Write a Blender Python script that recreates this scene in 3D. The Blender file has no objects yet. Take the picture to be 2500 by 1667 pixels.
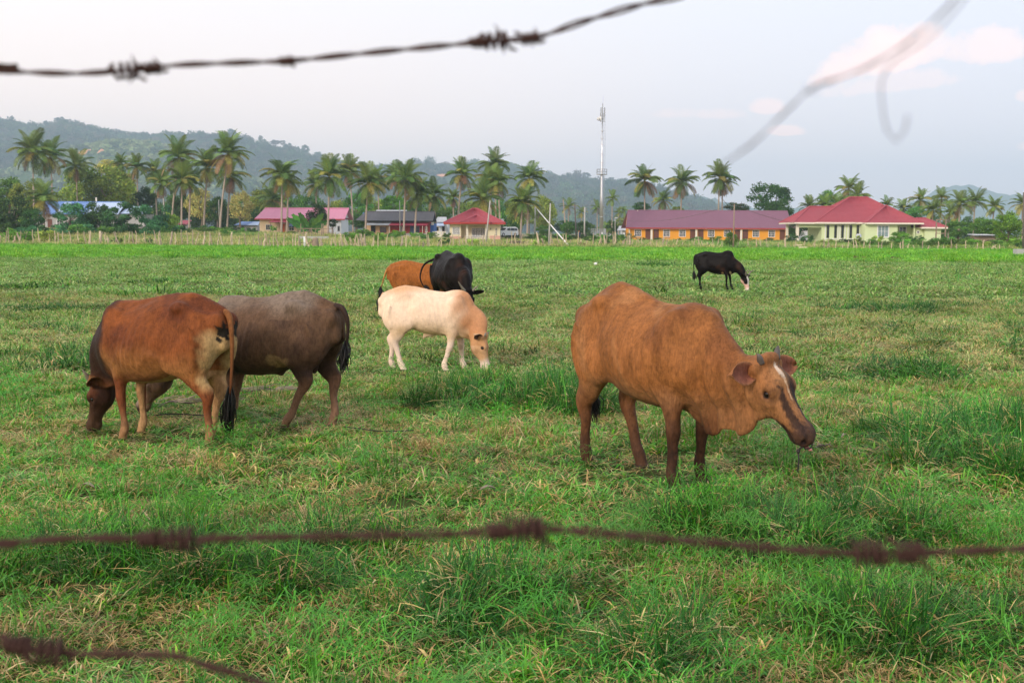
import bpy, bmesh, math, random
import numpy as np
from mathutils import Vector, Matrix, Euler
from mathutils import noise as mnoise

R = math.radians
rng = np.random.default_rng(7)
random.seed(7)
SC = bpy.context.scene
COL = SC.collection
def want(k): return True
ONLY = ''

# ------------------------------------------------------------------ camera, sky, sun, exposure
CAM_H, PITCH, ROLL = 1.7, R(5.46), R(0.275)
F_PX, CX, CY = 2778.0, 1250.0, 833.5
cam_d = bpy.data.cameras.new('camera'); cam = bpy.data.objects.new('camera', cam_d); COL.objects.link(cam)
cam_d.sensor_width = 36.0; cam_d.lens = 36.0 * F_PX / 2500.0
cam_d.clip_start = 0.05; cam_d.clip_end = 30000
CAM_M = Matrix.Translation((0, 0, CAM_H)) @ Matrix.Rotation(R(90) - PITCH, 4, 'X') @ Matrix.Rotation(ROLL, 4, 'Z')
cam.matrix_world = CAM_M
cam_d.dof.use_dof = True; cam_d.dof.focus_distance = 8.2; cam_d.dof.aperture_fstop = 10.0
SC.camera = cam

SUN_EL, SUN_AZ = R(24), R(215)       # azimuth clockwise from +Y (behind the camera, to its left)
world = bpy.data.worlds.new('World'); SC.world = world; world.use_nodes = True
wt = world.node_tree; wt.nodes.clear()
def wn(t, **kw):
    n = wt.nodes.new(t)
    for k, v in kw.items(): setattr(n, k, v)
    return n
def wl(a, b): wt.links.new(a, b)
w_out = wn('ShaderNodeOutputWorld'); w_bg = wn('ShaderNodeBackground'); wl(w_bg.outputs[0], w_out.inputs[0])
sky = wn('ShaderNodeTexSky', sky_type='NISHITA'); sky.sun_disc = False
sky.sun_elevation = SUN_EL; sky.sun_rotation = SUN_AZ; sky.air_density = 1.0; sky.dust_density = 2.5; sky.ozone_density = 1.5
w_tc = wn('ShaderNodeTexCoord')
w_sep = wn('ShaderNodeSeparateXYZ'); wl(w_tc.outputs['Generated'], w_sep.inputs[0])
def wmath(op, a, b=None, c=None, clamp=False):
    n = wn('ShaderNodeMath', operation=op); n.use_clamp = clamp
    for i, v in enumerate((a, b, c)):
        if v is None: continue
        if isinstance(v, (int, float)): n.inputs[i].default_value = v
        else: wl(v, n.inputs[i])
    return n.outputs[0]
def wmix(f, a, b):
    n = wn('ShaderNodeMix', data_type='RGBA')
    for s, v in ((n.inputs[0], f), (n.inputs[6], a), (n.inputs[7], b)):
        if isinstance(v, tuple): s.default_value = v + (1,) if len(v) == 3 else v
        elif isinstance(v, (int, float)): s.default_value = v
        else: wl(v, s)
    return n.outputs[2]
# thin high veil over the evening sky: warm low on the left where the light is, lavender low on the right
w_az = wmath('MULTIPLY_ADD', w_sep.outputs[0], 0.9, 0.45, clamp=True)
w_el = wmath('MULTIPLY', w_sep.outputs[2], 3.6, clamp=True)
low = wmix(w_az, (1.06, 0.81, 0.68), (0.75, 0.68, 0.75))
high = wmix(w_az, (0.93, 0.90, 0.88), (0.66, 0.72, 0.80))
veil = wmix(w_el, low, high)
w_az3 = wmath('MULTIPLY_ADD', w_sep.outputs[0], 3.3, 0.5, clamp=True)
veil = wmix(wmath('MULTIPLY', wmath('SUBTRACT', 1.0, w_az3), wmath('SUBTRACT', 1.0, wmath('MULTIPLY', w_sep.outputs[2], 5.0, clamp=True))), veil, (1.08, 0.86, 0.75))
nish = wn('ShaderNodeMix', data_type='RGBA', blend_type='MULTIPLY'); nish.inputs[0].default_value = 1.0
wl(sky.outputs[0], nish.inputs[6]); nish.inputs[7].default_value = (0.1, 0.1, 0.1, 1)
skycol = wmix(0.86, nish.outputs[2], veil)
# sunset-lit cumulus puffs, low on the right
w_div = wn('ShaderNodeVectorMath', operation='DIVIDE'); wl(w_tc.outputs['Generated'], w_div.inputs[0])
w_cmb = wn('ShaderNodeCombineXYZ')
for i in range(3): wl(w_sep.outputs[1], w_cmb.inputs[i])
wl(w_cmb.outputs[0], w_div.inputs[1])
w_uv = wn('ShaderNodeSeparateXYZ'); wl(w_div.outputs[0], w_uv.inputs[0])     # (x/y, 1, z/y)
w_ns = wn('ShaderNodeTexNoise'); w_ns.inputs['Scale'].default_value = 24; w_ns.inputs['Detail'].default_value = 7; w_ns.inputs['Roughness'].default_value = 0.62
wl(w_div.outputs[0], w_ns.inputs['Vector'])
nz = wmath('SUBTRACT', w_ns.outputs[0], 0.5)
front = wmath('GREATER_THAN', w_sep.outputs[1], 0.05)
def puff(cx, cz, rx, rz, tilt, amp, noise_amt):
    ux = wmath('SUBTRACT', w_uv.outputs[0], cx); uz = wmath('SUBTRACT', w_uv.outputs[2], cz)
    uz = wmath('MULTIPLY_ADD', ux, -tilt, uz)
    # flat base, heaped top
    up = wmath('GREATER_THAN', uz, 0.0)
    rr = wmath('MULTIPLY_ADD', up, rz * 0.55, rz * 0.45)
    q = wmath('ADD', wmath('POWER', wmath('DIVIDE', ux, rx), 2.0), wmath('POWER', wmath('DIVIDE', uz, rr), 2.0))
    q = wmath('MULTIPLY_ADD', nz, -noise_amt, q)
    v = wmath('MULTIPLY_ADD', q, -1.3, 1.5, clamp=True)
    return wmath('MULTIPLY', wmath('MULTIPLY', v, front), amp)
clouds = [puff(0.325, 0.150, 0.055, 0.028, 0.22, 0.95, 3.5), puff(0.290, 0.140, 0.035, 0.020, 0.25, 0.9, 3.5), puff(0.408, 0.157, 0.040, 0.024, 0.08, 0.62, 4.0),
          puff(0.33, 0.128, 0.06, 0.014, 0.10, 0.35, 4.5), puff(0.220, 0.108, 0.016, 0.011, 0.0, 0.6, 3.0),
          puff(0.155, 0.102, 0.045, 0.008, 0.0, 0.32, 3.5), puff(0.237, 0.0875, 0.018, 0.007, 0.0, 0.75, 2.0),
          puff(0.445, 0.118, 0.012, 0.008, 0.0, 0.5, 3.0), puff(0.45, 0.075, 0.012, 0.006, 0.0, 0.5, 3.0)]
cm = clouds[0]
for c_ in clouds[1:]: cm = wmath('MAXIMUM', cm, c_)
skycol = wmix(cm, skycol, (1.05, 0.80, 0.74))
wl(skycol, w_bg.inputs[0]); w_bg.inputs[1].default_value = 1.52

sun_d = bpy.data.lights.new('sun', 'SUN'); sun = bpy.data.objects.new('sun', sun_d); COL.objects.link(sun)
sun_d.energy = 2.1; sun_d.angle = R(10); sun_d.color = (1.0, 0.90, 0.78)
sun_dir = Vector((math.sin(SUN_AZ) * math.cos(SUN_EL), math.cos(SUN_AZ) * math.cos(SUN_EL), math.sin(SUN_EL)))
sun.rotation_euler = sun_dir.to_track_quat('Z', 'Y').to_euler()
sun.location = (-40, -60, 60)

vs = SC.view_settings; vs.view_transform = 'Standard'; vs.look = 'None'; vs.exposure = 0.0; vs.gamma = 1.0; vs.use_curve_mapping = False
SC.render.engine = 'CYCLES'
SC.cycles.use_denoising = True
SC.cycles.max_bounces = 6; SC.cycles.diffuse_bounces = 3; SC.cycles.glossy_bounces = 2
SC.cycles.transmission_bounces = 4; SC.cycles.transparent_max_bounces = 6; SC.cycles.volume_bounces = 1
SC.cycles.sample_clamp_indirect = 6

# ------------------------------------------------------------------ helpers
def ray_at(px, py):
    d = CAM_M.to_3x3() @ Vector(((px - CX) / F_PX, (CY - py) / F_PX, -1.0)); return d
def at(px, py, Y):
    """world point seen at photo pixel (px, py) when it stands Y metres ahead"""
    d = ray_at(px, py); t = Y / d.y
    return Vector((d.x * t, Y, CAM_H + d.z * t))
def ground_at(px, py, z=0.0):
    d = ray_at(px, py); t = (z - CAM_H) / d.z
    return Vector((d.x * t, d.y * t, z))
def sstep(a, b, x):
    t = np.clip((np.asarray(x, float) - a) / (b - a), 0, 1); return t * t * (3 - 2 * t)

def snoise(P, f, seed=0, octs=2):
    """cheap smooth pseudo noise in about -1..1 from sums of sines, vectorised"""
    r = np.random.default_rng(1000 + seed); P = np.atleast_2d(np.asarray(P, float)); out = np.zeros(len(P)); a = 1.0; tot = 0
    for o in range(octs):
        for _ in range(5):
            k = r.normal(size=P.shape[1]); k *= f / max(1e-6, np.linalg.norm(k)) * r.uniform(.6, 1.4)
            out += a * np.sin(P @ k * 2 * np.pi + r.uniform(0, 6.28) + 1.3 * np.sin((P @ k[::-1]) * 3.1 + r.uniform(0, 6)))
        tot += a * 5; a *= .5; f *= 2.1
    return out / tot * 2.2

def gz(x, y):
    """height of the ground"""
    x = np.asarray(x, float); y = np.asarray(y, float)
    z = 0.018 * np.sin(x * 1.3 + 0.5 * y) + 0.02 * np.sin(0.9 * y - 0.4 * x + 1) + 0.03 * np.sin(x * .31 + 2) * np.sin(y * .23)
    z = z * (1 - sstep(60, 118, y))
    rise = sstep(135, 215, y) * (0.15 + 1.7 * sstep(10, -75, x))
    return z + rise + 0.0 * x

def tag(o, label=None, cat=None, group=None, kind=None):
    if label: o['label'] = label
    if cat: o['category'] = cat
    if group: o['group'] = group
    if kind: o['kind'] = kind
    return o
def link(name, data, mat=None, parent=None, loc=None, rot=None, scale=None):
    o = bpy.data.objects.new(name, data); COL.objects.link(o)
    if mat is not None and data is not None and hasattr(data, 'materials') and len(data.materials) == 0:
        for m in (mat if isinstance(mat, (list, tuple)) else [mat]): data.materials.append(m)
    if parent is not None: o.parent = parent
    if loc is not None: o.location = loc
    if rot is not None: o.rotation_euler = rot
    if scale is not None: o.scale = scale
    return o
def empty(name, loc=(0, 0, 0), rz=0.0, label=None, cat=None, group=None):
    o = bpy.data.objects.new(name, None); COL.objects.link(o); o.location = loc; o.rotation_euler = (0, 0, rz)
    o.empty_display_size = .2
    return tag(o, label, cat, group)
def mesh_np(name, V, F, smooth=False, col=None, mats=None, fmat=None):
    """V (n,3) array, F list of index tuples or (m,k) array"""
    me = bpy.data.meshes.new(name)
    V = np.asarray(V, np.float32)
    if isinstance(F, np.ndarray):
        k = F.shape[1]; me.vertices.add(len(V)); me.vertices.foreach_set('co', V.ravel())
        me.loops.add(F.size); me.loops.foreach_set('vertex_index', F.astype(np.int32).ravel())
        me.polygons.add(len(F)); me.polygons.foreach_set('loop_start', np.arange(0, F.size, k, dtype=np.int32))
        me.update(calc_edges=True)
    else:
        me.from_pydata(V.tolist(), [], F)
    if smooth: me.polygons.foreach_set('use_smooth', np.ones(len(me.polygons), bool))
    if col is not None:
        a = me.color_attributes.new('Col', 'FLOAT_COLOR', 'POINT')
        c = np.ones((len(V), 4), np.float32); c[:, :3] = col; a.data.foreach_set('color', c.ravel())
    if fmat is not None: me.polygons.foreach_set('material_index', np.asarray(fmat, np.int32))
    for m in (mats or []): me.materials.append(m)
    return me

class MB:
    """collects boxes, tubes and faces into one mesh"""
    def __init__(s): s.V = []; s.F = []
    def add(s, V, F):
        b = len(s.V); s.V += [tuple(v) for v in V]; s.F += [tuple(i + b for i in f) for f in F]
    def box(s, x0, x1, y0, y1, z0, z1):
        s.add([(x0, y0, z0), (x1, y0, z0), (x1, y1, z0), (x0, y1, z0), (x0, y0, z1), (x1, y0, z1), (x1, y1, z1), (x0, y1, z1)],
              [(0, 3, 2, 1), (4, 5, 6, 7), (0, 1, 5, 4), (1, 2, 6, 5), (2, 3, 7, 6), (3, 0, 4, 7)]); return s
    def tube(s, pts, rad, n=6, cap=True, flat=1.0):
        pts = [Vector(p) for p in pts]; m = len(pts)
        rad = rad if isinstance(rad, (list, tuple)) else [rad] * m
        b = len(s.V); prev = None
        for i, p in enumerate(pts):
            t = (pts[min(i + 1, m - 1)] - pts[max(i - 1, 0)]).normalized()
            if prev is None:
                u = t.orthogonal().normalized()
            else:
                u = (prev - t * prev.dot(t)); u = u.normalized() if u.length > 1e-6 else t.orthogonal().normalized()
            prev = u; w = t.cross(u)
            for k in range(n):
                a = 2 * math.pi * k / n
                s.V.append(tuple(p + (u * math.cos(a) + w * math.sin(a) * flat) * rad[i]))
        for i in range(m - 1):
            for k in range(n):
                a = b + i * n + k; c = b + i * n + (k + 1) % n
                s.F.append((a, c, c + n, a + n))
        if cap:
            s.F.append(tuple(b + k for k in range(n))[::-1]); s.F.append(tuple(b + (m - 1) * n + k for k in range(n)))
        return s
    def mesh(s, name, smooth=False):
        return mesh_np(name, np.array(s.V, np.float32).reshape(-1, 3), s.F, smooth)
    def build(s, name, mat, parent=None, smooth=False, **kw):
        return link(name, s.mesh(name, smooth), mat, parent, **kw)

# ---- materials
def new_mat(name):
    m = bpy.data.materials.new(name); m.use_nodes = True
    nt = m.node_tree; bs = nt.nodes.get('Principled BSDF')
    return m, nt, bs
def nd(nt, t, **kw):
    n = nt.nodes.new(t)
    for k, v in kw.items():
        if k.startswith('i_'): n.inputs[k[2:].replace('_', ' ')].default_value = v
        else: setattr(n, k, v)
    return n
def nmix(nt, f, a, b, mode='MIX'):
    n = nt.nodes.new('ShaderNodeMix'); n.data_type = 'RGBA'; n.blend_type = mode
    for s, v in ((n.inputs[0], f), (n.inputs[6], a), (n.inputs[7], b)):
        if isinstance(v, tuple): s.default_value = v + (1,) if len(v) == 3 else v
        elif isinstance(v, (int, float)): s.default_value = v
        else: nt.links.new(v, s)
    return n.outputs[2]
def nmath(nt, op, a, b=None, c=None, clamp=False):
    n = nt.nodes.new('ShaderNodeMath'); n.operation = op; n.use_clamp = clamp
    for i, v in enumerate((a, b, c)):
        if v is None: continue
        if isinstance(v, (int, float)): n.inputs[i].default_value = v
        else: nt.links.new(v, n.inputs[i])
    return n.outputs[0]
def nnoise(nt, scale, detail=3, rough=.55, vec=None, dist=0.0):
    n = nd(nt, 'ShaderNodeTexNoise'); n.inputs['Scale'].default_value = scale; n.inputs['Detail'].default_value = detail
    n.inputs['Roughness'].default_value = rough; n.inputs['Distortion'].default_value = dist
    if vec is not None: nt.links.new(vec, n.inputs['Vector'])
    return n.outputs[0]
def nramp(nt, fac, stops):
    n = nd(nt, 'ShaderNodeValToRGB'); e = n.color_ramp.elements
    while len(e) > 1: e.remove(e[-1])
    e[0].position = stops[0][0]; e[0].color = tuple(stops[0][1]) + (1,)
    for p, c in stops[1:]:
        k = e.new(p); k.color = tuple(c) + (1,)
    nt.links.new(fac, n.inputs[0]); return n.outputs[0]
def mat_plain(name, color, rough=.7, metal=0.0, var=.25, scale=6.0, bump=0.0, bscale=40.0, spec=.35, dirt=None, wave=None):
    """matte material with worn colour variation; dirt = (colour, amount)"""
    m, nt, bs = new_mat(name)
    tc = nd(nt, 'ShaderNodeTexCoord').outputs['Object']
    nz_ = nnoise(nt, scale, 5, .6, tc)
    dark = tuple(c * (1 - var) for c in color); lite = tuple(min(1, c * (1 + var * .7)) for c in color)
    c = nmix(nt, nz_, dark, lite)
    if dirt:
        n2 = nnoise(nt, scale * .37, 6, .7, tc, .6)
        f = nmath(nt, 'MULTIPLY_ADD', n2, 3.2, -1.75, clamp=True)
        c = nmix(nt, nmath(nt, 'MULTIPLY', f, dirt[1]), c, dirt[0])
    nt.links.new(c, bs.inputs['Base Color'])
    bs.inputs['Roughness'].default_value = rough; bs.inputs['Metallic'].default_value = metal
    bs.inputs['Specular IOR Level'].default_value = spec
    if bump:
        b = nd(nt, 'ShaderNodeBump', i_Strength=bump, i_Distance=.02); nt.links.new(nnoise(nt, bscale, 4, .6, tc), b.inputs['Height']); nt.links.new(b.outputs[0], bs.inputs['Normal'])
    return m
# ------------------------------------------------------------------ cattle: one continuous skin grown from a distance field
class Field:
    def __init__(s, lo, hi, h):
        s.h = h; s.lo = np.array(lo, float); n = np.ceil((np.array(hi) - s.lo) / h).astype(int) + 1; s.n = n
        s.ax = [s.lo[i] + h * np.arange(n[i]) for i in range(3)]
        s.D = np.full(n, 0.5, np.float32)
    def _sl(s, lo, hi):
        a = np.maximum(0, np.floor((np.array(lo) - s.lo) / s.h).astype(int)); b = np.minimum(s.n, np.ceil((np.array(hi) - s.lo) / s.h).astype(int) + 2)
        return tuple(slice(max(0, int(a[i])), max(0, int(b[i]))) for i in range(3))
    def _grid(s, sl):
        return (s.ax[0][sl[0]][:, None, None], s.ax[1][sl[1]][None, :, None], s.ax[2][sl[2]][None, None, :])
    def _merge(s, sl, d, k, sub=False):
        D = s.D[sl]
        if sub:
            d = -d; h = np.maximum(k - np.abs(D - d), 0) / k; s.D[sl] = np.maximum(D, d) + h * h * k * .25
        else:
            h = np.maximum(k - np.abs(D - d), 0) / k; s.D[sl] = np.minimum(D, d) - h * h * k * .25
    def ell(s, c, r, k=.04, M=None, sub=False):
        c = np.array(c, float); r = np.array(r, float); m = r.max() + k + (.14 if sub else .06)
        sl = s._sl(c - m, c + m)
        if any(q.stop <= q.start for q in sl): return
        X, Y, Z = s._grid(sl); X = X - c[0]; Y = Y - c[1]; Z = Z - c[2]
        if M is not None:
            M = np.array(M)      # rows are local axes
            a = M[0, 0] * X + M[0, 1] * Y + M[0, 2] * Z; b = M[1, 0] * X + M[1, 1] * Y + M[1, 2] * Z; e = M[2, 0] * X + M[2, 1] * Y + M[2, 2] * Z
            X, Y, Z = a, b, e
        k0 = np.sqrt((X / r[0]) ** 2 + (Y / r[1]) ** 2 + (Z / r[2]) ** 2); k1 = np.sqrt((X / r[0] ** 2) ** 2 + (Y / r[1] ** 2) ** 2 + (Z / r[2] ** 2) ** 2) + 1e-6
        s._merge(sl, (k0 * (k0 - 1) / k1).astype(np.float32), k, sub)
    def tube(s, P, up, w, ht, hb, k=.05, e=None, sub=3, end=1.0):
        """loft along P; rows: half width w, height above ht, below hb, e = how much wider the underside is"""
        P = np.array(P, float); n = len(P); up = np.array(up, float)
        if up.ndim == 1: up = np.tile(up, (n, 1))
        e = np.zeros(n) if e is None else np.array(e, float)
        A = np.column_stack([P, up, np.array(w, float) * np.ones(n), np.array(ht, float) * np.ones(n), np.array(hb, float) * np.ones(n), e])
        if sub > 1 and n > 2:                                    # Catmull-Rom refinement
            Q = []
            for i in range(n - 1):
                p0 = A[max(i - 1, 0)]; p1 = A[i]; p2 = A[i + 1]; p3 = A[min(i + 2, n - 1)]
                for j in range(sub):
                    t = j / sub; Q.append(.5 * (2 * p1 + (p2 - p0) * t + (2 * p0 - 5 * p1 + 4 * p2 - p3) * t * t + (3 * p1 - p0 - 3 * p2 + p3) * t ** 3))
            Q.append(A[-1]); A = np.array(Q)
        mr = A[:, 6:9].max(); lo = A[:, :3].min(0) - mr - k - .06; hi = A[:, :3].max(0) + mr + k + .06
        SL = s._sl(lo, hi); T = np.full([q.stop - q.start for q in SL], 1.0, np.float32)
        for i in range(len(A) - 1):
            a, b = A[i], A[i + 1]; d = b[:3] - a[:3]; L = np.linalg.norm(d); d = d / L
            r_ = max(a[6:9].max(), b[6:9].max()) * 1.1 + k + .06
            sl = s._sl(np.minimum(a[:3], b[:3]) - r_, np.maximum(a[:3], b[:3]) + r_)
            sl = tuple(slice(max(q.start, Q_.start), min(q.stop, Q_.stop)) for q, Q_ in zip(sl, SL))
            if any(q.stop <= q.start for q in sl): continue
            X, Y, Z = s._grid(sl); X = X - a[0]; Y = Y - a[1]; Z = Z - a[2]
            t = X * d[0] + Y * d[1] + Z * d[2]; tc = np.clip(t, 0, L); ra = t - tc; f = tc / L
            u0 = a[3:6] + b[3:6]; u0 = u0 - d * (u0 @ d); u0 /= np.linalg.norm(u0); s0 = np.cross(u0, d)
            yy = X * s0[0] + Y * s0[1] + Z * s0[2]; zz = X * u0[0] + Y * u0[1] + Z * u0[2]
            W = a[6] + (b[6] - a[6]) * f; H = np.where(zz > 0, a[7] + (b[7] - a[7]) * f, a[8] + (b[8] - a[8]) * f)
            E = a[9] + (b[9] - a[9]) * f; W = np.maximum(W * (1 - E * np.clip(zz / H, -1.2, 1.2)), .005)
            first, last = i == 0, i == len(A) - 2
            Ra = np.where(ra < 0, (min(a[6], a[7]) * end if first else .03), (min(b[6], b[7]) * end if last else .03))
            k0 = np.sqrt((yy / W) ** 2 + (zz / H) ** 2 + (ra / Ra) ** 2); k1 = np.sqrt((yy / W ** 2) ** 2 + (zz / H ** 2) ** 2 + (ra / Ra ** 2) ** 2) + 1e-6
            dd = (k0 * (k0 - 1) / k1).astype(np.float32)
            ls = tuple(slice(q.start - Q_.start, q.stop - Q_.start) for q, Q_ in zip(sl, SL))
            T[ls] = np.minimum(T[ls], dd)
        s._merge(SL, T, k)
    def mesh(s):
        """naive surface nets"""
        D = s.D; n = np.array(D.shape); neg = D < 0
        C = np.zeros(n - 1, np.uint8)
        for i in (0, 1):
            for j in (0, 1):
                for k in (0, 1): C += neg[i:n[0] - 1 + i, j:n[1] - 1 + j, k:n[2] - 1 + k]
        act = (C > 0) & (C < 8); ids = np.full(act.shape, -1, np.int64); I = np.argwhere(act); ids[act] = np.arange(len(I))
        S = np.zeros((len(I), 3)); N = np.zeros(len(I))
        cs = [(i, j, k) for i in (0, 1) for j in (0, 1) for k in (0, 1)]
        val = {c: D[I[:, 0] + c[0], I[:, 1] + c[1], I[:, 2] + c[2]] for c in cs}
        for c in cs:
            for ax in range(3):
                if c[ax]: continue
                c2 = list(c); c2[ax] = 1; c2 = tuple(c2); va, vb = val[c], val[c2]; x = (va < 0) != (vb < 0)
                t = np.where(x, va / np.where(x, va - vb, 1), 0)
                p = np.tile(np.array(c, float), (len(I), 1)); p[:, ax] += t
                S += p * x[:, None]; N += x
        V = s.lo + (I + S / N[:, None]) * s.h
        Fs = []
        for ax in range(3):
            b, c = (ax + 1) % 3, (ax + 2) % 3
            sl0 = [slice(1, n[i] - 1) for i in range(3)]; sl0[ax] = slice(0, n[ax] - 1); sl1 = list(sl0); sl1[ax] = slice(1, n[ax])
            a0 = neg[tuple(sl0)]; a1 = neg[tuple(sl1)]; E = np.argwhere(a0 != a1); fl = a0[tuple(E.T)]
            off = np.ones(3, int); off[ax] = 0; E = E + off
            def cell(db, dc):
                q = E.copy(); q[:, b] -= db; q[:, c] -= dc; return ids[q[:, 0], q[:, 1], q[:, 2]]
            q = np.stack([cell(1, 1), cell(0, 1), cell(0, 0), cell(1, 0)], 1)
            q[~fl] = q[~fl][:, ::-1]; Fs.append(q)
        return V, np.concatenate(Fs)

def nrm(v): v = np.array(v, float); return v / np.linalg.norm(v)

def cow_field(sp):
    h = sp['voxel']; hd = sp['head']; O = np.array(hd['poll'], float); d = nrm(hd['dir']); nn = np.array(hd['up'], float); nn = nrm(nn - d * (nn @ d)); l = np.cross(nn, d)
    hs = hd.get('size', 1.0)
    H = lambda s_, l_, n_: O + (d * s_ + l * l_ + nn * n_) * hs
    muz = H(.5, 0, -.08)
    lo = np.minimum(np.array([-.92, -.42, -.03]), muz - .14); hi = np.maximum(np.array([.72, .42, 1.42]), np.maximum(muz, O) + .16)
    lo[2] = -.03
    F = Field(lo, hi, h)
    fat = sp.get('fat', 1.0); fw = sp.get('fw', fat)
    X = np.array([-.71, -.63, -.50, -.36, -.18, 0.0, .18, .34, .46, .55])
    top = np.array([1.05, 1.125, 1.18, 1.215, 1.195, 1.175, 1.175, 1.20, 1.15, 1.03]) + np.array(sp.get('dtop', [0] * 10))
    bot = np.array([.77, .73, .69, .64, .56, .52, .51, .53, .57, .66]); mid = .78; bot = mid + (bot - mid) * fat + np.array(sp.get('dbot', [0] * 10))
    w = np.array([.095, .14, .19, .222, .268, .285, .265, .215, .165, .11]) * fw
    cz = 0 * X + .85
    F.tube(np.column_stack([X, 0 * X, cz]), (0, 0, 1), w, top - cz, cz - bot, k=.02, e=[0, 0, .05, .02, .12, .17, .17, .12, .08, 0], sub=4, end=.5)
    F.tube([(-.66, 0, 1.10 + sp.get('dtop', [0] * 10)[1]), (-.36, 0, top[3] - .03), (0, 0, top[5] - .025), (.3, 0, top[7] - .03)], (0, 0, 1), .03, .03, .04, k=.07)
    hz = sp.get('hook', 1.175)
    for sy in (1, -1):
        F.ell((-.36, sy * .165 * fw, hz - .055), (.070, .045, .040), .065)
        F.ell((-.67, sy * .095, 1.02), (.06, .045, .06), .07)
        F.ell((-.48, sy * .135, .84), (.19, .105, .27), .06)                       # rump and thigh
        F.ell((-.21, sy * .285 * fw, 1.075), (.10, .060, .085), .07, sub=True)     # hollow in front of the hip
        F.ell((-.40, sy * .27 * fw, 1.02), (.12, .04, .10), .09, sub=True)
        c_, s_ = math.cos(.35), math.sin(.35)
        F.ell((.31, sy * .155 * max(1, fw * .95), .90), (.12, .072, .22), .055, M=[(c_, 0, -s_), (0, 1, 0), (s_, 0, c_)])   # shoulder
        F.tube([(.40, sy * .135, 1.10), (.33, sy * .205, .92), (.37, sy * .20, .80)], (0, 1, 0), .018, .018, .018, k=.05)          # spine of the shoulder blade
        F.tube([(-.52, sy * .26, 1.0), (-.56, sy * .245, .84), (-.53, sy * .22, .66)], (0, 1, 0), [.006, .016, .008], [.006, .016, .008], [.006, .016, .008], k=.05)
        F.ell((-.62, sy * .02, .84), (.10, .016, .16), .05, sub=True)
        F.ell((.43, sy * .12, .78), (.11, .08, .12), .08)
        F.ell((-.33, sy * .2, .70), (.09, .05, .10), .07)
    hm = sp.get('hump', .03)
    F.ell((.36, 0, top[7] - .05), (.14, .06, .07 + hm), .10)
    F.ell((.50, 0, .67), (.10, .085, .12), .09)                                   # brisket
    for q in sp.get('ridges', []): F.tube(q[0], (0, 1, 0), q[1], q[1], q[1], k=q[2], sub=5)
    if sp.get('udder'): F.ell((-.40, 0, .60), (.10, .09, .07), .07)
    if sp.get('sheath'):
        F.tube([(.0, 0, .56), (-.09, 0, .53), (-.12, 0, .50)], (0, 1, 0), [.03, .022, .010], [.03, .022, .010], [.03, .022, .010], k=.06)
    if sp.get('scrotum'): F.tube([(-.45, 0, .66), (-.46, 0, .57), (-.46, 0, .53)], (1, 0, 0), [.03, .045, .03], [.03, .04, .025], [.03, .04, .025], k=.05)
    # legs
    for (name, fx, fy) in sp['feet']:
        sy = 1 if fy > 0 else -1
        if name == 'f':
            J = [(.33, .125, .95), (.36, .14, .82), (.30, .145, .68), (.325, .14, .57), (.34, .135, .45), (.345, .135, .38), (.34, .135, .32), (.34, .135, .24), (.335, .135, .15), (.35, .135, .11), (.365, .135, .065), (.375, .135, .02)]
            ht = [.09, .10, .075, .062, .047, .047, .036, .030, .033, .040, .036, .052]; hb = [.09, .10, .095, .06, .043, .042, .036, .032, .040, .044, .034, .046]; ww = [.06, .075, .062, .050, .040, .043, .033, .027, .030, .036, .033, .046]
            dx, dy = fx - .36, abs(fy) - .135
        else:
            J = [(-.42, .125, .95), (-.42, .15, .80), (-.41, .165, .70), (-.46, .155, .60), (-.52, .145, .51), (-.55, .14, .445), (-.545, .135, .39), (-.53, .135, .34), (-.525, .135, .25), (-.52, .135, .16), (-.505, .135, .115), (-.49, .135, .065), (-.475, .135, .02)]
            ht = [.13, .14, .125, .105, .080, .055, .045, .037, .032, .034, .040, .036, .050]; hb = [.18, .175, .135, .100, .076, .058, .047, .037, .034, .040, .044, .034, .044]; ww = [.07, .085, .078, .062, .047, .042, .039, .033, .029, .031, .036, .033, .044]
            dx, dy = fx + .49, abs(fy) - .135
        J = np.array(J, float); wgt = np.clip((.80 - J[:, 2]) / .70, 0, 1) ** 1.25
        lk = sp.get('legw', 1.0)
        J[:, 0] += dx * wgt; J[:, 1] = sy * (J[:, 1] + dy * wgt)
        sc = np.where(J[:, 2] < .6, lk, 1)
        F.tube(J, (1, 0, 0), np.array(ww) * sc, np.array(ht) * sc, np.array(hb) * sc, k=.045, sub=2, end=.4)
        if name == 'h': F.ell((J[5, 0] - .048, J[5, 1], .475), (.018, .016, .03), .05)
    # neck
    nk = hd.get('mid'); C1 = H(.06, 0, -.10)
    C0 = np.array([.30, 0, .90]); P = [C0, np.array([.44, 0, .885 + hd.get('n0', 0)])]
    if nk is not None: P.append(np.array(nk, float))
    P.append(C1 - d * .03 * hs)
    m = len(P); ta = np.linspace(0, 1, m)
    nw = sp.get('neck', 1.0)
    upv = [(0, 0, 1), nrm((.35, 0, 1))] + ([hd.get('midup', nrm((.6, 0, .8)))] if nk is not None else []) + [nn * .6 + nrm(C1 - P[-2])[2] * 0 + np.array(hd.get('endup', nn))]
    ht_ = [.25, .24] + ([.16 * nw] if nk is not None else []) + [.085 * hs]
    hb_ = [.30, .29] + ([.19 * nw] if nk is not None else []) + [.11 * hs]
    w_ = [.18, .15] + ([.10 * nw] if nk is not None else []) + [.080 * hs]
    F.tube(P, upv, w_, ht_, hb_, k=.06, sub=9, end=.6)
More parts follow.
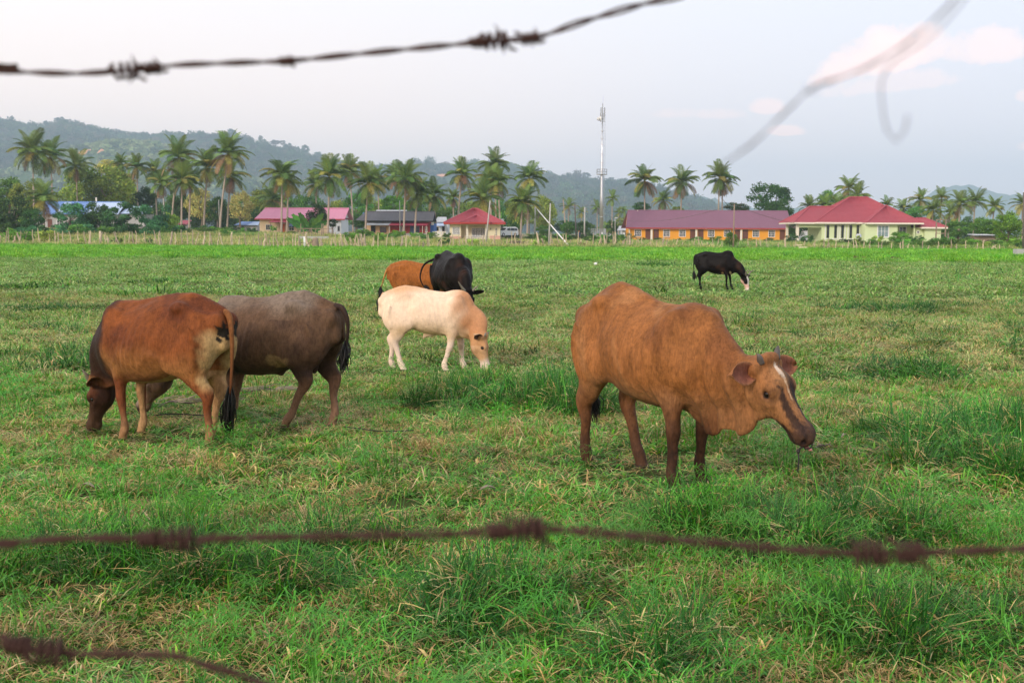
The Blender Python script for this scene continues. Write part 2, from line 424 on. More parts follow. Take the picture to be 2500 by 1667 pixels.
    if hd.get('dewlap'):
        DL = np.array(hd['dewlap'], float)     # rows x, y, z, depth
        F.tube(DL[:, :3], hd.get('dlup', (.3, 0, 1)), .022, DL[:, 3], DL[:, 3], k=.05, sub=4)
        for q in hd.get('folds', []): F.tube([q[:3], q[3:6]], (0, 1, 0), .013, .013, .013, k=.035, sub=1)
        for q in hd.get('creases', []): F.ell(q[:3], q[3:6], .03, M=hd.get('creaseM'), sub=True)
    # skull
    s_ = [-.01, .04, .10, .16, .22, .29, .36, .415, .455]
    tp = [-.02, -.002, .004, .0, -.012, -.020, -.020, -.016, -.036]; bt = [-.12, -.19, -.22, -.218, -.185, -.148, -.130, -.125, -.104]
    wd = [.066, .082, .092, .094, .080, .066, .059, .062, .048]; eg = [-.1, -.15, -.22, -.28, -.25, -.12, -.02, .06, .05]
    bw = hd.get('wide', 1.0)
    cn = [(a * .5 + b * .5) for a, b in zip(tp, bt)]
    F.tube([H(a, 0, c) for a, c in zip(s_, cn)], [nn] * 9, np.array(wd) * hs * bw, (np.array(tp) - cn) * hs, (np.array(cn) - bt) * hs, k=.04, e=eg, sub=3, end=.55)
    Mh = np.array([d, l, nn])
    F.ell(H(.0, 0, -.015), np.array((.035, .075, .035)) * hs, .04, M=Mh)
    for sy in (1, -1):
        F.ell(H(.145, sy * .078, -.035), np.array((.042, .024, .026)) * hs, .03, M=Mh)       # brow
        F.ell(H(.175, sy * .082, -.082), np.array((.045, .018, .018)) * hs, .03, M=Mh)       # cheekbone
        F.ell(H(.115, sy * .062, -.15), np.array((.075, .032, .06)) * hs, .03, M=Mh)         # jaw muscle
        F.ell(H(.40, sy * .040, -.055), np.array((.045, .024, .032)) * hs, .025, M=Mh)       # nostril flare
        F.ell(H(.160, sy * .104, -.062), np.array((.020, .018, .013)) * hs, .012, M=Mh, sub=True)
        F.ell(H(.452, sy * .043, -.058), np.array((.020, .011, .014)) * hs, .010, M=Mh, sub=True)
        F.ell(H(.02, sy * .085, -.055), np.array((.03, .03, .03)) * hs, .03, M=Mh)           # ear root
        F.ell(H(.38, sy * .062, -.10), np.array((.06, .010, .007)) * hs, .010, M=Mh, sub=True)   # mouth line
    F.ell(H(.40, 0, -.125), np.array((.045, .035, .022)) * hs, .025, M=Mh)                    # chin
    # flat bottoms to the hooves
    Z = F.ax[2][None, None, :]; F.D = np.maximum(F.D, (-Z).astype(np.float32))
    return F, H, (O, d, l, nn, hs)

def mat_hide(name, grain=(55, 55, 14), mott=.32, rough=.62, sheen=.015, fine=.75):
    m, nt, bs = new_mat(name)
    tc = nd(nt, 'ShaderNodeTexCoord').outputs['Object']
    mp = nd(nt, 'ShaderNodeMapping'); mp.inputs['Scale'].default_value = grain; mp.inputs['Rotation'].default_value = (0, .5, 0); nt.links.new(tc, mp.inputs[0])
    at_ = nd(nt, 'ShaderNodeAttribute', attribute_name='Col').outputs['Color']
    g1 = nnoise(nt, 1.6, 5, .7, mp.outputs[0]); g2 = nnoise(nt, 4.5, 6, .62, tc, .4); g3 = nnoise(nt, 30, 4, .6, tc)
    mp2 = nd(nt, 'ShaderNodeMapping'); mp2.inputs['Scale'].default_value = (20, 20, 5); mp2.inputs['Rotation'].default_value = (0, .55, 0); nt.links.new(tc, mp2.inputs[0])
    g4 = nnoise(nt, 1.0, 3, .6, mp2.outputs[0])
    f = nmath(nt, 'ADD', nmath(nt, 'MULTIPLY_ADD', g2, 2 * mott, 1 - mott), nmath(nt, 'MULTIPLY_ADD', g1, 2 * fine, -fine))
    f = nmath(nt, 'ADD', f, nmath(nt, 'MULTIPLY_ADD', g3, fine, -fine / 2))
    f = nmath(nt, 'ADD', f, nmath(nt, 'MULTIPLY_ADD', g4, 1.4 * fine, -.7 * fine))
    c = nd(nt, 'ShaderNodeVectorMath', operation='SCALE'); nt.links.new(at_, c.inputs[0]); nt.links.new(f, c.inputs['Scale'])
    nt.links.new(c.outputs[0], bs.inputs['Base Color'])
    bs.inputs['Roughness'].default_value = rough; bs.inputs['Specular IOR Level'].default_value = .07 if 'black' in name else .12
    bs.inputs['Sheen Weight'].default_value = sheen; bs.inputs['Sheen Roughness'].default_value = .4
    b1 = nd(nt, 'ShaderNodeBump', i_Strength=.6, i_Distance=.008); nt.links.new(g1, b1.inputs['Height'])
    b2 = nd(nt, 'ShaderNodeBump', i_Strength=.45, i_Distance=.03); nt.links.new(nnoise(nt, 9, 4, .6, tc), b2.inputs['Height']); nt.links.new(b1.outputs[0], b2.inputs['Normal'])
    nt.links.new(b2.outputs[0], bs.inputs['Normal'])
    return m

def grid_faces(nu, nv, off=0, flip=False):
    f = []
    for i in range(nu - 1):
        for j in range(nv - 1):
            q = (off + i * nv + j, off + i * nv + j + 1, off + (i + 1) * nv + j + 1, off + (i + 1) * nv + j)
            f.append(q[::-1] if flip else q)
    return f

def ear_mesh(base, tip_dir, face_dir, length, width, c_out, c_in, c_rim):
    """cupped leaf-shaped ear with thickness; opens towards face_dir"""
    t = nrm(tip_dir); f = np.array(face_dir, float); f = nrm(f - t * (f @ t)); sd = np.cross(t, f); nu, nv = 14, 11; V = []; Cc = []
    for layer in (0, 1):
        for i in range(nu):
            u = i / (nu - 1)
            hw = width * .5 * (max(0.0, math.sin(math.pi * (u * .90 + .10) ** .95)) ** .6) + .002
            for j in range(nv):
                v = j / (nv - 1) * 2 - 1
                cup = width * (.34 * (1 - .8 * u)) * (abs(v) ** 1.7 - 1) * (1 if layer == 0 else 1)
                th = .0 if layer == 0 else -.010 * (1 - abs(v) ** 4) - .002
                p = np.array(base) + t * (u * length) + sd * (v * hw) + f * (cup + th + .01 * math.sin(3 * v + 5 * u) * u) - f * (.10 * u * u * length * .6)
                V.append(p); rim = max(abs(v) ** 6, u ** 10)
                if layer == 0: Cc.append(np.array(c_in) * (.65 + .35 * abs(v)) * (1 - rim) + np.array(c_rim) * rim)
                else: Cc.append(np.array(c_out) * (1 - rim * .5) + np.array(c_rim) * rim * .5)
    n = nu * nv; F = grid_faces(nu, nv, 0) + grid_faces(nu, nv, n, True)
    for j in range(nv - 1): F.append(((nu - 1) * nv + j, (nu - 1) * nv + j + 1, n + (nu - 1) * nv + j + 1, n + (nu - 1) * nv + j)); F.append((j + 1, j, n + j, n + j + 1))
    for i in range(nu - 1):
        F.append((i * nv, (i + 1) * nv, n + (i + 1) * nv, n + i * nv)); a = i * nv + nv - 1; F.append((a + nv, a, n + a, n + a + nv))
    return mesh_np('ear', V, F, True, np.array(Cc))

def curve_pts(P, sub=6):
    P = [np.array(p, float) for p in P]; out = []
    for i in range(len(P) - 1):
        p0, p1, p2, p3 = P[max(i - 1, 0)], P[i], P[i + 1], P[min(i + 2, len(P) - 1)]
        for j in range(sub):
            t = j / sub; out.append(.5 * (2 * p1 + (p2 - p0) * t + (2 * p0 - 5 * p1 + 4 * p2 - p3) * t * t + (3 * p1 - p0 - 3 * p2 + p3) * t ** 3))
    out.append(P[-1]); return out

def make_cow(sp):
    F, H, (O, d, l, nn, hs) = cow_field(sp)
    V, Q = F.mesh()
    Hc = np.column_stack([(V - O) @ d, (V - O) @ l, (V - O) @ nn]) / hs
    # light Laplacian smoothing keeps voxel terracing out
    E = np.concatenate([Q[:, [0, 1]], Q[:, [1, 2]], Q[:, [2, 3]], Q[:, [3, 0]]]); E = np.concatenate([E, E[:, ::-1]])
    wb = np.where((Hc[:, 0] > -.02) & (Hc[:, 2] > -.26) & (Hc[:, 0] < .6), .12, .6)[:, None]
    for it in range(sp.get('smooth', 8)):
        S = np.stack([np.bincount(E[:, 0], V[E[:, 1], i], len(V)) for i in range(3)], 1); N = np.bincount(E[:, 0], minlength=len(V))[:, None]
        V = V + wb * (S / N - V)
    if sp.get('wrinkle'): V = sp['wrinkle'](V, Hc)
    x_, y_, z_ = V.T; rb = sstep(-.20, -.08, x_) * sstep(.27, .18, x_) * sstep(.58, .70, z_) * sstep(1.08, .96, z_) * sp.get('ribs', .003)
    V = V + (snoise(V, 3.0, 3)[:, None] * .003 + snoise(V, 6.5, 13)[:, None] * .0028) * np.array([0, 1, .6]); V[:, 1] += np.sign(y_) * rb * np.sin((x_ + .22 * (z_ - .8)) * 105)
    col = np.clip(sp['paint'](V, Hc), 0.002, 1)
    sx, sy, sz = sp['scale']; S3 = np.array([sx, sy, sz])
    me = mesh_np('body', V * S3, Q, True, col)
    root = empty(sp['name'], sp['loc'], sp['rz'], sp['label'], sp['cat'])
    link('body', me, M_HIDE[sp.get('hide', 'brown')], root)
    for sy_ in (1, -1):
        key = 'L' if sy_ > 0 else 'R'
        if 'ears' in sp and key in sp['ears']:
            e = sp['ears'][key]; tdir = d * e[0] + l * sy_ * e[1] + nn * e[2]; fdir = d * e[3] + l * sy_ * e[4] + nn * e[5]
            em = ear_mesh(H(.035, sy_ * .088, -.058), tdir, fdir, e[6] * hs, e[7] * hs, sp['ear_out'], sp['ear_in'], sp['ear_rim'])
            co = np.empty(len(em.vertices) * 3, np.float32); em.vertices.foreach_get('co', co); em.vertices.foreach_set('co', (co.reshape(-1, 3) * S3).astype(np.float32).ravel())
            link('ear', em, M_HIDE[sp.get('hide', 'brown')], root)
        if 'horns' in sp and key in sp['horns']:
            pts = [H(*(np.array(p) * (1, sy_, 1))) * S3 for p in sp['horns'][key]['p']]; pts = curve_pts(pts, 4)
            r0 = sp['horns'][key]['r']; m = MB(); m.tube(pts, [r0 * (1 - .88 * (i / (len(pts) - 1)) ** 1.3) for i in range(len(pts))], 12); m.build('horn', M_HORN[sp['horns'].get('mat', 'dark')], root, True)
        ec = H(.160, sy_ * .0875, -.060) * S3; r = .019 * hs; m = MB()
        for i in range(9):
            pass
        bm = bmesh.new(); bmesh.ops.create_uvsphere(bm, u_segments=16, v_segments=10, radius=r); em = bpy.data.meshes.new('eye'); bm.to_mesh(em); bm.free()
        em.polygons.foreach_set('use_smooth', np.ones(len(em.polygons), bool)); link('eye', em, M_EYE, root, loc=ec)
    if 'tail' in sp:
        pts = curve_pts([np.array(p) * S3 for p in sp['tail']], 6); n = len(pts); m = MB()
        m.tube(pts, [.024 * (1 - i / (n - 1)) ** 1.5 + .009 for i in range(n)], 10)
        tm = m.mesh('tail', True); a = tm.color_attributes.new('Col', 'FLOAT_COLOR', 'POINT')
        c = np.ones((len(tm.vertices), 4), np.float32); tt = np.repeat(np.linspace(0, 1, n), 10)[:len(c)]
        c[:, :3] = np.array(sp['tail_col'][0])[None] * (1 - sstep(.45, .95, tt))[:, None] + np.array(sp['tail_col'][1])[None] * sstep(.45, .95, tt)[:, None]
        a.data.foreach_set('color', c.ravel())
        to = link('tail', tm, M_HIDE[sp.get('hide', 'brown')], root)
        if sp.get('tuft'):
            L = sp['tuft']; m = MB(); r_ = random.Random(5); e0 = Vector(pts[-1]); dr = (Vector(pts[-1]) - Vector(pts[-4])).normalized()
            dr = (dr + Vector((0, 0, -1)) * 1.2).normalized()
            for i in range(150):
                s0 = e0 - dr * r_.uniform(-.02, .10); o = Vector((r_.gauss(0, .016), r_.gauss(0, .016), 0)); b = Vector((r_.gauss(0, .016), r_.gauss(0, .016), 0)); ln = L * r_.uniform(.55, 1.05)
                m.tube([s0 + o * .5, s0 + dr * ln * .35 + o * 1.4 + b * .5, s0 + dr * ln * .7 + o * 1.1 + b, s0 + dr * ln + o * .3 + b * 1.3], [.003, .005, .004, .0008], 5, False)
            m.build('tail_tuft', M_TUFT, to, True)
    return root, H, S3
M_HIDE = {'brown': mat_hide('brown_hide'), 'grey': mat_hide('grey_hide', mott=.26), 'pale': mat_hide('pale_hide', mott=.10, fine=.25),
          'black': mat_hide('black_hide', mott=.3, rough=.45, sheen=.0, fine=.5)}
def mat_horn(name, a, b):
    m, nt, bs = new_mat(name); tc = nd(nt, 'ShaderNodeTexCoord').outputs['Object']
    nt.links.new(nmix(nt, nnoise(nt, 22, 4, .6, tc), a, b), bs.inputs['Base Color']); bs.inputs['Roughness'].default_value = .5
    bp = nd(nt, 'ShaderNodeBump', i_Strength=.4, i_Distance=.004); nt.links.new(nnoise(nt, 60, 3, .6, tc), bp.inputs['Height']); nt.links.new(bp.outputs[0], bs.inputs['Normal'])
    return m
M_HORN = {'dark': mat_horn('dark_horn', (.035, .026, .022), (.13, .10, .085)), 'pale': mat_horn('pale_horn', (.10, .085, .065), (.30, .25, .19))}
M_EYE, _nt, _bs = new_mat('eye'); _bs.inputs['Base Color'].default_value = (.008, .005, .004, 1); _bs.inputs['Roughness'].default_value = .08
M_TUFT = mat_plain('tail_hair', (.010, .008, .008), .45, var=.4, scale=30)

def lerp(a, b, f): return a * (1 - f[:, None]) + np.array(b)[None] * f[:, None]
def base_paint(V, base, belly, leg, seed, mott=.25, belly_z=(.62, .80), leg_z=(.62, .30), legmix=1.0):
    c = np.tile(np.array(base, float), (len(V), 1)); n1 = snoise(V, 1.6, seed); n2 = snoise(V, 5.0, seed + 1); x, y, z = V.T
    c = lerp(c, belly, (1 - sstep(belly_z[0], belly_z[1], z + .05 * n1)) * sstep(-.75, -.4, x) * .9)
    c = lerp(c, leg, (1 - sstep(leg_z[1], leg_z[0], z + .04 * n2)) * legmix * (x < .62))
    return c * (1 + mott * .5 * n1 + mott * .4 * n2)[:, None]
def hoof_paint(c, V, col=(.03, .022, .018)):
    return lerp(c, col, 1 - sstep(.045, .06, V[:, 2]))
def head_mask(Hc): return sstep(-.10, .03, Hc[:, 0]) * sstep(-.34, -.24, Hc[:, 2])
def spot(Hc, s, l, n, r, soft=.4, ax=(1, 1, 1)):
    q = np.sqrt(((Hc[:, 0] - s) / ax[0]) ** 2 + ((np.abs(Hc[:, 1]) - l) / ax[1]) ** 2 + ((Hc[:, 2] - n) / ax[2]) ** 2)
    return 1 - sstep(r * (1 - soft), r, q)

def paint_hero(V, Hc):
    x, y, z = V.T; n3 = snoise(V, 14, 21); n4 = snoise(Hc * (1, 3, 1), 22, 22); n1 = snoise(V, 2.2, 23)
    c = base_paint(V, (.245, .092, .028), (.27, .120, .050), (.15, .060, .024), 1, .22, (.56, .72), (.60, .40))
    c = lerp(c, (.36, .165, .065), sstep(.1, .7, snoise(V * (1, 1, .45), 3.5, 24)) * .5 * (z > .6) * (x < .35))     # paler brindle on the flank
    c = lerp(c, (.15, .052, .02), sstep(.25, .8, n1) * .5 * sstep(-.1, .5, x) * sstep(.6, .9, z))                    # darker shoulder
    c = lerp(c, (.14, .048, .02), sstep(1.10, 1.2, z) * sstep(.2, .4, x) * .6)
    c = lerp(c, (.030, .014, .009), np.clip((1 - sstep(.30, .60, z + .05 * n3)) * (x > .15) * (x < .56) * (.88 + .15 * n3), 0, 1))        # dark forelegs
    c = lerp(c, (.050, .024, .015), (1 - sstep(.12, .44, z + .04 * n3)) * (x < -.1) * .8)
    hm = head_mask(Hc); s, l, n = Hc.T; al = np.abs(l)
    f = (.29, .125, .048); c = lerp(c, f, hm * .8)
    c = lerp(c, (.22, .085, .03), hm * (1 - sstep(.02, .07, s)) * .6)
    dk = (.022, .013, .011)
    c = lerp(c, dk, hm * (1 - sstep(.7, 1.1, np.hypot((s - .30 - 0) / .17, (al - .045) / .022) + .25 * n4)) * (n > -.14) * .9)           # dark stripes beside the bridge
    c = lerp(c, dk, hm * np.clip(spot(Hc, .17, .085, -.055, .062, .7, (1, 1, 1)) * 1.0 + .0 * n4, 0, 1) * (.55 + .3 * n4))
    c = lerp(c, dk, hm * (l > .012) * (1 - sstep(.7, 1.1, np.hypot((s - .17) / .13, (l - .045) / .032) + .3 * n4)) * .85)                       # darker on the far side of the forehead
    c = lerp(c, (.04, .022, .018), hm * sstep(.33, .40, s + .02 * n4) * .88)
    c = lerp(c, (.72, .60, .50), hm * (1 - sstep(.75, 1.0, np.hypot((s - .085) / .060, (l - .006) / .017) + .2 * n4)) * (n > -.05))            # white blaze
    c = lerp(c, (.62, .42, .27), hm * (1 - sstep(.6, 1.0, np.hypot((s - .17) / .085, (l - .004) / .009) + .2 * n4)) * (n > -.05) * .8)
    c = lerp(c, (.45, .24, .11), hm * (1 - sstep(.4, 1.0, np.hypot((s - .10) / .085, (l - .0) / .07))) * (n > -.05) * .35)
    c = lerp(c, (.24, .10, .085), hm * spot(Hc, .445, .020, -.075, .030, .6) * .5)
    c = lerp(c, (.010, .007, .007), hm * np.clip(spot(Hc, .452, .043, -.058, .020, .5) + spot(Hc, .162, .093, -.06, .026, .4), 0, 1))
    return hoof_paint(c, V)

def paint_rust(V, Hc):
    x, y, z = V.T; n1 = snoise(V, 2.0, 31); n3 = snoise(V, 16, 32); n2 = snoise(V, 6, 33)
    c = base_paint(V, (.185, .052, .013), (.29, .125, .042), (.16, .046, .016), 4, .18, (.60, .84), (.62, .48))
    c = lerp(c, (.095, .025, .011), sstep(-.05, .7, n1 + .9 * sstep(-.3, -.6, x) * sstep(.9, 1.15, z)) * .65 * sstep(.5, .95, z) * (1 - sstep(.25, .45, x)))   # darker saddle and rump
    c = lerp(c, (.018, .009, .007), sstep(.36, .46, x + .12 * (z - .9) + .02 * n2) * .95)                                                             # dark neck and mane
    c = lerp(c, (.42, .27, .12), sstep(.03, .12, (-x - .54) + .03 * n2 + .25 * np.clip(.75 - z, 0, .25)) * sstep(.44, .56, z) * (1 - sstep(.90, 1.0, z + .03 * n2)) * .9)               # cream behind the thighs
    c = lerp(c, (.020, .016, .012), (1 - sstep(.7, 1.0, np.hypot((z - .95) / .085, (np.abs(y) - .07) / .065) + .40 * n3)) * sstep(-.58, -.64, x))      # dung-caked patch
    inner = (np.abs(y) < .125) * (z < .62); c = lerp(c, (.42, .24, .11), inner * .8 * (z > .05) * (x < .38))
    c = lerp(c, (.42, .25, .12), (1 - sstep(.08, .36, z)) * .55)
    c = lerp(c, (.020, .013, .011), (x > .42) * (x < .70) * (z < .5) * 0.0)
    hm = head_mask(Hc); s, l, n = Hc.T
    c = lerp(c, (.032, .013, .008), hm * .85); c = lerp(c, (.11, .035, .014), hm * spot(Hc, .10, .09, -.05, .08, .8) * .8)
    c = lerp(c, (.16, .06, .025), hm * (1 - sstep(.0, .06, s)) * .8)
    c = lerp(c, (.08, .045, .03), hm * sstep(.40, .46, s))
    return hoof_paint(c, V)

def paint_grey(V, Hc):
    x, y, z = V.T; n1 = snoise(V, 2.0, 41); n2 = snoise(V, 6, 42)
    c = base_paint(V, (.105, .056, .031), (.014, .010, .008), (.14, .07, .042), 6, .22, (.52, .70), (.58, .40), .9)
    c = lerp(c, (.20, .148, .112), sstep(.98, 1.20, z + .05 * n1) * (1 - sstep(-.45, -.6, x)) * .85)
    c = lerp(c, (.05, .027, .02), sstep(.0, .8, n1) * .55 * (z < 1.0) * (z > .5))
    c = lerp(c, (.30, .19, .085), (1 - sstep(.6, 1.0, np.hypot((x + .24) / .13, (z - .62) / .07) + .35 * n2)) * (np.abs(y) > .1) * .8)
    c = lerp(c, (.25, .14, .085), (1 - sstep(.18, .5, z)) * .6)
    hm = head_mask(Hc); s, l, n = Hc.T
    c = lerp(c, (.30, .22, .17), hm * sstep(-.10, -.03, n) * .8); c = lerp(c, (.03, .022, .02), hm * sstep(.40, .45, s))
    return hoof_paint(c, V)

def paint_cream(V, Hc):
    x, y, z = V.T; n1 = snoise(V, 2.0, 51); n2 = snoise(V, 7, 52)
    c = base_paint(V, (.82, .60, .44), (.66, .45, .28), (.80, .60, .48), 8, .10, (.56, .74), (.56, .40))
    c = lerp(c, (.44, .17, .055), sstep(.26, .52, x + .10 * n1 + .10 * (z - .9)) * .85 * (z > .42))
    c = lerp(c, (.54, .28, .14), sstep(1.04, 1.19, z + .04 * n1) * sstep(-.10, -.38, x) * .65)
    c = lerp(c, (.60, .33, .16), sstep(1.12, 1.2, z) * .5)
    c = lerp(c, (.30, .16, .09), (1 - sstep(.5, 1.0, np.hypot((x - .36) / .06, (z - .36) / .06))) * .5)
    hm = head_mask(Hc); s, l, n = Hc.T
    c = lerp(c, (.50, .26, .12), hm * .8); c = lerp(c, (.40, .15, .055), hm * (1 - sstep(.5, 1, np.hypot((s - .15) / .16, l / .05))) * .8)
    c = lerp(c, (.72, .56, .47), hm * sstep(.28, .36, s + .01 * n2) * .85)
    c = lerp(c, (.05, .03, .02), hm * spot(Hc, .16, .092, -.06, .030, .5) * .9)
    c = lerp(c, (.30, .17, .14), hm * spot(Hc, .45, .03, -.07, .03, .5) * .6)
    return hoof_paint(c, V)

def paint_black(V, Hc, face=False):
    x, y, z = V.T; n1 = snoise(V, 2.0, 61); n2 = snoise(V, 6, 62)
    c = base_paint(V, (.009, .0065, .006), (.007, .005, .005), (.008, .006, .006), 9, .2)
    c = lerp(c, (.050, .022, .014), sstep(.1, .8, n1) * .6 * (z < 1.1))
    if face:
        hm = head_mask(Hc); s, l, n = Hc.T
        c = lerp(c, (.72, .62, .56), hm * sstep(.0, .05, s) * (1 - sstep(.035, .050, np.abs(l) + .01 * n2)) * (n > -.08))
        c = lerp(c, (.68, .42, .34), hm * sstep(.10, .17, s - 1.2 * (n + .14)) * 1.0)
        c = lerp(c, (.70, .58, .52), hm * sstep(.34, .40, s))
        c = lerp(c, (.010, .008, .008), hm * spot(Hc, .20, .085, -.05, .075, .3))
        c = lerp(c, (.34, .20, .09), (1 - sstep(.6, 1.0, np.hypot((x - .24) / .05, (z - .54) / .05))) * .9)
        c = lerp(c, (.45, .36, .22), (1 - sstep(.6, 1.0, np.hypot((x - .47) / .04, (z - .56) / .06))) * .8)
    return c
def paint_orange(V, Hc):
    c = base_paint(V, (.29, .092, .018), (.29, .11, .03), (.30, .15, .06), 10, .18)
    return hoof_paint(c, V)

Z2 = (0, 0)
if want('cows'):
    hero_creases = []
    def hero_wrinkle(V, Hc):
        """hanging folds down the dewlap and creases behind the shoulder"""
        x, y, z = V.T; m = sstep(.44, .56, x) * sstep(1.05, .9, x) * sstep(.90, .62, z) * (Hc[:, 0] < .25)
        ph = x * 46 + .7 * np.sin(z * 9); V = V.copy()
        V[:, 1] += m * .019 * np.sin(ph); V[:, 2] -= m * sstep(.62, .46, z) * .022 * np.sin(x * 24 + 1.0)
        m2 = sstep(.14, .20, x) * sstep(.27, .21, x) * sstep(.5, .66, z) * sstep(.95, .80, z)
        V[:, 1] += np.sign(y) * m2 * .008 * np.sin(x * 90 + z * 14)
        return V
    hero, HH, HS = make_cow(dict(
        name='cow', label='ginger brown cow standing at front right with head up and dark striped face', cat='cow', hide='brown',
        loc=(.985, 7.80, -.01), rz=R(-58), scale=(1.06, 1.10, 1.08), voxel=.0095, fat=1.06, fw=1.03, hook=1.185, hump=-.03, smooth=9,
        dtop=[0, 0, .01, .03, .0, -.035, -.05, -.09, -.06, 0], legw=1.12,
        feet=[('f', .42, -.16), ('f', .30, .145), ('h', -.54, -.14), ('h', -.24, .09)],
        head=dict(poll=(.985, .05, .885), dir=(.31, .10, -.45), up=(.84, .08, .46), size=1.13, mid=(.72, .01, .76), midup=nrm((.5, 0, .87)), n0=-.02, wide=1.12,
                  dewlap=[(.44, 0, .60, .12), (.54, 0, .52, .13), (.66, .01, .51, .11), (.78, .02, .53, .11), (.90, .03, .58, .09), (1.0, .035, .62, .05)],
                  ),
        wrinkle=hero_wrinkle, paint=paint_hero, neck=1.06, ribs=.002,
        ears={'R': (-.10, 1.0, .06, .35, .2, .9, .175, .118), 'L': (.12, 1.0, -.08, .3, 0, .9, .175, .11)},
        ear_out=(.26, .095, .03), ear_in=(.24, .085, .055), ear_rim=(.34, .15, .07),
        horns={'mat': 'dark', 'L': dict(p=[(.01, .06, -.02), (-.025, .078, .0), (-.045, .092, .008)], r=.026), 'R': dict(p=[(.01, .06, -.02), (-.018, .073, .0), (-.035, .080, .008)], r=.025)},
        tail=[(-.68, 0, 1.10), (-.745, 0, 1.04), (-.765, 0, .90), (-.75, .01, .65), (-.72, .03, .48)], tail_col=((.25, .09, .03), (.05, .02, .012)), tuft=.24))
    make_cow(dict(
        name='cow', label='rust red cow with dark neck grazing at front left, tail hanging black', cat='cow', hide='brown',
        loc=(-2.83, 9.10, -.01), rz=R(157), scale=(.94, 1.0, .985), voxel=.0105, fat=1.06, fw=1.06, hook=1.185, udder=True, ridges=[([(-.27, .22, .64), (-.20, .265, .74), (-.10, .28, .76), (-.03, .27, .68)], .016, .035)],
        hump=-.02, dtop=[0, 0, 0, .01, .02, .01, -.03, -.07, -.09, -.06],
        feet=[('f', .26, .17), ('f', .34, -.13), ('h', -.60, .14), ('h', -.42, -.10)],
        head=dict(poll=(.83, -.07, .49), dir=(.20, .03, -.97), up=(.90, .42, .20), size=1.0, mid=(.61, -.02, .70), midup=nrm((.8, 0, .6)), n0=-.06, wide=1.1,
                  dewlap=[(.46, 0, .58, .08), (.55, -.01, .52, .08), (.66, -.04, .46, .05)]),
        paint=paint_rust, neck=1.05,
        ears={'L': (-.45, .80, -.12, .15, .75, -.55, .19, .115), 'R': (.05, 1.0, .0, .75, 0, .5, .19, .11)},
        ear_out=(.20, .07, .025), ear_in=(.13, .045, .02), ear_rim=(.30, .16, .06),
        horns={'mat': 'pale', 'L': dict(p=[(.01, .066, -.01), (-.04, .095, .02), (-.08, .115, .05)], r=.024), 'R': dict(p=[(.01, .066, -.01), (-.05, .095, .03), (-.11, .115, .08)], r=.027)},
        tail=[(-.66, .0, 1.10), (-.73, .015, 1.08), (-.775, .04, .98), (-.785, .045, .80), (-.76, .035, .55), (-.72, .01, .42)], tail_col=((.20, .075, .024), (.10, .035, .015)), tuft=.36))
    make_cow(dict(
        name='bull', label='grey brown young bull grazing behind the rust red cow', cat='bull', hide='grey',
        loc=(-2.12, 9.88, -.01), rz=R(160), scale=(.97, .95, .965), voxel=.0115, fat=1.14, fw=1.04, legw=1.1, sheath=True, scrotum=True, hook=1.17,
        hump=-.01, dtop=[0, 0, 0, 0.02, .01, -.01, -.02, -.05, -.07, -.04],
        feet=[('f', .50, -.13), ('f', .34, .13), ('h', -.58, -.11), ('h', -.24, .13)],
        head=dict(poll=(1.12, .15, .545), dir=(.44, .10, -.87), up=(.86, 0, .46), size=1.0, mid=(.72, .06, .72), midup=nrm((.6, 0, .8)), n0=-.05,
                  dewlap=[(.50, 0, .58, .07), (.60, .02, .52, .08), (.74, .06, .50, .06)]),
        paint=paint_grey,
        ears={'L': (-.1, 1.0, -.1, .6, .2, .5, .17, .10), 'R': (0, 1.0, 0, .75, 0, .5, .17, .10)},
        ear_out=(.07, .045, .035), ear_in=(.05, .03, .025), ear_rim=(.02, .014, .012),
        horns={'mat': 'dark', 'L': dict(p=[(.01, .066, -.01), (-.03, .09, .02), (-.06, .10, .05)], r=.024), 'R': dict(p=[(.01, .066, -.01), (-.03, .09, .02), (-.06, .10, .05)], r=.024)},
        tail=[(-.67, 0, 1.12), (-.74, -.01, 1.10), (-.785, -.02, .99), (-.775, -.03, .82), (-.75, -.03, .72)], tail_col=((.045, .026, .02), (.012, .009, .008)), tuft=.2))
    make_cow(dict(
        name='calf', label='cream coloured calf with tan neck grazing in the middle of the field', cat='calf', hide='pale',
        loc=(-.975, 13.85, -.01), rz=R(-7), scale=(.90, .80, .855), voxel=.0125, fat=.88, fw=.92, hook=1.16, sheath=True, legw=1.1,
        dtop=[0.0, 0, 0.01, 0.01, .0, -.02, -.04, -.08, -.09, -.06],
        feet=[('f', .20, -.13), ('f', .42, .14), ('h', -.58, .14), ('h', -.38, -.13)],
        head=dict(poll=(.76, -.15, .56), dir=(.18, -.12, -.95), up=(1.0, -.02, .2), size=1.08, wide=1.05, mid=(.62, -.07, .74), midup=nrm((.8, -.1, .6)), n0=-.09,
                  dewlap=[(.46, 0, .62, .07), (.54, -.03, .56, .07), (.64, -.08, .50, .05)]),
        paint=paint_cream, neck=.98,
        ears={'R': (-.25, 1.0, -.28, .5, .6, .2, .165, .10), 'L': (.0, 1.0, 0, .75, 0, .5, .165, .10)},
        ear_out=(.58, .34, .18), ear_in=(.11, .05, .04), ear_rim=(.50, .30, .18),
        horns={'mat': 'pale', 'L': dict(p=[(.01, .066, -.01), (-.03, .085, .01), (-.05, .095, .02)], r=.020), 'R': dict(p=[(.01, .066, -.01), (-.02, .075, .01), (-.03, .08, .015)], r=.016)},
        tail=[(-.66, 0, 1.12), (-.71, .01, 1.05), (-.72, .02, .95)], tail_col=((.50, .30, .17), (.05, .03, .02)), tuft=.09))
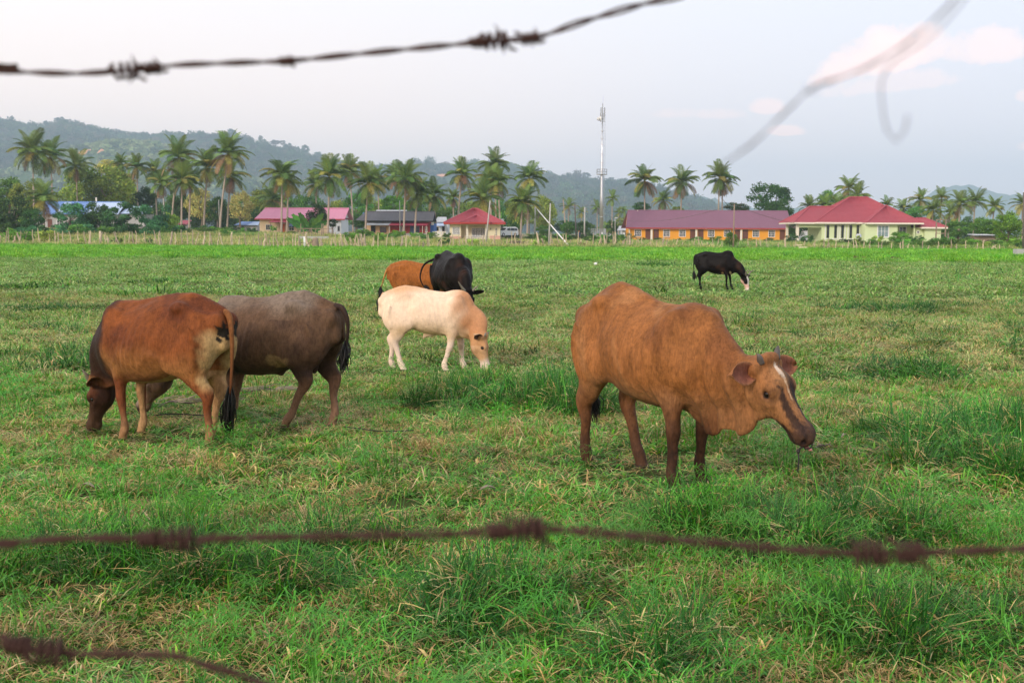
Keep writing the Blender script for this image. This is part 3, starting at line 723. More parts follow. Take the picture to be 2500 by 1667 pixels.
    make_cow(dict(
        name='cow', label='black cow with white face and curved horns grazing alone at far right', cat='cow', hide='black',
        loc=(6.13, 34.2, .02), rz=R(-26), scale=(.94, .92, .93), voxel=.018, fat=1.05, fw=1.0, hook=1.17, hump=.03, smooth=4,
        feet=[('f', .40, -.14), ('f', .48, .13), ('h', -.46, -.14), ('h', -.56, .13)],
        head=dict(poll=(1.0, .0, .50), dir=(.22, -.05, -1), up=(.95, -.2, .2), size=1.12, mid=(.72, .0, .72), midup=nrm((.7, 0, .7)), n0=-.04),
        paint=lambda V, H_: paint_black(V, H_, True),
        ears={'R': (-.3, 1.0, -.3, .5, .6, .2, .18, .10), 'L': (0, 1.0, 0, .75, 0, .5, .18, .10)},
        ear_out=(.012, .01, .01), ear_in=(.02, .014, .012), ear_rim=(.012, .01, .01),
        horns={'mat': 'pale', 'L': dict(p=[(.01, .066, -.01), (-.06, .14, .03), (-.10, .15, .12), (-.06, .10, .19)], r=.028), 'R': dict(p=[(.01, .066, -.01), (-.06, .14, .03), (-.10, .15, .12), (-.06, .10, .19)], r=.028)},
        tail=[(-.67, 0, 1.12), (-.74, 0, 1.05), (-.76, 0, .80), (-.74, 0, .5)], tail_col=((.012, .009, .009), (.010, .008, .008)), tuft=.22))
    make_cow(dict(
        name='cow', label='black cow facing the camera with head lowered behind the cream calf', cat='cow', hide='black',
        loc=(-1.13, 21.6, 0), rz=R(-70), scale=(1.08, 1.10, 1.09), voxel=.015, fat=1.06, fw=1.06, hook=1.19, hump=.02, smooth=4,
        dtop=[0, 0, 0, .01, 0, -.01, -.02, -.05, -.07, -.05],
        feet=[('f', .36, -.15), ('f', .40, .15), ('h', -.50, -.14), ('h', -.44, .14)],
        head=dict(poll=(.92, -.0, .60), dir=(.3, 0, -1), up=(.9, 0, .3), size=1.0, mid=(.70, .0, .78), midup=nrm((.7, 0, .7)), n0=-.08),
        paint=paint_black,
        ears={'R': (-.05, 1.0, .1, .6, .2, .5, .18, .10), 'L': (-.1, 1.0, .05, .75, 0, .5, .2, .10)},
        ear_out=(.012, .01, .01), ear_in=(.02, .014, .012), ear_rim=(.012, .01, .01),
        horns={'mat': 'pale', 'L': dict(p=[(.01, .066, -.01), (-.04, .12, .02), (-.06, .16, .06)], r=.024), 'R': dict(p=[(.01, .066, -.01), (-.06, .14, .04), (-.13, .20, .10)], r=.028)},
        tail=[(-.67, -.02, 1.12), (-.74, -.12, 1.08), (-.76, -.30, .98), (-.74, -.38, .78), (-.72, -.34, .62), (-.70, -.26, .54)], tail_col=((.012, .009, .009), (.010, .008, .008)), tuft=.18))
    make_cow(dict(
        name='cow', label='orange brown cow standing partly hidden behind the front facing black cow', cat='cow', hide='brown',
        loc=(-1.86, 23.4, 0), rz=R(-8), scale=(.98, .92, .905), voxel=.018, fat=1.0, fw=1.0, hook=1.15, smooth=4,
        dtop=[0, .01, .01, .01, 0, -.02, -.04, -.07, -.08, -.06],
        feet=[('f', .36, -.14), ('f', .40, .14), ('h', -.50, -.14), ('h', -.44, .14)],
        head=dict(poll=(.90, .0, .52), dir=(.15, 0, -1), up=(.95, 0, .2), size=1.0, mid=(.68, .0, .72), midup=nrm((.7, 0, .7)), n0=-.08),
        paint=paint_orange,
        ears={'R': (-.1, 1.0, -.1, .6, .2, .5, .17, .10), 'L': (0, 1.0, 0, .75, 0, .5, .17, .10)},
        ear_out=(.28, .10, .03), ear_in=(.12, .05, .03), ear_rim=(.30, .14, .06),
        horns={'mat': 'dark', 'L': dict(p=[(.01, .066, -.01), (-.03, .085, .01), (-.05, .095, .02)], r=.02), 'R': dict(p=[(.01, .066, -.01), (-.02, .075, .01), (-.03, .08, .015)], r=.02)},
        tail=[(-.67, 0, 1.10), (-.74, -.02, 1.03), (-.80, -.04, .85), (-.86, -.06, .62), (-.87, -.07, .54)], tail_col=((.42, .20, .06), (.10, .05, .03)), tuft=.2))
# ------------------------------------------------------------------ pasture: blade clumps scattered over real ground
PROTO = bpy.data.collections.new('clump_library')       # not linked to the scene: only the grass uses it
def mat_blades(name, trans=.22, rough=.5, patch_scale=.35):
    m, nt, bs = new_mat(name)
    a = nd(nt, 'ShaderNodeAttribute', attribute_name='Col').outputs['Color']
    oi = nd(nt, 'ShaderNodeObjectInfo').outputs['Random']
    g = nd(nt, 'ShaderNodeNewGeometry').outputs['Position']
    mp = nd(nt, 'ShaderNodeMapping'); mp.inputs['Scale'].default_value = (1, 1, 0); nt.links.new(g, mp.inputs[0])
    n1 = nnoise(nt, patch_scale, 4, .6, mp.outputs[0]); n2 = nnoise(nt, 2.3, 3, .6, mp.outputs[0])
    hs = nd(nt, 'ShaderNodeHueSaturation')
    nt.links.new(nmath(nt, 'MULTIPLY_ADD', n1, .07, .478), hs.inputs['Hue'])
    nt.links.new(nmath(nt, 'MULTIPLY_ADD', n2, .5, .80), hs.inputs['Saturation'])
    v = nmath(nt, 'ADD', nmath(nt, 'MULTIPLY_ADD', oi, .8, .95), nmath(nt, 'MULTIPLY_ADD', n1, 1.3, -.40))
    nt.links.new(v, hs.inputs['Value']); nt.links.new(a, hs.inputs['Color'])
    nt.links.new(hs.outputs[0], bs.inputs['Base Color']); bs.inputs['Roughness'].default_value = rough; bs.inputs['Specular IOR Level'].default_value = .16
    tr = nd(nt, 'ShaderNodeBsdfTranslucent'); mul = nd(nt, 'ShaderNodeVectorMath', operation='MULTIPLY'); nt.links.new(hs.outputs[0], mul.inputs[0]); mul.inputs[1].default_value = (1.25, 1.15, .6)
    nt.links.new(mul.outputs[0], tr.inputs['Color'])
    mx = nd(nt, 'ShaderNodeMixShader'); mx.inputs[0].default_value = trans
    out = nt.nodes.get('Material Output'); nt.links.new(bs.outputs[0], mx.inputs[1]); nt.links.new(tr.outputs[0], mx.inputs[2]); nt.links.new(mx.outputs[0], out.inputs[0])
    return m
M_BLADE = mat_blades('grass_blades')
GREENS = [(.085, .22, .035), (.12, .28, .045), (.065, .175, .030), (.16, .32, .06), (.10, .24, .06), (.18, .31, .075)]
TANS = [(.48, .34, .17), (.40, .26, .12), (.56, .43, .25), (.33, .20, .10), (.50, .30, .15)]
DARKS = [(.026, .085, .018), (.04, .115, .025), (.05, .11, .03)]
BRIGHT = [(.17, .34, .04), (.22, .38, .05), (.12, .27, .03), (.28, .40, .08)]
OLIVE = [(.27, .34, .11), (.34, .37, .15), (.19, .31, .08), (.42, .40, .20)]

def clump(name, n, rad, hmin, hmax, wid, lean, bend, cols, segs=3, seed=0, litter=0, star=0, litcols=TANS):
    r = np.random.default_rng(seed); V = []; F = []; C = []
    def ribbon(pts, w, c, side):
        b = len(V); m = len(pts)
        for i, p in enumerate(pts):
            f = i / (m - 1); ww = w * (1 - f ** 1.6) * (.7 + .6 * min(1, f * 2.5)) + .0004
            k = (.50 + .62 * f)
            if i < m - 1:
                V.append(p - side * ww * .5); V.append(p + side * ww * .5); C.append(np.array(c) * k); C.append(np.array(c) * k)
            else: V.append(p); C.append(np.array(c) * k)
        for i in range(m - 2): F.append((b + 2 * i, b + 2 * i + 1, b + 2 * i + 3)); F.append((b + 2 * i, b + 2 * i + 3, b + 2 * i + 2))
        F.append((b + 2 * m - 4, b + 2 * m - 3, b + 2 * m - 2))
    for i in range(n):
        a = r.uniform(0, 6.283); q = rad * math.sqrt(r.uniform()); p0 = np.array([q * math.cos(a), q * math.sin(a), -.01])
        h = r.uniform(hmin, hmax) * (1 - .35 * q / rad); az = a + r.normal(0, .8); ln = abs(r.normal(lean, lean * .5)); bd = abs(r.normal(bend, bend * .6))
        dv = np.array([math.cos(az), math.sin(az), 0]); side = np.array([-math.sin(az + r.normal(0, .5)), math.cos(az), 0]); side /= np.linalg.norm(side)
        c = np.array(cols[r.integers(len(cols))]) * r.uniform(.75, 1.2); pts = []
        for j in range(segs + 1):
            f = j / segs; ang = ln + bd * f; pts.append(p0 + (dv * math.sin(min(ang, 1.9)) + np.array([0, 0, 1]) * max(math.cos(ang), -.35)) * h * f)
        ribbon(pts, wid * r.uniform(.6, 1.25), c, side)
    for i in range(litter):           # dead blades lying low and criss-crossed
        a = r.uniform(0, 6.283); q = rad * 1.1 * math.sqrt(r.uniform()); z = r.uniform(.005, hmin * .8); p0 = np.array([q * math.cos(a), q * math.sin(a), z]); az = r.uniform(0, 6.283)
        L = r.uniform(.03, .11) * (hmax / .14) ** .5; dv = np.array([math.cos(az), math.sin(az), r.uniform(-.1, .55)]); sd = np.array([-math.sin(az), math.cos(az), r.uniform(-.5, .5)])
        c = np.array(litcols[r.integers(len(litcols))]) * r.uniform(.6, 1.1)
        ribbon([p0, p0 + dv * L * .5 + np.array([0, 0, .01]), p0 + dv * L], wid * r.uniform(.4, .9), c, sd)
    for i in range(star):             # sedge stems with a whorl of leaves at the top
        a = r.uniform(0, 6.283); q = rad * .7 * math.sqrt(r.uniform()); p0 = np.array([q * math.cos(a), q * math.sin(a), 0]); ln = r.uniform(0, .35); h = hmax * r.uniform(.9, 1.5)
        top = p0 + np.array([math.cos(a) * math.sin(ln), math.sin(a) * math.sin(ln), math.cos(ln)]) * h; c = np.array(cols[0]) * .9
        ribbon([p0, (p0 + top) / 2, top], .0032, c, np.array([1, 0, 0])); ribbon([p0, (p0 + top) / 2, top], .0032, c, np.array([0, 1, 0]))
        for k in range(7):
            az = k * .9 + r.uniform(0, .4); L = r.uniform(.06, .13); dv = np.array([math.cos(az), math.sin(az), 0]); sd = np.array([-math.sin(az), math.cos(az), 0])
            ribbon([top, top + dv * L * .5 + np.array([0, 0, L * .25]), top + dv * L - np.array([0, 0, L * .05])], .0045, c * 1.25, sd)
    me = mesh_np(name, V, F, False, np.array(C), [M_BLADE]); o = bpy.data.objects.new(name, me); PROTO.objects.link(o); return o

def make_scatter(name, pts, rot, scl, idx, objs, label, cat='grass'):
    """one object that plants chosen clumps at the given points"""
    col = bpy.data.collections.new(name + '_kinds')
    for i, o in enumerate(objs):
        q = o.copy(); q.name = 'kind_%02d' % i; col.objects.link(q)
    me = bpy.data.meshes.new(name); me.vertices.add(len(pts)); me.vertices.foreach_set('co', np.asarray(pts, np.float32).ravel())
    for nm, ty, fld, arr in (('rot', 'FLOAT_VECTOR', 'vector', rot), ('scl', 'FLOAT_VECTOR', 'vector', scl)):
        a = me.attributes.new(nm, ty, 'POINT'); a.data.foreach_set(fld, np.asarray(arr, np.float32).ravel())
    a = me.attributes.new('idx', 'INT', 'POINT'); a.data.foreach_set('value', np.asarray(idx, np.int32))
    ob = link(name, me); tag(ob, label, cat, kind='stuff')
    g = bpy.data.node_groups.new(name, 'GeometryNodeTree'); g.interface.new_socket('Geometry', in_out='INPUT', socket_type='NodeSocketGeometry'); g.interface.new_socket('Geometry', in_out='OUTPUT', socket_type='NodeSocketGeometry')
    gi = g.nodes.new('NodeGroupInput'); go = g.nodes.new('NodeGroupOutput'); ip = g.nodes.new('GeometryNodeInstanceOnPoints'); ci = g.nodes.new('GeometryNodeCollectionInfo')
    ci.inputs['Collection'].default_value = col; ci.inputs['Separate Children'].default_value = True; ci.inputs['Reset Children'].default_value = True
    def attr(nm, ty):
        n = g.nodes.new('GeometryNodeInputNamedAttribute'); n.data_type = ty; n.inputs['Name'].default_value = nm
        return [s_ for s_ in n.outputs if s_.enabled and s_.name == 'Attribute'][0]
    g.links.new(gi.outputs[0], ip.inputs['Points']); g.links.new(ci.outputs[0], ip.inputs['Instance']); ip.inputs['Pick Instance'].default_value = True
    g.links.new(attr('idx', 'INT'), ip.inputs['Instance Index']); g.links.new(attr('rot', 'FLOAT_VECTOR'), ip.inputs['Rotation']); g.links.new(attr('scl', 'FLOAT_VECTOR'), ip.inputs['Scale'])
    g.links.new(ip.outputs[0], go.inputs[0])
    md = ob.modifiers.new('plant', 'NODES'); md.node_group = g
    return ob

def wedge(y0, y1, dens, margin=.8, xs=.47):
    """random points in the part of the field that the camera can see from here or from a step aside"""
    n = int(dens * ((y1 ** 2 - y0 ** 2) * xs + 2 * margin * (y1 - y0))); out = []
    y = np.sqrt(rng.uniform(y0 ** 2, y1 ** 2, int(n * 1.1))); hw = y * xs + margin; x = rng.uniform(-1, 1, len(y)) * hw
    return np.column_stack([x, y])[:n]

# ground sheet: fine near the camera, stretching past the hills
def ground_sheet():
    ys = np.concatenate([[-30, -8, 0], np.linspace(2, 14, 61)[0:], np.linspace(14.5, 60, 70), np.linspace(62, 260, 60), [300, 400, 600, 1000, 2000, 4000, 5600]])
    u = np.linspace(-1, 1, 121); V = []
    for y in ys:
        hw = max(14, abs(y) * .62 + 8) if y < 300 else min(y * 1.2, 5400)
        xs = np.sign(u) * np.abs(u) * hw; V.append(np.column_stack([xs, np.full(121, y), gz(xs, np.full(121, y))]))
    V = np.concatenate(V); F = np.array(grid_faces(len(ys), 121, 0, True))
    return mesh_np('ground', V, F, True)
m, nt, bs = new_mat('soil_and_turf')
g_ = nd(nt, 'ShaderNodeNewGeometry').outputs['Position']
a1 = nnoise(nt, .35, 5, .65, g_); a2 = nnoise(nt, 9, 6, .7, g_); a3 = nnoise(nt, 60, 4, .7, g_)
cA = nmix(nt, a2, (.030, .045, .014), (.085, .115, .035)); cB = nmix(nt, a3, (.035, .035, .016), (.09, .075, .04))
c_ = nmix(nt, nmath(nt, 'MULTIPLY_ADD', a1, 2.4, -.95, clamp=True), cA, cB)
sp_ = nd(nt, 'ShaderNodeSeparateXYZ'); nt.links.new(g_, sp_.inputs[0])
fr = nmath(nt, 'MULTIPLY_ADD', sp_.outputs[1], 1 / 40., -.5, clamp=True)
c_ = nmix(nt, fr, c_, nmix(nt, a1, (.10, .17, .045), (.17, .20, .075)))
fy = nmath(nt, 'MULTIPLY_ADD', sp_.outputs[1], 1 / 6., -122 / 6., clamp=True)
c_ = nmix(nt, fy, c_, nmix(nt, a1, (.13, .15, .06), (.30, .23, .12)))
nt.links.new(c_, bs.inputs['Base Color']); bs.inputs['Roughness'].default_value = 1; bs.inputs['Specular IOR Level'].default_value = 0
bp = nd(nt, 'ShaderNodeBump', i_Strength=.7, i_Distance=.03); nt.links.new(a2, bp.inputs['Height']); nt.links.new(bp.outputs[0], bs.inputs['Normal'])
if not ONLY or want('grass'):
    tag(link('ground', ground_sheet(), m), kind='structure')

if want('grass'):
    # kinds of clump ------------------------------------------------------
    K = {}
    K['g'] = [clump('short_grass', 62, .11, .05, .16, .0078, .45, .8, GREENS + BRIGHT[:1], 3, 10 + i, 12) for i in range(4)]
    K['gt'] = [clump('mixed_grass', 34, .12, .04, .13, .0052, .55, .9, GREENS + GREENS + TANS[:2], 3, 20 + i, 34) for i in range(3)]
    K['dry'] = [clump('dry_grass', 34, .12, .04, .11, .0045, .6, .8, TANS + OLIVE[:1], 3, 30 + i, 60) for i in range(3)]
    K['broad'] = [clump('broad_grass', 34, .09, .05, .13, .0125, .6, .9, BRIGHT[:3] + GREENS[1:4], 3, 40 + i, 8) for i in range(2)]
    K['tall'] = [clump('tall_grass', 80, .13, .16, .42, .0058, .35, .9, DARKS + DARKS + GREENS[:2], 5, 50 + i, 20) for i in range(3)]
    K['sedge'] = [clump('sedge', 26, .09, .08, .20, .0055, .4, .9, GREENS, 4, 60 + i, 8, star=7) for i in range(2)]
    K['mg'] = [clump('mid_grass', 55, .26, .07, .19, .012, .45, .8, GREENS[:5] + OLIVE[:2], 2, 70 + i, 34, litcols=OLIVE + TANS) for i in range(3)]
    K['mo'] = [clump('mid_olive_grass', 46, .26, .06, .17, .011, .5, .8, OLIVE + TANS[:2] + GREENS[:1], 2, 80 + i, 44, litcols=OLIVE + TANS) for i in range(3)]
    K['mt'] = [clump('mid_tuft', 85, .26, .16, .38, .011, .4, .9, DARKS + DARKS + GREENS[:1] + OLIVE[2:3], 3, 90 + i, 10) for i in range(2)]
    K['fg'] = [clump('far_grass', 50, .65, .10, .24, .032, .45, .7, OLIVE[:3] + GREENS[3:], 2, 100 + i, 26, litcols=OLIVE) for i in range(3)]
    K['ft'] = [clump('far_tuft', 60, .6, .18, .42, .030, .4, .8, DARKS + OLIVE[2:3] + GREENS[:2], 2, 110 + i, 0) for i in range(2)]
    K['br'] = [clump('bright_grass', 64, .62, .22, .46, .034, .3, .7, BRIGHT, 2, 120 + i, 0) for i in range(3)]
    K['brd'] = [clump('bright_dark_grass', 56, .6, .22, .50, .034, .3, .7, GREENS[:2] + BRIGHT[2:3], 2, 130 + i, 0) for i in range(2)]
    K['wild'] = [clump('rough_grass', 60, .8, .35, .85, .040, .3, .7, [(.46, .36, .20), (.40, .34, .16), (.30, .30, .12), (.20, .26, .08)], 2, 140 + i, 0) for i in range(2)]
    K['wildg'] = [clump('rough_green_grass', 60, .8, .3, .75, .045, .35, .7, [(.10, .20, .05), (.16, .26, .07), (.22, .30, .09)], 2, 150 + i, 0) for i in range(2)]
    kinds = []; ki = {}
    for k, v in K.items(): ki[k] = list(range(len(kinds), len(kinds) + len(v))); kinds += v

    def plant(name, P, weights, label, smin=.75, smax=1.25, hfun=None, tilt=.12):
        """weights: list of (kind, array of likelihood per point)"""
        W = np.stack([w * np.ones(len(P)) for _, w in weights], 1); W = np.maximum(W, 0); W /= W.sum(1, keepdims=True) + 1e-9
        cs = W.cumsum(1); r = rng.uniform(size=len(P)); pick = np.minimum((r[:, None] > cs).sum(1), len(weights) - 1)
        idx = np.array([ki[weights[p][0]][rng.integers(len(ki[weights[p][0]]))] for p in pick])
        s = rng.uniform(smin, smax, len(P)); hz = s * (hfun(P) if hfun is not None else 1)
        pts = np.column_stack([P, gz(P[:, 0], P[:, 1])]); rot = np.column_stack([rng.normal(0, tilt, len(P)), rng.normal(0, tilt, len(P)), rng.uniform(0, 6.283, len(P))])
        return make_scatter(name, pts, rot, np.column_stack([s, s, hz]), idx, kinds, label)

    # tall tufts seen in the photo, as (pixel x, pixel y, radius m)
    TUFTS = [(1090, 985, .55), (1190, 960, .45), (1300, 985, .6), (1390, 1000, .5), (2240, 1085, .5), (2330, 1120, .55), (2440, 1150, .6), (1930, 1330, .45), (2080, 1290, .5), (1780, 1310, .4),
             (2210, 920, .6), (2270, 905, .5), (120, 760, .9), (180, 870, .8), (420, 760, .8), (90, 700, 1.0), (400, 690, 1.1), (160, 905, .7), (2470, 1060, .6), (1400, 940, .4), (2150, 760, 1.2), (1620, 650, 2.0), (1850, 700, .9), (2180, 640, 2.2),
             (310, 1420, .3), (420, 1400, .35), (200, 1370, .3), (520, 1440, .35), (860, 1370, .3), (1180, 1480, .35), (1110, 1560, .3), (2180, 1560, .35), (2330, 1530, .35), (1650, 1600, .3), (700, 1450, .3), (60, 1420, .3)]
    TC = np.array([[*ground_at(px, py)[:2], r_] for px, py, r_ in TUFTS])
    def cow_w(P):
        """1 where grass is trodden short, and thinned for contact shade, under the cattle"""
        w = np.zeros(len(P))
        for cx, cy, a in ((1.0, 7.7, -58), (-2.83, 9.1, 157), (-2.12, 9.9, 160), (-.98, 13.9, -7)):
            c_, s_ = math.cos(R(a)), math.sin(R(a)); u = (P[:, 0] - cx) * c_ + (P[:, 1] - cy) * s_; v = -(P[:, 0] - cx) * s_ + (P[:, 1] - cy) * c_
            w = np.maximum(w, np.exp(-(u / 1.05) ** 2 - (v / .55) ** 2))
        return w
    def tuft_w(P):
        w = np.zeros(len(P))
        for cx, cy, r_ in TC: w = np.maximum(w, np.exp(-((P[:, 0] - cx) ** 2 + (P[:, 1] - cy) ** 2) / (r_ * .6) ** 2))
        return w
    COWS = np.array([[.985, 7.8], [-2.83, 9.1], [-2.12, 9.9]])
    # near turf
    P = wedge(2.6, 6.6, 150, 2.3); d_ = snoise(P, .55, 71); t_ = snoise(P, 1.6, 72); tw = tuft_w(P); bare = sstep(.55, 1.0, snoise(P, .8, 73))
    keep = rng.uniform(size=len(P)) > .55 * bare; P, d_, t_, tw = P[keep], d_[keep], t_[keep], tw[keep]
    hf = lambda P: .85 + .30 * snoise(P, .9, 74) + .25 * tuft_w(P)
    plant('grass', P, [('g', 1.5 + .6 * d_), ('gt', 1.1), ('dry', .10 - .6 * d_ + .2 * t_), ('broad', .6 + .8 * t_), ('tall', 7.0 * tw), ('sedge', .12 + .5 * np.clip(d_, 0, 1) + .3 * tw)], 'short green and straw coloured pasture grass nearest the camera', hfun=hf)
    # turf around the cattle
    P = wedge(6.6, 13, 80, 2.4); d_ = snoise(P, .35, 75); t_ = snoise(P, 1.1, 76); tw = tuft_w(P)
    hf = lambda P: (.80 + .25 * snoise(P, .7, 77) + .4 * tuft_w(P)) * (1 - .62 * cow_w(P))
    keep = rng.uniform(size=len(P)) > .35 * cow_w(P); P, d_, t_, tw = P[keep], d_[keep], t_[keep], tw[keep]  # thinned so the dark soil showing stands in for contact shade
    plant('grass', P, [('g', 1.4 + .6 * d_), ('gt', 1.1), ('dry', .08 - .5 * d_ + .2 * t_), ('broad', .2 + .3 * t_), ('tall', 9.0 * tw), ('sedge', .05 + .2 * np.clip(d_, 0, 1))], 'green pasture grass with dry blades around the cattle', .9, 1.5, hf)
    P = wedge(12.5, 30, 26, 3); d_ = snoise(P, .16, 78); t_ = snoise(P, .5, 79); tw = tuft_w(P)
    hf = lambda P: (.72 + .25 * snoise(P, .4, 80) + .4 * tuft_w(P)) * (1 - .5 * cow_w(P))
    plant('grass', P, [('mg', 1.0 + .9 * d_), ('mo', .38 - .4 * d_), ('mt', .03 + .16 * np.clip(t_ - .3, 0, 1) + 5 * tw)], 'green and olive pasture grass in the middle of the field', .8, 1.3, hf)
    P = wedge(29, 70, 4.6, 4); d_ = snoise(P, .07, 81); t_ = snoise(P, .2, 82); tw = tuft_w(P)
    plant('grass', P, [('fg', 1.1 - .2 * d_), ('mo', .4 + .1 * d_), ('ft', .03 + .2 * np.clip(t_ - .45, 0, 1) + 5 * tw)], 'pale olive grass in the farther part of the field', .8, 1.3, lambda P: .7 + .25 * snoise(P, .15, 83))
    # bright green crop strip before the far fence
    P = wedge(63, 123, 3.6, 6); P = P[P[:, 1] > 68 + 3 * snoise(P[:, :1] * [[1]], .03, 84)]; t_ = snoise(P, .10, 85); d_ = snoise(P * (1, .5), .05, 86)
    plant('grass', P, [('br', 1.3 - .2 * t_), ('brd', .25 + .75 * np.clip(t_, 0, 1)), ('fg', np.clip(.25 * d_ - .02, 0, 1) + .5 * (P[:, 1] > 117))], 'bright green tall grass strip in front of the far fence', .8, 1.3, lambda P: .85 + .25 * snoise(P, .12, 87))
    # rough ground behind the fence
    P = wedge(123, 205, .9, 6); t_ = snoise(P, .05, 88); rt = sstep(0, 30, P[:, 0])
    plant('grass', P, [('wild', .9 + .6 * t_ - .6 * rt), ('wildg', .6 - .5 * t_ + .4 * rt), ('br', .9 * rt * (P[:, 1] < 160))], 'rough straw and green grass between the fence and the houses', .8, 1.4)
# ------------------------------------------------------------------ hills
def mat_leaf(name, col, var=.55, trans=.25, big=.12):
    m, nt, bs = new_mat(name)
    oi = nd(nt, 'ShaderNodeObjectInfo').outputs['Random']; g = nd(nt, 'ShaderNodeNewGeometry')
    a = nd(nt, 'ShaderNodeAttribute', attribute_name='Col').outputs['Color']
    n1 = nnoise(nt, big, 4, .6, g.outputs['Position'])
    hs = nd(nt, 'ShaderNodeHueSaturation'); nt.links.new(nmath(nt, 'MULTIPLY_ADD', oi, .04, .48), hs.inputs['Hue'])
    v = nmath(nt, 'ADD', nmath(nt, 'MULTIPLY_ADD', oi, .45, .62), nmath(nt, 'MULTIPLY_ADD', n1, 2 * var, -var)); nt.links.new(v, hs.inputs['Value'])
    c = nmix(nt, 1.0, a, tuple(col), 'MULTIPLY'); nt.links.new(c, hs.inputs['Color'])
    nt.links.new(hs.outputs[0], bs.inputs['Base Color']); bs.inputs['Roughness'].default_value = .55; bs.inputs['Specular IOR Level'].default_value = .1
    tr = nd(nt, 'ShaderNodeBsdfTranslucent'); nt.links.new(hs.outputs[0], tr.inputs['Color']); mx = nd(nt, 'ShaderNodeMixShader'); mx.inputs[0].default_value = trans
    out = nt.nodes.get('Material Output'); nt.links.new(bs.outputs[0], mx.inputs[1]); nt.links.new(tr.outputs[0], mx.inputs[2]); nt.links.new(mx.outputs[0], out.inputs[0])
    return m
LEAF = {k: mat_leaf(k + '_foliage', c) for k, c in dict(dark=(.070, .15, .04), mid=(.13, .28, .055), olive=(.32, .45, .08), yellow=(.55, .52, .18), fresh=(.18, .42, .06), blue=(.08, .22, .085), dry=(.22, .17, .09)).items()}
M_BARK = mat_plain('bark', (.20, .15, .11), .9, var=.4, scale=3, bump=.5)
M_BARKP = mat_plain('palm_bark', (.42, .33, .26), .85, var=.35, scale=4, bump=.5, bscale=12)

def crown_mesh(name, seed, n=4200, lumps=26, leaf=.055, squash=.8, open_=0.0, lump_r=(.20, .36)):
    """unit-radius crown: many small leaf faces spread over overlapping lumps, with gaps"""
    r = np.random.default_rng(seed); V = np.zeros((n * 4, 3)); C = np.zeros((n * 4, 3))
    lc = r.normal(size=(lumps, 3)); lc /= np.linalg.norm(lc, axis=1)[:, None]; lc *= r.uniform(.35, .78, lumps)[:, None] ** .7; lc[:, 2] *= squash
    lr = r.uniform(lump_r[0], lump_r[1], lumps); k = r.integers(0, lumps, n)
    d = r.normal(size=(n, 3)); d /= np.linalg.norm(d, axis=1)[:, None]; d[:, 2] = np.abs(d[:, 2]) * .9 + d[:, 2] * .1 * 1
    flip = r.uniform(size=n) < .25; d[flip, 2] *= -.6
    P = lc[k] + d * (lr[k] * r.uniform(.55, 1.08, n))[:, None]
    nv = d * .8 + r.normal(size=(n, 3)) * .55; nv /= np.linalg.norm(nv, axis=1)[:, None]
    t = np.cross(nv, r.normal(size=(n, 3))); t /= np.linalg.norm(t, axis=1)[:, None]; b = np.cross(nv, t)
    s = leaf * r.uniform(.5, 1.3, n)[:, None]; q = s * r.uniform(.35, .7, n)[:, None]
    V[0::4] = P - t * s; V[1::4] = P - b * q + t * s * .1; V[2::4] = P + t * s; V[3::4] = P + b * q + t * s * .1
    c = (r.uniform(.6, 1.35, n) * (1 + .25 * r.normal(size=lumps)[k]))[:, None] * np.array([1, 1, 1]) * np.column_stack([r.uniform(.85, 1.25, n), np.ones(n), r.uniform(.8, 1.1, n)])
    for i in range(4): C[i::4] = c
    return mesh_np(name, V, np.arange(n * 4).reshape(-1, 4), False, np.clip(C, .05, 3))
CROWNS = [crown_mesh('crown', 300 + i, 5200, 34, .05) for i in range(4)]
CROWNS_F = [crown_mesh('feathery_crown', 320 + i, 4200, 16, .045, .7, lump_r=(.16, .30)) for i in range(2)]
BUSHES = [crown_mesh('bush', 340 + i, 1500, 18, .075, .75) for i in range(4)]
FARC = [crown_mesh('far_crown', 360 + i, 800, 14, .11, .75, lump_r=(.3, .5)) for i in range(4)]
def set_mat(o, m):
    if not o.material_slots: o.data.materials.append(m)
    o.material_slots[0].link = 'OBJECT'; o.material_slots[0].material = m

def trunk_mesh(h, r, seed, limbs=5, spread=.5):
    rr = random.Random(seed); m = MB(); pts = [(0, 0, -.3)]; x = y = 0
    for i in range(1, 6): x += rr.gauss(0, .04) * h; y += rr.gauss(0, .04) * h; pts.append((x, y, h * i / 5))
    m.tube(pts, [r * 1.25, r, r * .85, r * .7, r * .55, r * .3], 8)
    for k in range(limbs):
        a = k * 2.4 + rr.random(); z0 = h * rr.uniform(.4, .85); p0 = Vector((x * z0 / h, y * z0 / h, z0)); L = spread * h * rr.uniform(.6, 1.1)
        d = Vector((math.cos(a), math.sin(a), .75)); m.tube([p0, p0 + d * L * .5, p0 + d * L + Vector((0, 0, L * .15))], [r * .42, r * .28, r * .1], 6)
    return m.mesh('trunk', True)

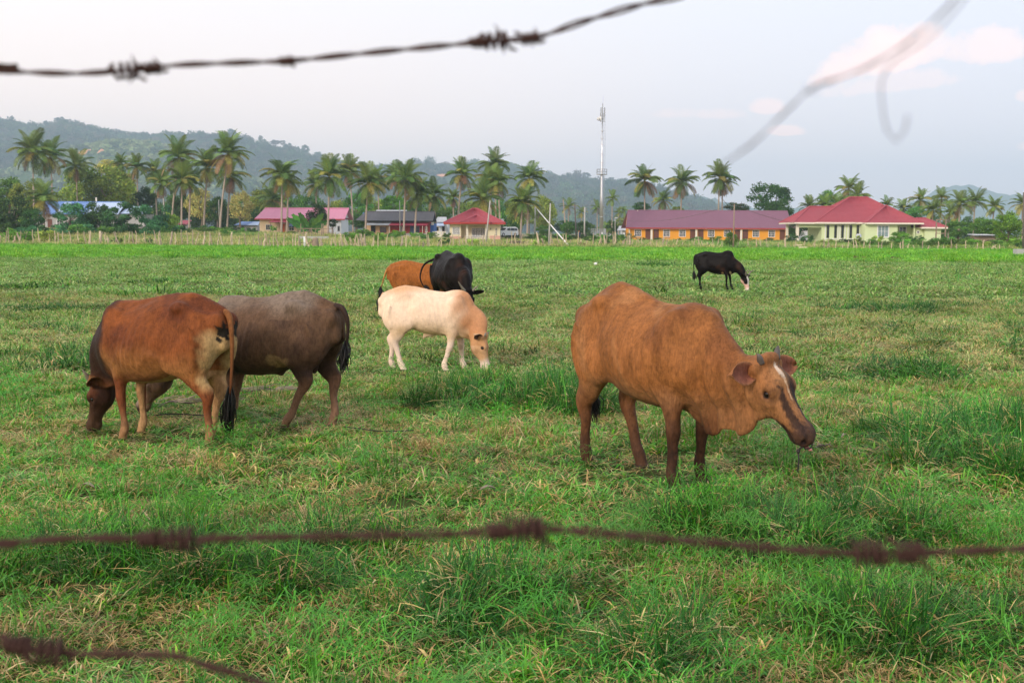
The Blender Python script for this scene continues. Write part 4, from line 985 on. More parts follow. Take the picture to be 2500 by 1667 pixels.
def tree(px, py, wpx, hpx, Y, mat, label, cat='tree', crowns=CROWNS, group=None, base_y=None, trunk_h=None):
    c = at(px, py, Y); s = Y / F_PX; rw, rh = wpx * s, hpx * s; g = float(gz(c.x, Y)); rr = random.Random(int(px * 7 + py))
    root = empty('tree', (c.x, Y, g), 0, label, cat, group)
    cr = link('crown', crowns[rr.randrange(len(crowns))], None, root, loc=(0, 0, c.z - g), rot=(0, 0, rr.uniform(0, 6.28)), scale=(rw, rw, rh / .85)); set_mat(cr, LEAF[mat])
    th = max(.6, c.z - g); link('trunk', trunk_mesh(th, max(.07, rw * .07), int(px)), M_BARK, root)
    return root
def bush(px, py, wpx, hpx, Y, mat, label, group=None):
    c = at(px, py, Y); s = Y / F_PX; rr = random.Random(int(px * 3 + py)); g = float(gz(c.x, Y))
    o = link('bush', BUSHES[rr.randrange(4)], None, None, loc=(c.x, Y, max(c.z, g + hpx * s * .55)), rot=(0, 0, rr.uniform(0, 6.28)), scale=(wpx * s, wpx * s * .8, hpx * s / .85)); set_mat(o, LEAF[mat])
    return tag(o, label, 'bush', group)

RIDGE = np.array([(-400, 300), (-200, 285), (0, 292), (60, 307), (110, 315), (160, 298), (215, 312), (290, 328), (345, 330), (420, 330), (500, 336), (570, 328), (630, 350), (700, 366), (780, 388), (860, 402), (950, 404), (1040, 404), (1110, 406), (1170, 400), (1215, 396), (1260, 405), (1310, 424), (1370, 432), (1440, 440), (1520, 440), (1580, 454), (1650, 474), (1710, 492), (1780, 520), (1850, 545), (2000, 562), (2300, 568), (2900, 570)], float)
HK = 2.6            # the ridge stands about 2.9 km away
def hill_z(x, y): return HK * hill_unit(np.asarray(x) / HK, np.asarray(y) / HK)
def hill_unit(x, y):
    """main forested ridge, y from 560 to 1500"""
    px = x / np.maximum(y, 1) * F_PX + CX
    top = np.interp(px, RIDGE[:, 0], RIDGE[:, 1]); el = (568 + (px - 1250) * .0048 - top - 13) / F_PX * 1120
    u = np.clip((y - 600) / 520, 0, 1.6); s = np.where(u < 1, sstep(0, 1, u) * .55 + .45 * u ** 1.3, 1 - .55 * (u - 1))
    P = np.column_stack([np.ravel(x), np.ravel(y)])
    gul = snoise(P, .006, 91).reshape(x.shape) * .10 * np.sin(np.clip(u, 0, 1) * np.pi)
    z = np.maximum(el, 0) * (s + gul)
    # nearer spur with plantation
    def spur(cx, cy, rx, ry, h): return h * np.exp(-((x - cx) / rx) ** 2 - ((y - cy) / ry) ** 2)
    sp_ = np.maximum(spur(-262, 790, 120, 120, 62), spur(-90, 800, 52, 90, 30)); sp_ = np.maximum(sp_, spur(-70, 950, 55, 90, 46))
    return np.maximum(z, sp_) - 2
if want('hills') or not ONLY:
    ys = np.linspace(560, 1500, 110) * HK; u = np.linspace(-.62, .62, 200); X = ys[:, None] * u[None, :]; Yg = np.repeat(ys[:, None], 200, 1); Z = hill_z(X, Yg)
    m, nt, bs = new_mat('forest_floor'); g_ = nd(nt, 'ShaderNodeNewGeometry').outputs['Position']
    nt.links.new(nmix(nt, nnoise(nt, .03, 5, .6, g_), (.035, .075, .025), (.10, .15, .045)), bs.inputs['Base Color']); bs.inputs['Roughness'].default_value = 1; bs.inputs['Specular IOR Level'].default_value = 0
    tag(link('hills', mesh_np('hills', np.column_stack([X.ravel(), Yg.ravel(), Z.ravel()]), np.array(grid_faces(110, 200, 0, True)), True), m), kind='structure')
    # bare orange earth scars
    SCARS = []
    m_e = mat_plain('bare_earth', (.80, .36, .18), .95, var=.2, scale=.2)
    for (px, py, w, h, lab) in [(206, 375, 13, 7, 'bare orange earth scar on the green hillside at far left'), (246, 373, 5, 6, 'small bare orange patch beside the larger scar on the left hill'), (1030, 412, 16, 5, 'thin bare orange earth streak high on the middle hill'), (1080, 430, 15, 11, 'rounded bare orange earth slope on the middle hill')]:
        d = ray_at(px, py); t = None
        for Y in np.arange(600 * HK, 1300 * HK, 6.):
            p = Vector((d.x * Y / d.y, Y, CAM_H + d.z * Y / d.y))
            if p.z < hill_z(np.array([p.x]), np.array([Y]))[0]: t = p; break
        if t is None: continue
        SCARS.append((t.x, t.y, max(w, h) * t.y / F_PX * 1.2)); n = 16; V = []; F = []; s = t.y / F_PX; r_ = random.Random(px)
        for j in range(4):
            for i in range(n):
                a = i / n * 6.283; f = j / 3; rad = (1 + .25 * math.sin(3 * a + px) + .12 * math.sin(7 * a)) * f
                x = t.x + math.cos(a) * w * s * rad; z = math.sin(a) * h * s * rad; y = t.y + z * 3.0
                V.append((x, y, hill_z(np.array([x]), np.array([y]))[0] + 1.5 + 3.5 * (1 - f)))
        for j in range(3):
            for i in range(n): F.append((j * n + i, j * n + (i + 1) % n, (j + 1) * n + (i + 1) % n, (j + 1) * n + i))
        tag(link('earth_scar', mesh_np('earth_scar', V, F, True), m_e), kind='structure')
    # forest cover
    def cover(name, mats, pts, sc, label):
        kp = np.ones(len(sc), bool)
        for sx_, sy_, r_ in SCARS: kp &= ~((np.abs(pts[:, 0] - sx_) < r_ + 2) & (pts[:, 1] < sy_ + r_ * 3) & (pts[:, 1] > sy_ - r_ * 5 - 25))
        pts = pts[kp]; sc = sc[kp]
        kinds = []
        for me in FARC:
            for mm in mats:
                o = bpy.data.objects.new('k', me.copy()); o.data.materials.append(LEAF_F[mm]); kinds.append(o); PROTO.objects.link(o)
        rot = np.column_stack([0 * sc, 0 * sc, rng.uniform(0, 6.28, len(sc))]); S = np.column_stack([sc, sc, sc * rng.uniform(.8, 1.5, len(sc))])
        return make_scatter(name, pts, rot, S, rng.integers(0, len(kinds), len(sc)), kinds, label, 'forest')
    LEAF_F = {k: mat_leaf('far_' + k, c, .75, .1, .0035) for k, c in dict(dark=(.07, .12, .045), mid=(.10, .17, .055), grey=(.15, .15, .09), pale=(.24, .32, .12), lime=(.42, .50, .22)).items()}
    n = 26000; uu = rng.uniform(-.56, .30, n); yy = rng.uniform(600, 1190, n) * HK; xx = uu * yy; zz = hill_z(xx, yy); ok = zz > 3; xa, ya = xx / HK, yy / HK
    spur_m = (np.exp(-((xa + 262) / 120) ** 2 - ((ya - 790) / 120) ** 2) > .35) | (np.exp(-((xa + 70) / 55) ** 2 - ((ya - 950) / 90) ** 2) > .35)
    a = ok & ~spur_m; sc = HK * rng.uniform(2.6, 6.2, n) * (1 + .45 * (rng.uniform(size=n) < .08)); cover('forest', ['dark', 'mid', 'dark', 'grey'], np.column_stack([xx, yy, zz + sc * .5])[a], sc[a], 'dense blue green forest covering the distant hills')
    n = 9000; xa = rng.uniform(-400, 0, n); ya = rng.uniform(610, 980, n); xx, yy = xa * HK, ya * HK; zz = hill_z(xx, yy)
    a = ((np.exp(-((xa + 262) / 120) ** 2 - ((ya - 790) / 120) ** 2) > .33) | (np.exp(-((xa + 70) / 55) ** 2 - ((ya - 950) / 90) ** 2) > .33)) & (zz > 3)
    sc = HK * rng.uniform(1.4, 2.6, n); cover('forest', ['pale', 'mid', 'pale', 'lime'], np.column_stack([xx, yy, zz + sc * .5])[a], sc[a], 'paler low plantation trees on the nearer hill spur')
    # tall trees standing clear of the ridge line: (px, py of crown centre, half width, half height, Y)
    for (px, py, w, h, lab) in [(636, 334, 5, 6, 'slim tree with a small round crown above the left ridge'), (672, 345, 12, 6, 'flat topped spreading tree on the ridge'), (690, 346, 7, 6, 'small crowned tree beside the flat topped ridge tree'), (704, 358, 12, 11, 'full crowned ridge tree left of the two slender ones'),
                                (725, 364, 9, 9, 'middle sized ridge tree with an open crown'), (745, 362, 10, 11, 'tall straight ridge tree with rounded crown'), (775, 378, 13, 10, 'wide dark tree where the ridge dips'), (795, 384, 8, 7, 'low bushy tree right of the wide dark ridge tree'),
                                (1430, 427, 10, 9, 'lone umbrella shaped tree on the ridge left of the mast'), (148, 292, 14, 9, 'broad tree group crown on the high left ridge'), (112, 300, 6, 9, 'narrow tree notch on the left ridge'), (70, 302, 3, 7, 'thin pole like tree on the left ridge'),
                                (440, 326, 12, 8, 'dome shaped tree on the ridge above the palms'), (410, 325, 8, 7, 'round ridge tree left of the dome shaped one'), (475, 328, 9, 7, 'round ridge tree right of the dome shaped one'), (565, 322, 12, 10, 'large ridge tree right above the leaning palm'),
                                (1023, 396, 9, 9, 'rounded tree on the middle ridge'), (1218, 396, 12, 8, 'tree clump at the top of the right hand ridge'), (1490, 438, 11, 8, 'rounded tree on the low ridge right of the mast')]:
        Y = 1118 * HK; c = at(px, py + 3, Y); s = Y / F_PX; zb = float(hill_z(np.array([c.x]), np.array([Y]))[0]); th = max(8., c.z - zb)
        root = empty('tree', (c.x, Y, zb), 0, lab, 'tree'); cr = link('crown', CROWNS[px % 4], None, root, loc=(0, 0, c.z - zb), rot=(0, 0, px * .7), scale=(w * 1.2 * s, w * 1.2 * s, h * 1.3 * s)); set_mat(cr, LEAF_F['grey' if (px % 3 == 0) else 'dark'])
        link('trunk', trunk_mesh(th, .6, px, 4, .25), M_BARK, root)
    # far blue mountains on the right
    def ridge(name, pts, Y, lab, thick):
        V = []; F = []; P = np.array(pts, float); xs = np.linspace(P[0, 0], P[-1, 0], 120)
        for j, f in enumerate((0, .35, .7, 1, 1.4)):
            for i, px in enumerate(xs):
                py = np.interp(px, P[:, 0], P[:, 1]); q = at(px, py, Y); hh = max(0., q.z) * (f if f <= 1 else .6) + (snoise(np.array([[px, f * 40]]), .03, 5)[0] * 6 + snoise(np.array([[px, f * 40]]), .16, 6)[0] * 2.5) * (f > 0)
                V.append((q.x, Y - thick * (1 - f), hh - 3))
        tag(link(name, mesh_np(name, V, grid_faces(5, 120, 0, True), True), m), kind='structure')
    ridge('mountain', [(1700, 560), (2080, 556), (2160, 520), (2230, 492), (2285, 462), (2340, 450), (2370, 450), (2410, 462), (2450, 474), (2480, 474), (2530, 468), (2620, 470), (2750, 490), (2900, 560)], 5300, '', 500)
    ridge('mountain', [(1620, 560), (1680, 484), (1730, 480), (1790, 500), (1850, 505), (1950, 505), (2000, 515), (2060, 540), (2150, 562)], 4600, '', 400)

# ------------------------------------------------------------------ coconut palms
M_FR = {'g': mat_leaf('palm_leaflets', (.20, .28, .06), .35, .3, .3), 'y': mat_leaf('yellowing_palm_leaflets', (.42, .38, .09), .3, .3, .3), 'b': mat_leaf('dead_palm_leaflets', (.30, .18, .10), .35, .1, .3), 'd': mat_leaf('deep_green_palm_leaflets', (.12, .20, .05), .35, .25, .3)}
def frond_mesh(name, pitch, arch, seed, nl=34, droop=.5):
    r = np.random.default_rng(seed); V = []; F = []; C = []; pts = []; p = np.zeros(3); ang = pitch; n = 12
    for i in range(n + 1):
        pts.append(p.copy()); ang = pitch - arch * (i / n) ** 1.3; p = p + np.array([math.cos(ang), 0, math.sin(ang)]) / n
    pts = np.array(pts)
    def P(t): k = min(int(t * n), n - 1); f = t * n - k; return pts[k] * (1 - f) + pts[k + 1] * f, (pts[k + 1] - pts[k]) * n
    for i in range(n):                                   # midrib
        b = len(V); w0 = .012 * (1 - i / n) + .003; w1 = .012 * (1 - (i + 1) / n) + .003
        V += [pts[i] + (0, -w0, 0), pts[i] + (0, w0, 0), pts[i + 1] + (0, w1, 0), pts[i + 1] + (0, -w1, 0), pts[i] - (0, 0, w0), pts[i + 1] - (0, 0, w1)]
        F += [(b, b + 1, b + 2), (b, b + 2, b + 3), (b, b + 3, b + 5), (b, b + 5, b + 4), (b + 1, b + 4, b + 5), (b + 1, b + 5, b + 2)]; C += [(1.9, 1.5, .9)] * 6
    for k in range(nl):
        t = .12 + .86 * k / (nl - 1); q, d = P(t); d = d / np.linalg.norm(d); L = .27 * (math.sin(math.pi * min(.97, (t * .86 + .14))) ** .6) * r.uniform(.85, 1.1) + .03
        for sy in (1, -1):
            side = np.array([0, sy, 0]); dr = droop * r.uniform(.7, 1.4); v1 = side * .80 + d * .62 + np.array([0, 0, .12]); v1 /= np.linalg.norm(v1); v2 = v1 + np.array([0, 0, -1.0]) * dr; v2 /= np.linalg.norm(v2)
            a = q + v1 * L * .45; e = a + v2 * L * .62; w = .0145 * r.uniform(.8, 1.2); b = len(V); up = d * w
            V += [q - up * .6, q + up * .6, a + up, a - up, e]; F += [(b, b + 1, b + 2), (b, b + 2, b + 3), (b + 3, b + 2, b + 4)]; c = r.uniform(.7, 1.3); C += [(c, c, c)] * 5
    return mesh_np(name, V, F, False, np.array(C))
FROND = {'up': [frond_mesh('upright_frond', R(76), R(38), 1, 28, .25), frond_mesh('upright_frond', R(62), R(60), 2, 28, .3)],
         'mid': [frond_mesh('arching_frond', R(46), R(85), 3, 38, .55), frond_mesh('arching_frond', R(34), R(80), 4, 38, .6), frond_mesh('arching_frond', R(22), R(70), 5, 38, .7)],
         'low': [frond_mesh('drooping_frond', R(0), R(75), 6, 28, .8), frond_mesh('drooping_frond', R(-22), R(60), 7, 28, .7)],
         'hang': [frond_mesh('hanging_frond', R(-55), R(32), 8, 24, .5)]}
_m = MB(); _r = random.Random(3)
for i in range(9):
    a = i * 2.4; bm = bmesh.new(); bmesh.ops.create_icosphere(bm, subdivisions=1, radius=.034); ox, oy, oz = .055 * math.cos(a), .055 * math.sin(a), -.05 - .05 * _r.random()
    bm.verts.ensure_lookup_table(); _m.add([(v.co.x + ox, v.co.y + oy, v.co.z + oz) for v in bm.verts], [tuple(v.index for v in f.verts) for f in bm.faces]); bm.free()
NUTS = _m.mesh('coconuts', True); M_NUT = mat_plain('coconut_husk', (.55, .36, .08), .6, var=.5, scale=6); NUTS.materials.append(M_NUT)
PALM_N = [0]
def palm(cx, cy, bx, Y, rpx, label, nf=21, yel=.22, dead=.08, deep=.3, nuts=True, trunk_w=1.0, bend=0.0, group=None, hang=.12):
    s = Y / F_PX; c = at(cx, cy, Y); Rm = rpx * s * 1.10; r_ = random.Random(int(cx * 13 + cy)); PALM_N[0] += 1
    b = at(bx, cy, Y); g = float(gz(b.x, Y)); root = empty('coconut_palm', (b.x, Y, g), 0, label, 'palm tree', group)
    top = Vector((c.x - b.x, 0, c.z - g)); m = MB(); pts = []
    for i in range(9):
        f = i / 8; pts.append((top.x * (f ** 1.5) + bend * s * math.sin(math.pi * f) * 6, .3 * math.sin(f * 2), -.3 + (top.z + .3) * f))
    rt = .17 * trunk_w; m.tube(pts, [rt * 1.7, rt * 1.15] + [rt * (1.05 - .3 * i / 7) for i in range(7)], 8); tk = m.build('trunk', M_BARKP, root, True)
    for i in range(nf):
        f = (i + .5) / nf; kind = 'up' if f < .24 else ('mid' if f < .66 else 'low')
        if f > 1 - hang: kind = 'hang'
        me = FROND[kind][r_.randrange(len(FROND[kind]))]
        o = link('frond', me, None, root, loc=tuple(top + Vector((0, 0, .03 * Rm * (1 - f)))), rot=(r_.gauss(0, .10), r_.gauss(0, .10), i * 2.39996 + r_.uniform(-.25, .25)), scale=(Rm * r_.uniform(.86, 1.12) * (1.0 if kind != 'hang' else .82),) * 3)
        u = r_.random(); k = 'g'
        if kind == 'hang' and u < .55: k = 'b'
        elif kind == 'low' and u < dead: k = 'b'
        elif kind in ('low', 'mid') and u < yel + dead: k = 'y' if kind == 'low' or u < yel * .5 else 'g'
        elif u > 1 - deep: k = 'd'
        set_mat(o, M_FR[k])
    if nuts:
        o = link('coconuts', NUTS, None, root, loc=tuple(top), scale=(Rm,) * 3); o['kind'] = 'stuff'
    return root
if want('palms') or not ONLY:
    for a in [  # crown px, py, base px, Y, radius px, label
        (78, 374, 77, 225, 56, 'tall coconut palm at far left with a straight reddish trunk and bright young shoot'),
        (122, 384, 124, 232, 50, 'coconut palm just right of the tallest far left palm'),
        (184, 408, 186, 240, 45, 'coconut palm standing behind the big round olive tree, left side'),
        (104, 490, 105, 196, 54, 'short broad coconut palm in front of the blue roof'),
        (294, 400, 297, 262, 28, 'small coconut palm peeping above the olive tree, left of a pair'),
        (333, 411, 334, 255, 34, 'coconut palm with orange nuts above the right end of the olive tree'),
        (376, 422, 380, 258, 33, 'slim coconut palm half hidden right of the olive tree'),
        (395, 450, 400, 222, 40, 'coconut palm with yellow hanging fronds left of the tall group'),
        (436, 387, 414, 218, 54, 'tall coconut palm with drooping yellow fronds and a trunk leaning left'),
        (443, 442, 440, 206, 44, 'lower coconut palm with pale spiky shoot in front of the tall group'),
        (464, 447, 459, 214, 38, 'coconut palm with short trunk right behind the pale spiky one'),
        (506, 411, 494, 210, 50, 'coconut palm left of the tall leaning palm'),
        (557, 378, 533, 205, 58, 'tall coconut palm with long curved trunk leaning right'),
        (562, 432, 552, 222, 46, 'dark coconut palm directly behind the long curved trunk'),
        (666, 490, 668, 262, 44, 'low coconut palm behind the pink roof, left part'),
        (688, 430, 685, 203, 52, 'coconut palm with straight trunk crossing the pink roofed house'),
        (703, 452, 699, 212, 40, 'thin trunked coconut palm close behind the one crossing the pink roof'),
        (804, 433, 799, 203, 54, 'coconut palm with many yellow nuts at the right part of the pink roof'),
        (770, 452, 772, 270, 36, 'coconut palm deep behind the gap in the pink roof'),
        (853, 420, 861, 250, 42, 'coconut palm with grey trunk between the pink roof and the grey roof'),
        (898, 449, 891, 205, 52, 'coconut palm before the left end of the long grey roof'),
        (922, 440, 925, 275, 34, 'coconut palm behind the grey roof showing only its fronds'),
        (965, 430, 968, 268, 38, 'back row coconut palm above the middle of the grey roof'),
        (990, 441, 985, 202, 52, 'coconut palm with long grey fronds in front of the red awning'),
        (1019, 474, 1012, 206, 44, 'lower coconut palm heavy with nuts before the red walls'),
        (1060, 478, 1064, 225, 44, 'coconut palm over the small grey house'),
        (1106, 484, 1108, 262, 27, 'small far coconut palm left of the white trunked one'),
        (1128, 428, 1116, 215, 42, 'coconut palm with slender pale trunk leaning right above the cream house'),
        (1177, 489, 1180, 200, 52, 'broad low coconut palm rising right behind the cream house roof'),
        (1196, 441, 1200, 232, 42, 'coconut palm over the cream house, lower of the stacked pair'),
        (1207, 404, 1212, 245, 42, 'highest coconut palm above the cream house'),
        (1216, 446, 1222, 212, 40, 'coconut palm at the right end of the cream house'),
        (1292, 436, 1288, 225, 44, 'tall coconut palm behind the leaning white pipe'),
        (1276, 497, 1271, 195, 46, 'low yellowish coconut palm left of the leaning white pipe'),
        (1574, 442, 1576, 252, 45, 'leftmost of the three tall palms behind the purple roof'),
        (1665, 447, 1664, 255, 45, 'middle of the three tall palms behind the purple roof'),
        (1757, 436, 1756, 258, 44, 'rightmost of the three tall palms behind the purple roof'),
        (1764, 450, 1766, 262, 36, 'palm almost merged with the rightmost tall palm behind the purple roof'),
        (1619, 492, 1622, 300, 30, 'dim coconut palm low between the first two tall palms behind the purple roof'),
        (1976, 505, 1976, 262, 28, 'small coconut palm left of the green house ridge'),
        (2015, 505, 2018, 235, 32, 'coconut palm fronds over the left wing of the green house'),
        (2045, 500, 2048, 240, 30, 'second set of palm fronds over the left wing of the green house'),
        (2072, 462, 2076, 250, 37, 'tallest coconut palm behind the high red ridge'),
        (2094, 481, 2098, 246, 36, 'coconut palm just right of the tallest one behind the high red ridge'),
        (2165, 502, 2168, 270, 24, 'small palm behind the right slope of the red roof'),
        (2207, 510, 2208, 255, 27, 'isolated small palm between the red roof and the palm grove'),
        (2248, 489, 2250, 262, 32, 'leftmost tall palm of the grove right of the red roof'),
        (2278, 514, 2281, 228, 32, 'lower palm with a yellow base in the grove above the wooden frame'),
        (2298, 486, 2300, 275, 28, 'back palm of the grove against the blue mountain, left side'),
        (2345, 499, 2344, 222, 40, 'large thick palm in the middle of the right grove'),
        (2382, 494, 2380, 235, 36, 'palm in front of the blue mountain in the right grove'),
        (2320, 520, 2318, 240, 30, 'low palm between the frame and the thick palm of the right grove'),
        (2428, 507, 2426, 248, 29, 'palm with a brown base right of the blue mountain'),
        (2498, 500, 2500, 240, 34, 'palm cut by the right edge of the picture'),
        (1388, 506, 1388, 330, 24, 'grey green palm in the haze left of the mast'),
        (1495, 486, 1495, 330, 22, 'slim hazy palm right of the mast'),
        (1458, 508, 1459, 345, 20, 'hazy palm directly behind the mast foot'),
        (1524, 516, 1526, 345, 18, 'small brownish palm beside the purple roof left edge'),
        (1510, 520, 1511, 350, 17, 'thin brown trunked palm second from the purple roof left edge'),
        (1420, 520, 1421, 350, 18, 'small hazy palm behind the concrete poles')]:
        cx = a[0]; kw = {}
        if 1540 < cx < 1800: kw = dict(nf=36, hang=.16, yel=.35, dead=.25, bend=0)
        elif cx > 1900: kw = dict(nf=28, yel=.25, deep=.1, nuts=False, dead=.05, hang=.05)
        elif 1380 < cx < 1530: kw = dict(nf=18, nuts=False, deep=0)
        else: kw = dict(nf=34, hang=.12)
        palm(*a, **kw)
    # nearly bare palm
    palm(1375, 486, 1382, 300, 8, 'dying palm with a bent bare trunk and a tiny tuft of fronds', nf=7, nuts=False)
    # broadleaf trees
    for (px, py, w, h, Y, mt, lab, cr) in [
        (215, 470, 78, 66, 246, 'olive', 'very large rounded olive green tree behind the blue roof', CROWNS), (275, 462, 68, 62, 243, 'olive', 'right hand half of the big rounded olive tree mass, beside the largest one', CROWNS),
        (265, 408, 32, 20, 262, 'yellow', 'yellow flowering tree top above the big olive tree', CROWNS), (308, 440, 26, 20, 262, 'yellow', 'yellowish tree right behind the top of the big olive tree', CROWNS),
        (20, 470, 50, 40, 240, 'mid', 'pale olive tree at the left picture edge', CROWNS), (60, 478, 40, 36, 235, 'olive', 'yellow green tree behind the short broad palm', CROWNS),
        (24, 525, 56, 50, 188, 'dark', 'dense dark green tree at the left edge of the village', CROWNS), (78, 542, 34, 36, 186, 'dark', 'dark tree in front of the left end of the blue roof', CROWNS), (173, 530, 60, 48, 184, 'blue', 'feathery blue green tree before the middle of the blue roof', CROWNS_F),
        (236, 532, 46, 42, 186, 'dark', 'rounded dark olive tree right of the feathery one before the blue roof', CROWNS), (292, 532, 64, 46, 180, 'blue', 'wide feathery tree before the right end of the blue roof', CROWNS_F), (374, 534, 54, 48, 186, 'blue', 'feathery tree right of the blue roof', CROWNS_F),
        (415, 540, 24, 22, 190, 'olive', 'low olive tree under the tall palm group', CROWNS), (356, 482, 30, 28, 248, 'dark', 'dark tree between the olive mass and the tall palms', CROWNS), (488, 500, 40, 44, 248, 'yellow', 'tall yellow leaved tree behind the palm trunks', CROWNS),
        (440, 505, 32, 38, 250, 'dark', 'dark tree filling the gap among the tall palm trunks', CROWNS), (530, 515, 34, 38, 246, 'dark', 'dark tree behind the long curved palm trunk', CROWNS), (588, 505, 34, 42, 244, 'yellow', 'yellow leaved tree right of the curved palm', CROWNS),
        (622, 528, 22, 24, 262, 'dark', 'dark green tree at the left end of the pink roof', CROWNS), (640, 490, 40, 30, 285, 'olive', 'olive tree behind the left end of the pink roof', CROWNS),
        (776, 530, 30, 36, 224, 'dark', 'dark round tree standing before the pink roofed house', CROWNS), (812, 545, 14, 12, 222, 'dark', 'small dark tree before the white gable wall', CROWNS),
        (875, 548, 20, 12, 208, 'dark', 'dark shrubby tree at the left end of the grey roof', CROWNS), (1250, 560, 20, 24, 235, 'dark', 'dark green tree behind the white van', CROWNS), (960, 500, 36, 26, 262, 'fresh', 'fresh green tree above the grey roof', CROWNS),
        (1880, 487, 60, 44, 262, 'dark', 'big dark spreading tree between the purple and the red roof', CROWNS), (1905, 520, 36, 36, 255, 'dark', 'lower dark crown at the right side of the big spreading tree', CROWNS), (1566, 505, 25, 13, 262, 'dark', 'dark round tree top behind the left part of the purple roof', CROWNS), (1654, 512, 17, 9, 262, 'olive', 'small lime coloured tree top behind the purple roof', CROWNS),
        (1800, 508, 36, 14, 265, 'dark', 'dark tree top behind the right part of the purple roof', CROWNS), (2022, 486, 26, 24, 260, 'mid', 'rounded green tree behind the left wing of the green house', CROWNS), (2240, 520, 34, 18, 250, 'mid', 'rounded green tree at the foot of the right palm grove', CROWNS),
        (2400, 555, 40, 26, 165, 'mid', 'leafy green tree above the small shed', CROWNS), (2462, 558, 40, 44, 150, 'fresh', 'large bright green tree at the right edge', CROWNS), (2340, 560, 40, 24, 200, 'mid', 'leafy green tree behind the small shed', CROWNS),
        (2290, 570, 26, 20, 195, 'mid', 'green tree beside the wooden frame', CROWNS), (1385, 558, 20, 18, 245, 'mid', 'bushy green tree between the concrete poles', CROWNS), (1330, 562, 26, 14, 250, 'mid', 'bushy tree right of the low yellowish palm', CROWNS), (1425, 555, 18, 18, 250, 'dark', 'dark green tree left of the mast enclosure', CROWNS),
        (1495, 556, 16, 20, 250, 'dark', 'dark green tree right of the mast enclosure', CROWNS), (1945, 560, 30, 24, 225, 'dark', 'dark tree seen through the open carport', CROWNS), (1785, 586, 20, 22, 130, 'mid', 'small bushy tree with several stems before the orange wall', CROWNS), (2198, 581, 32, 17, 172, 'fresh', 'glossy green tree before the recessed door of the green house', CROWNS)]:
        tree(px, py, w, h, Y, mt, lab, crowns=cr)
    lab = 'green tree in the dense belt behind the palms'
    r_ = random.Random(12)
    for px in list(range(-60, 1340, 46)):
        tree(px + r_.uniform(-14, 14), 532 + r_.uniform(-24, 10), r_.uniform(38, 52), r_.uniform(36, 50), 300 + r_.uniform(-15, 20), r_.choice(['olive', 'mid', 'dark', 'olive', 'mid']), lab, crowns=CROWNS, group='tree belt behind the palms')
    lab = 'low tree in the belt beyond the mast and the purple roof'
    for px in list(range(1330, 2560, 52)):
        tree(px + r_.uniform(-14, 14), 556 + r_.uniform(-12, 6), r_.uniform(28, 40), r_.uniform(14, 24) + (10 if px > 2100 else 0), 340 + r_.uniform(-20, 40), r_.choice(['mid', 'dark', 'olive']), lab, crowns=CROWNS, group='tree belt beyond the mast')
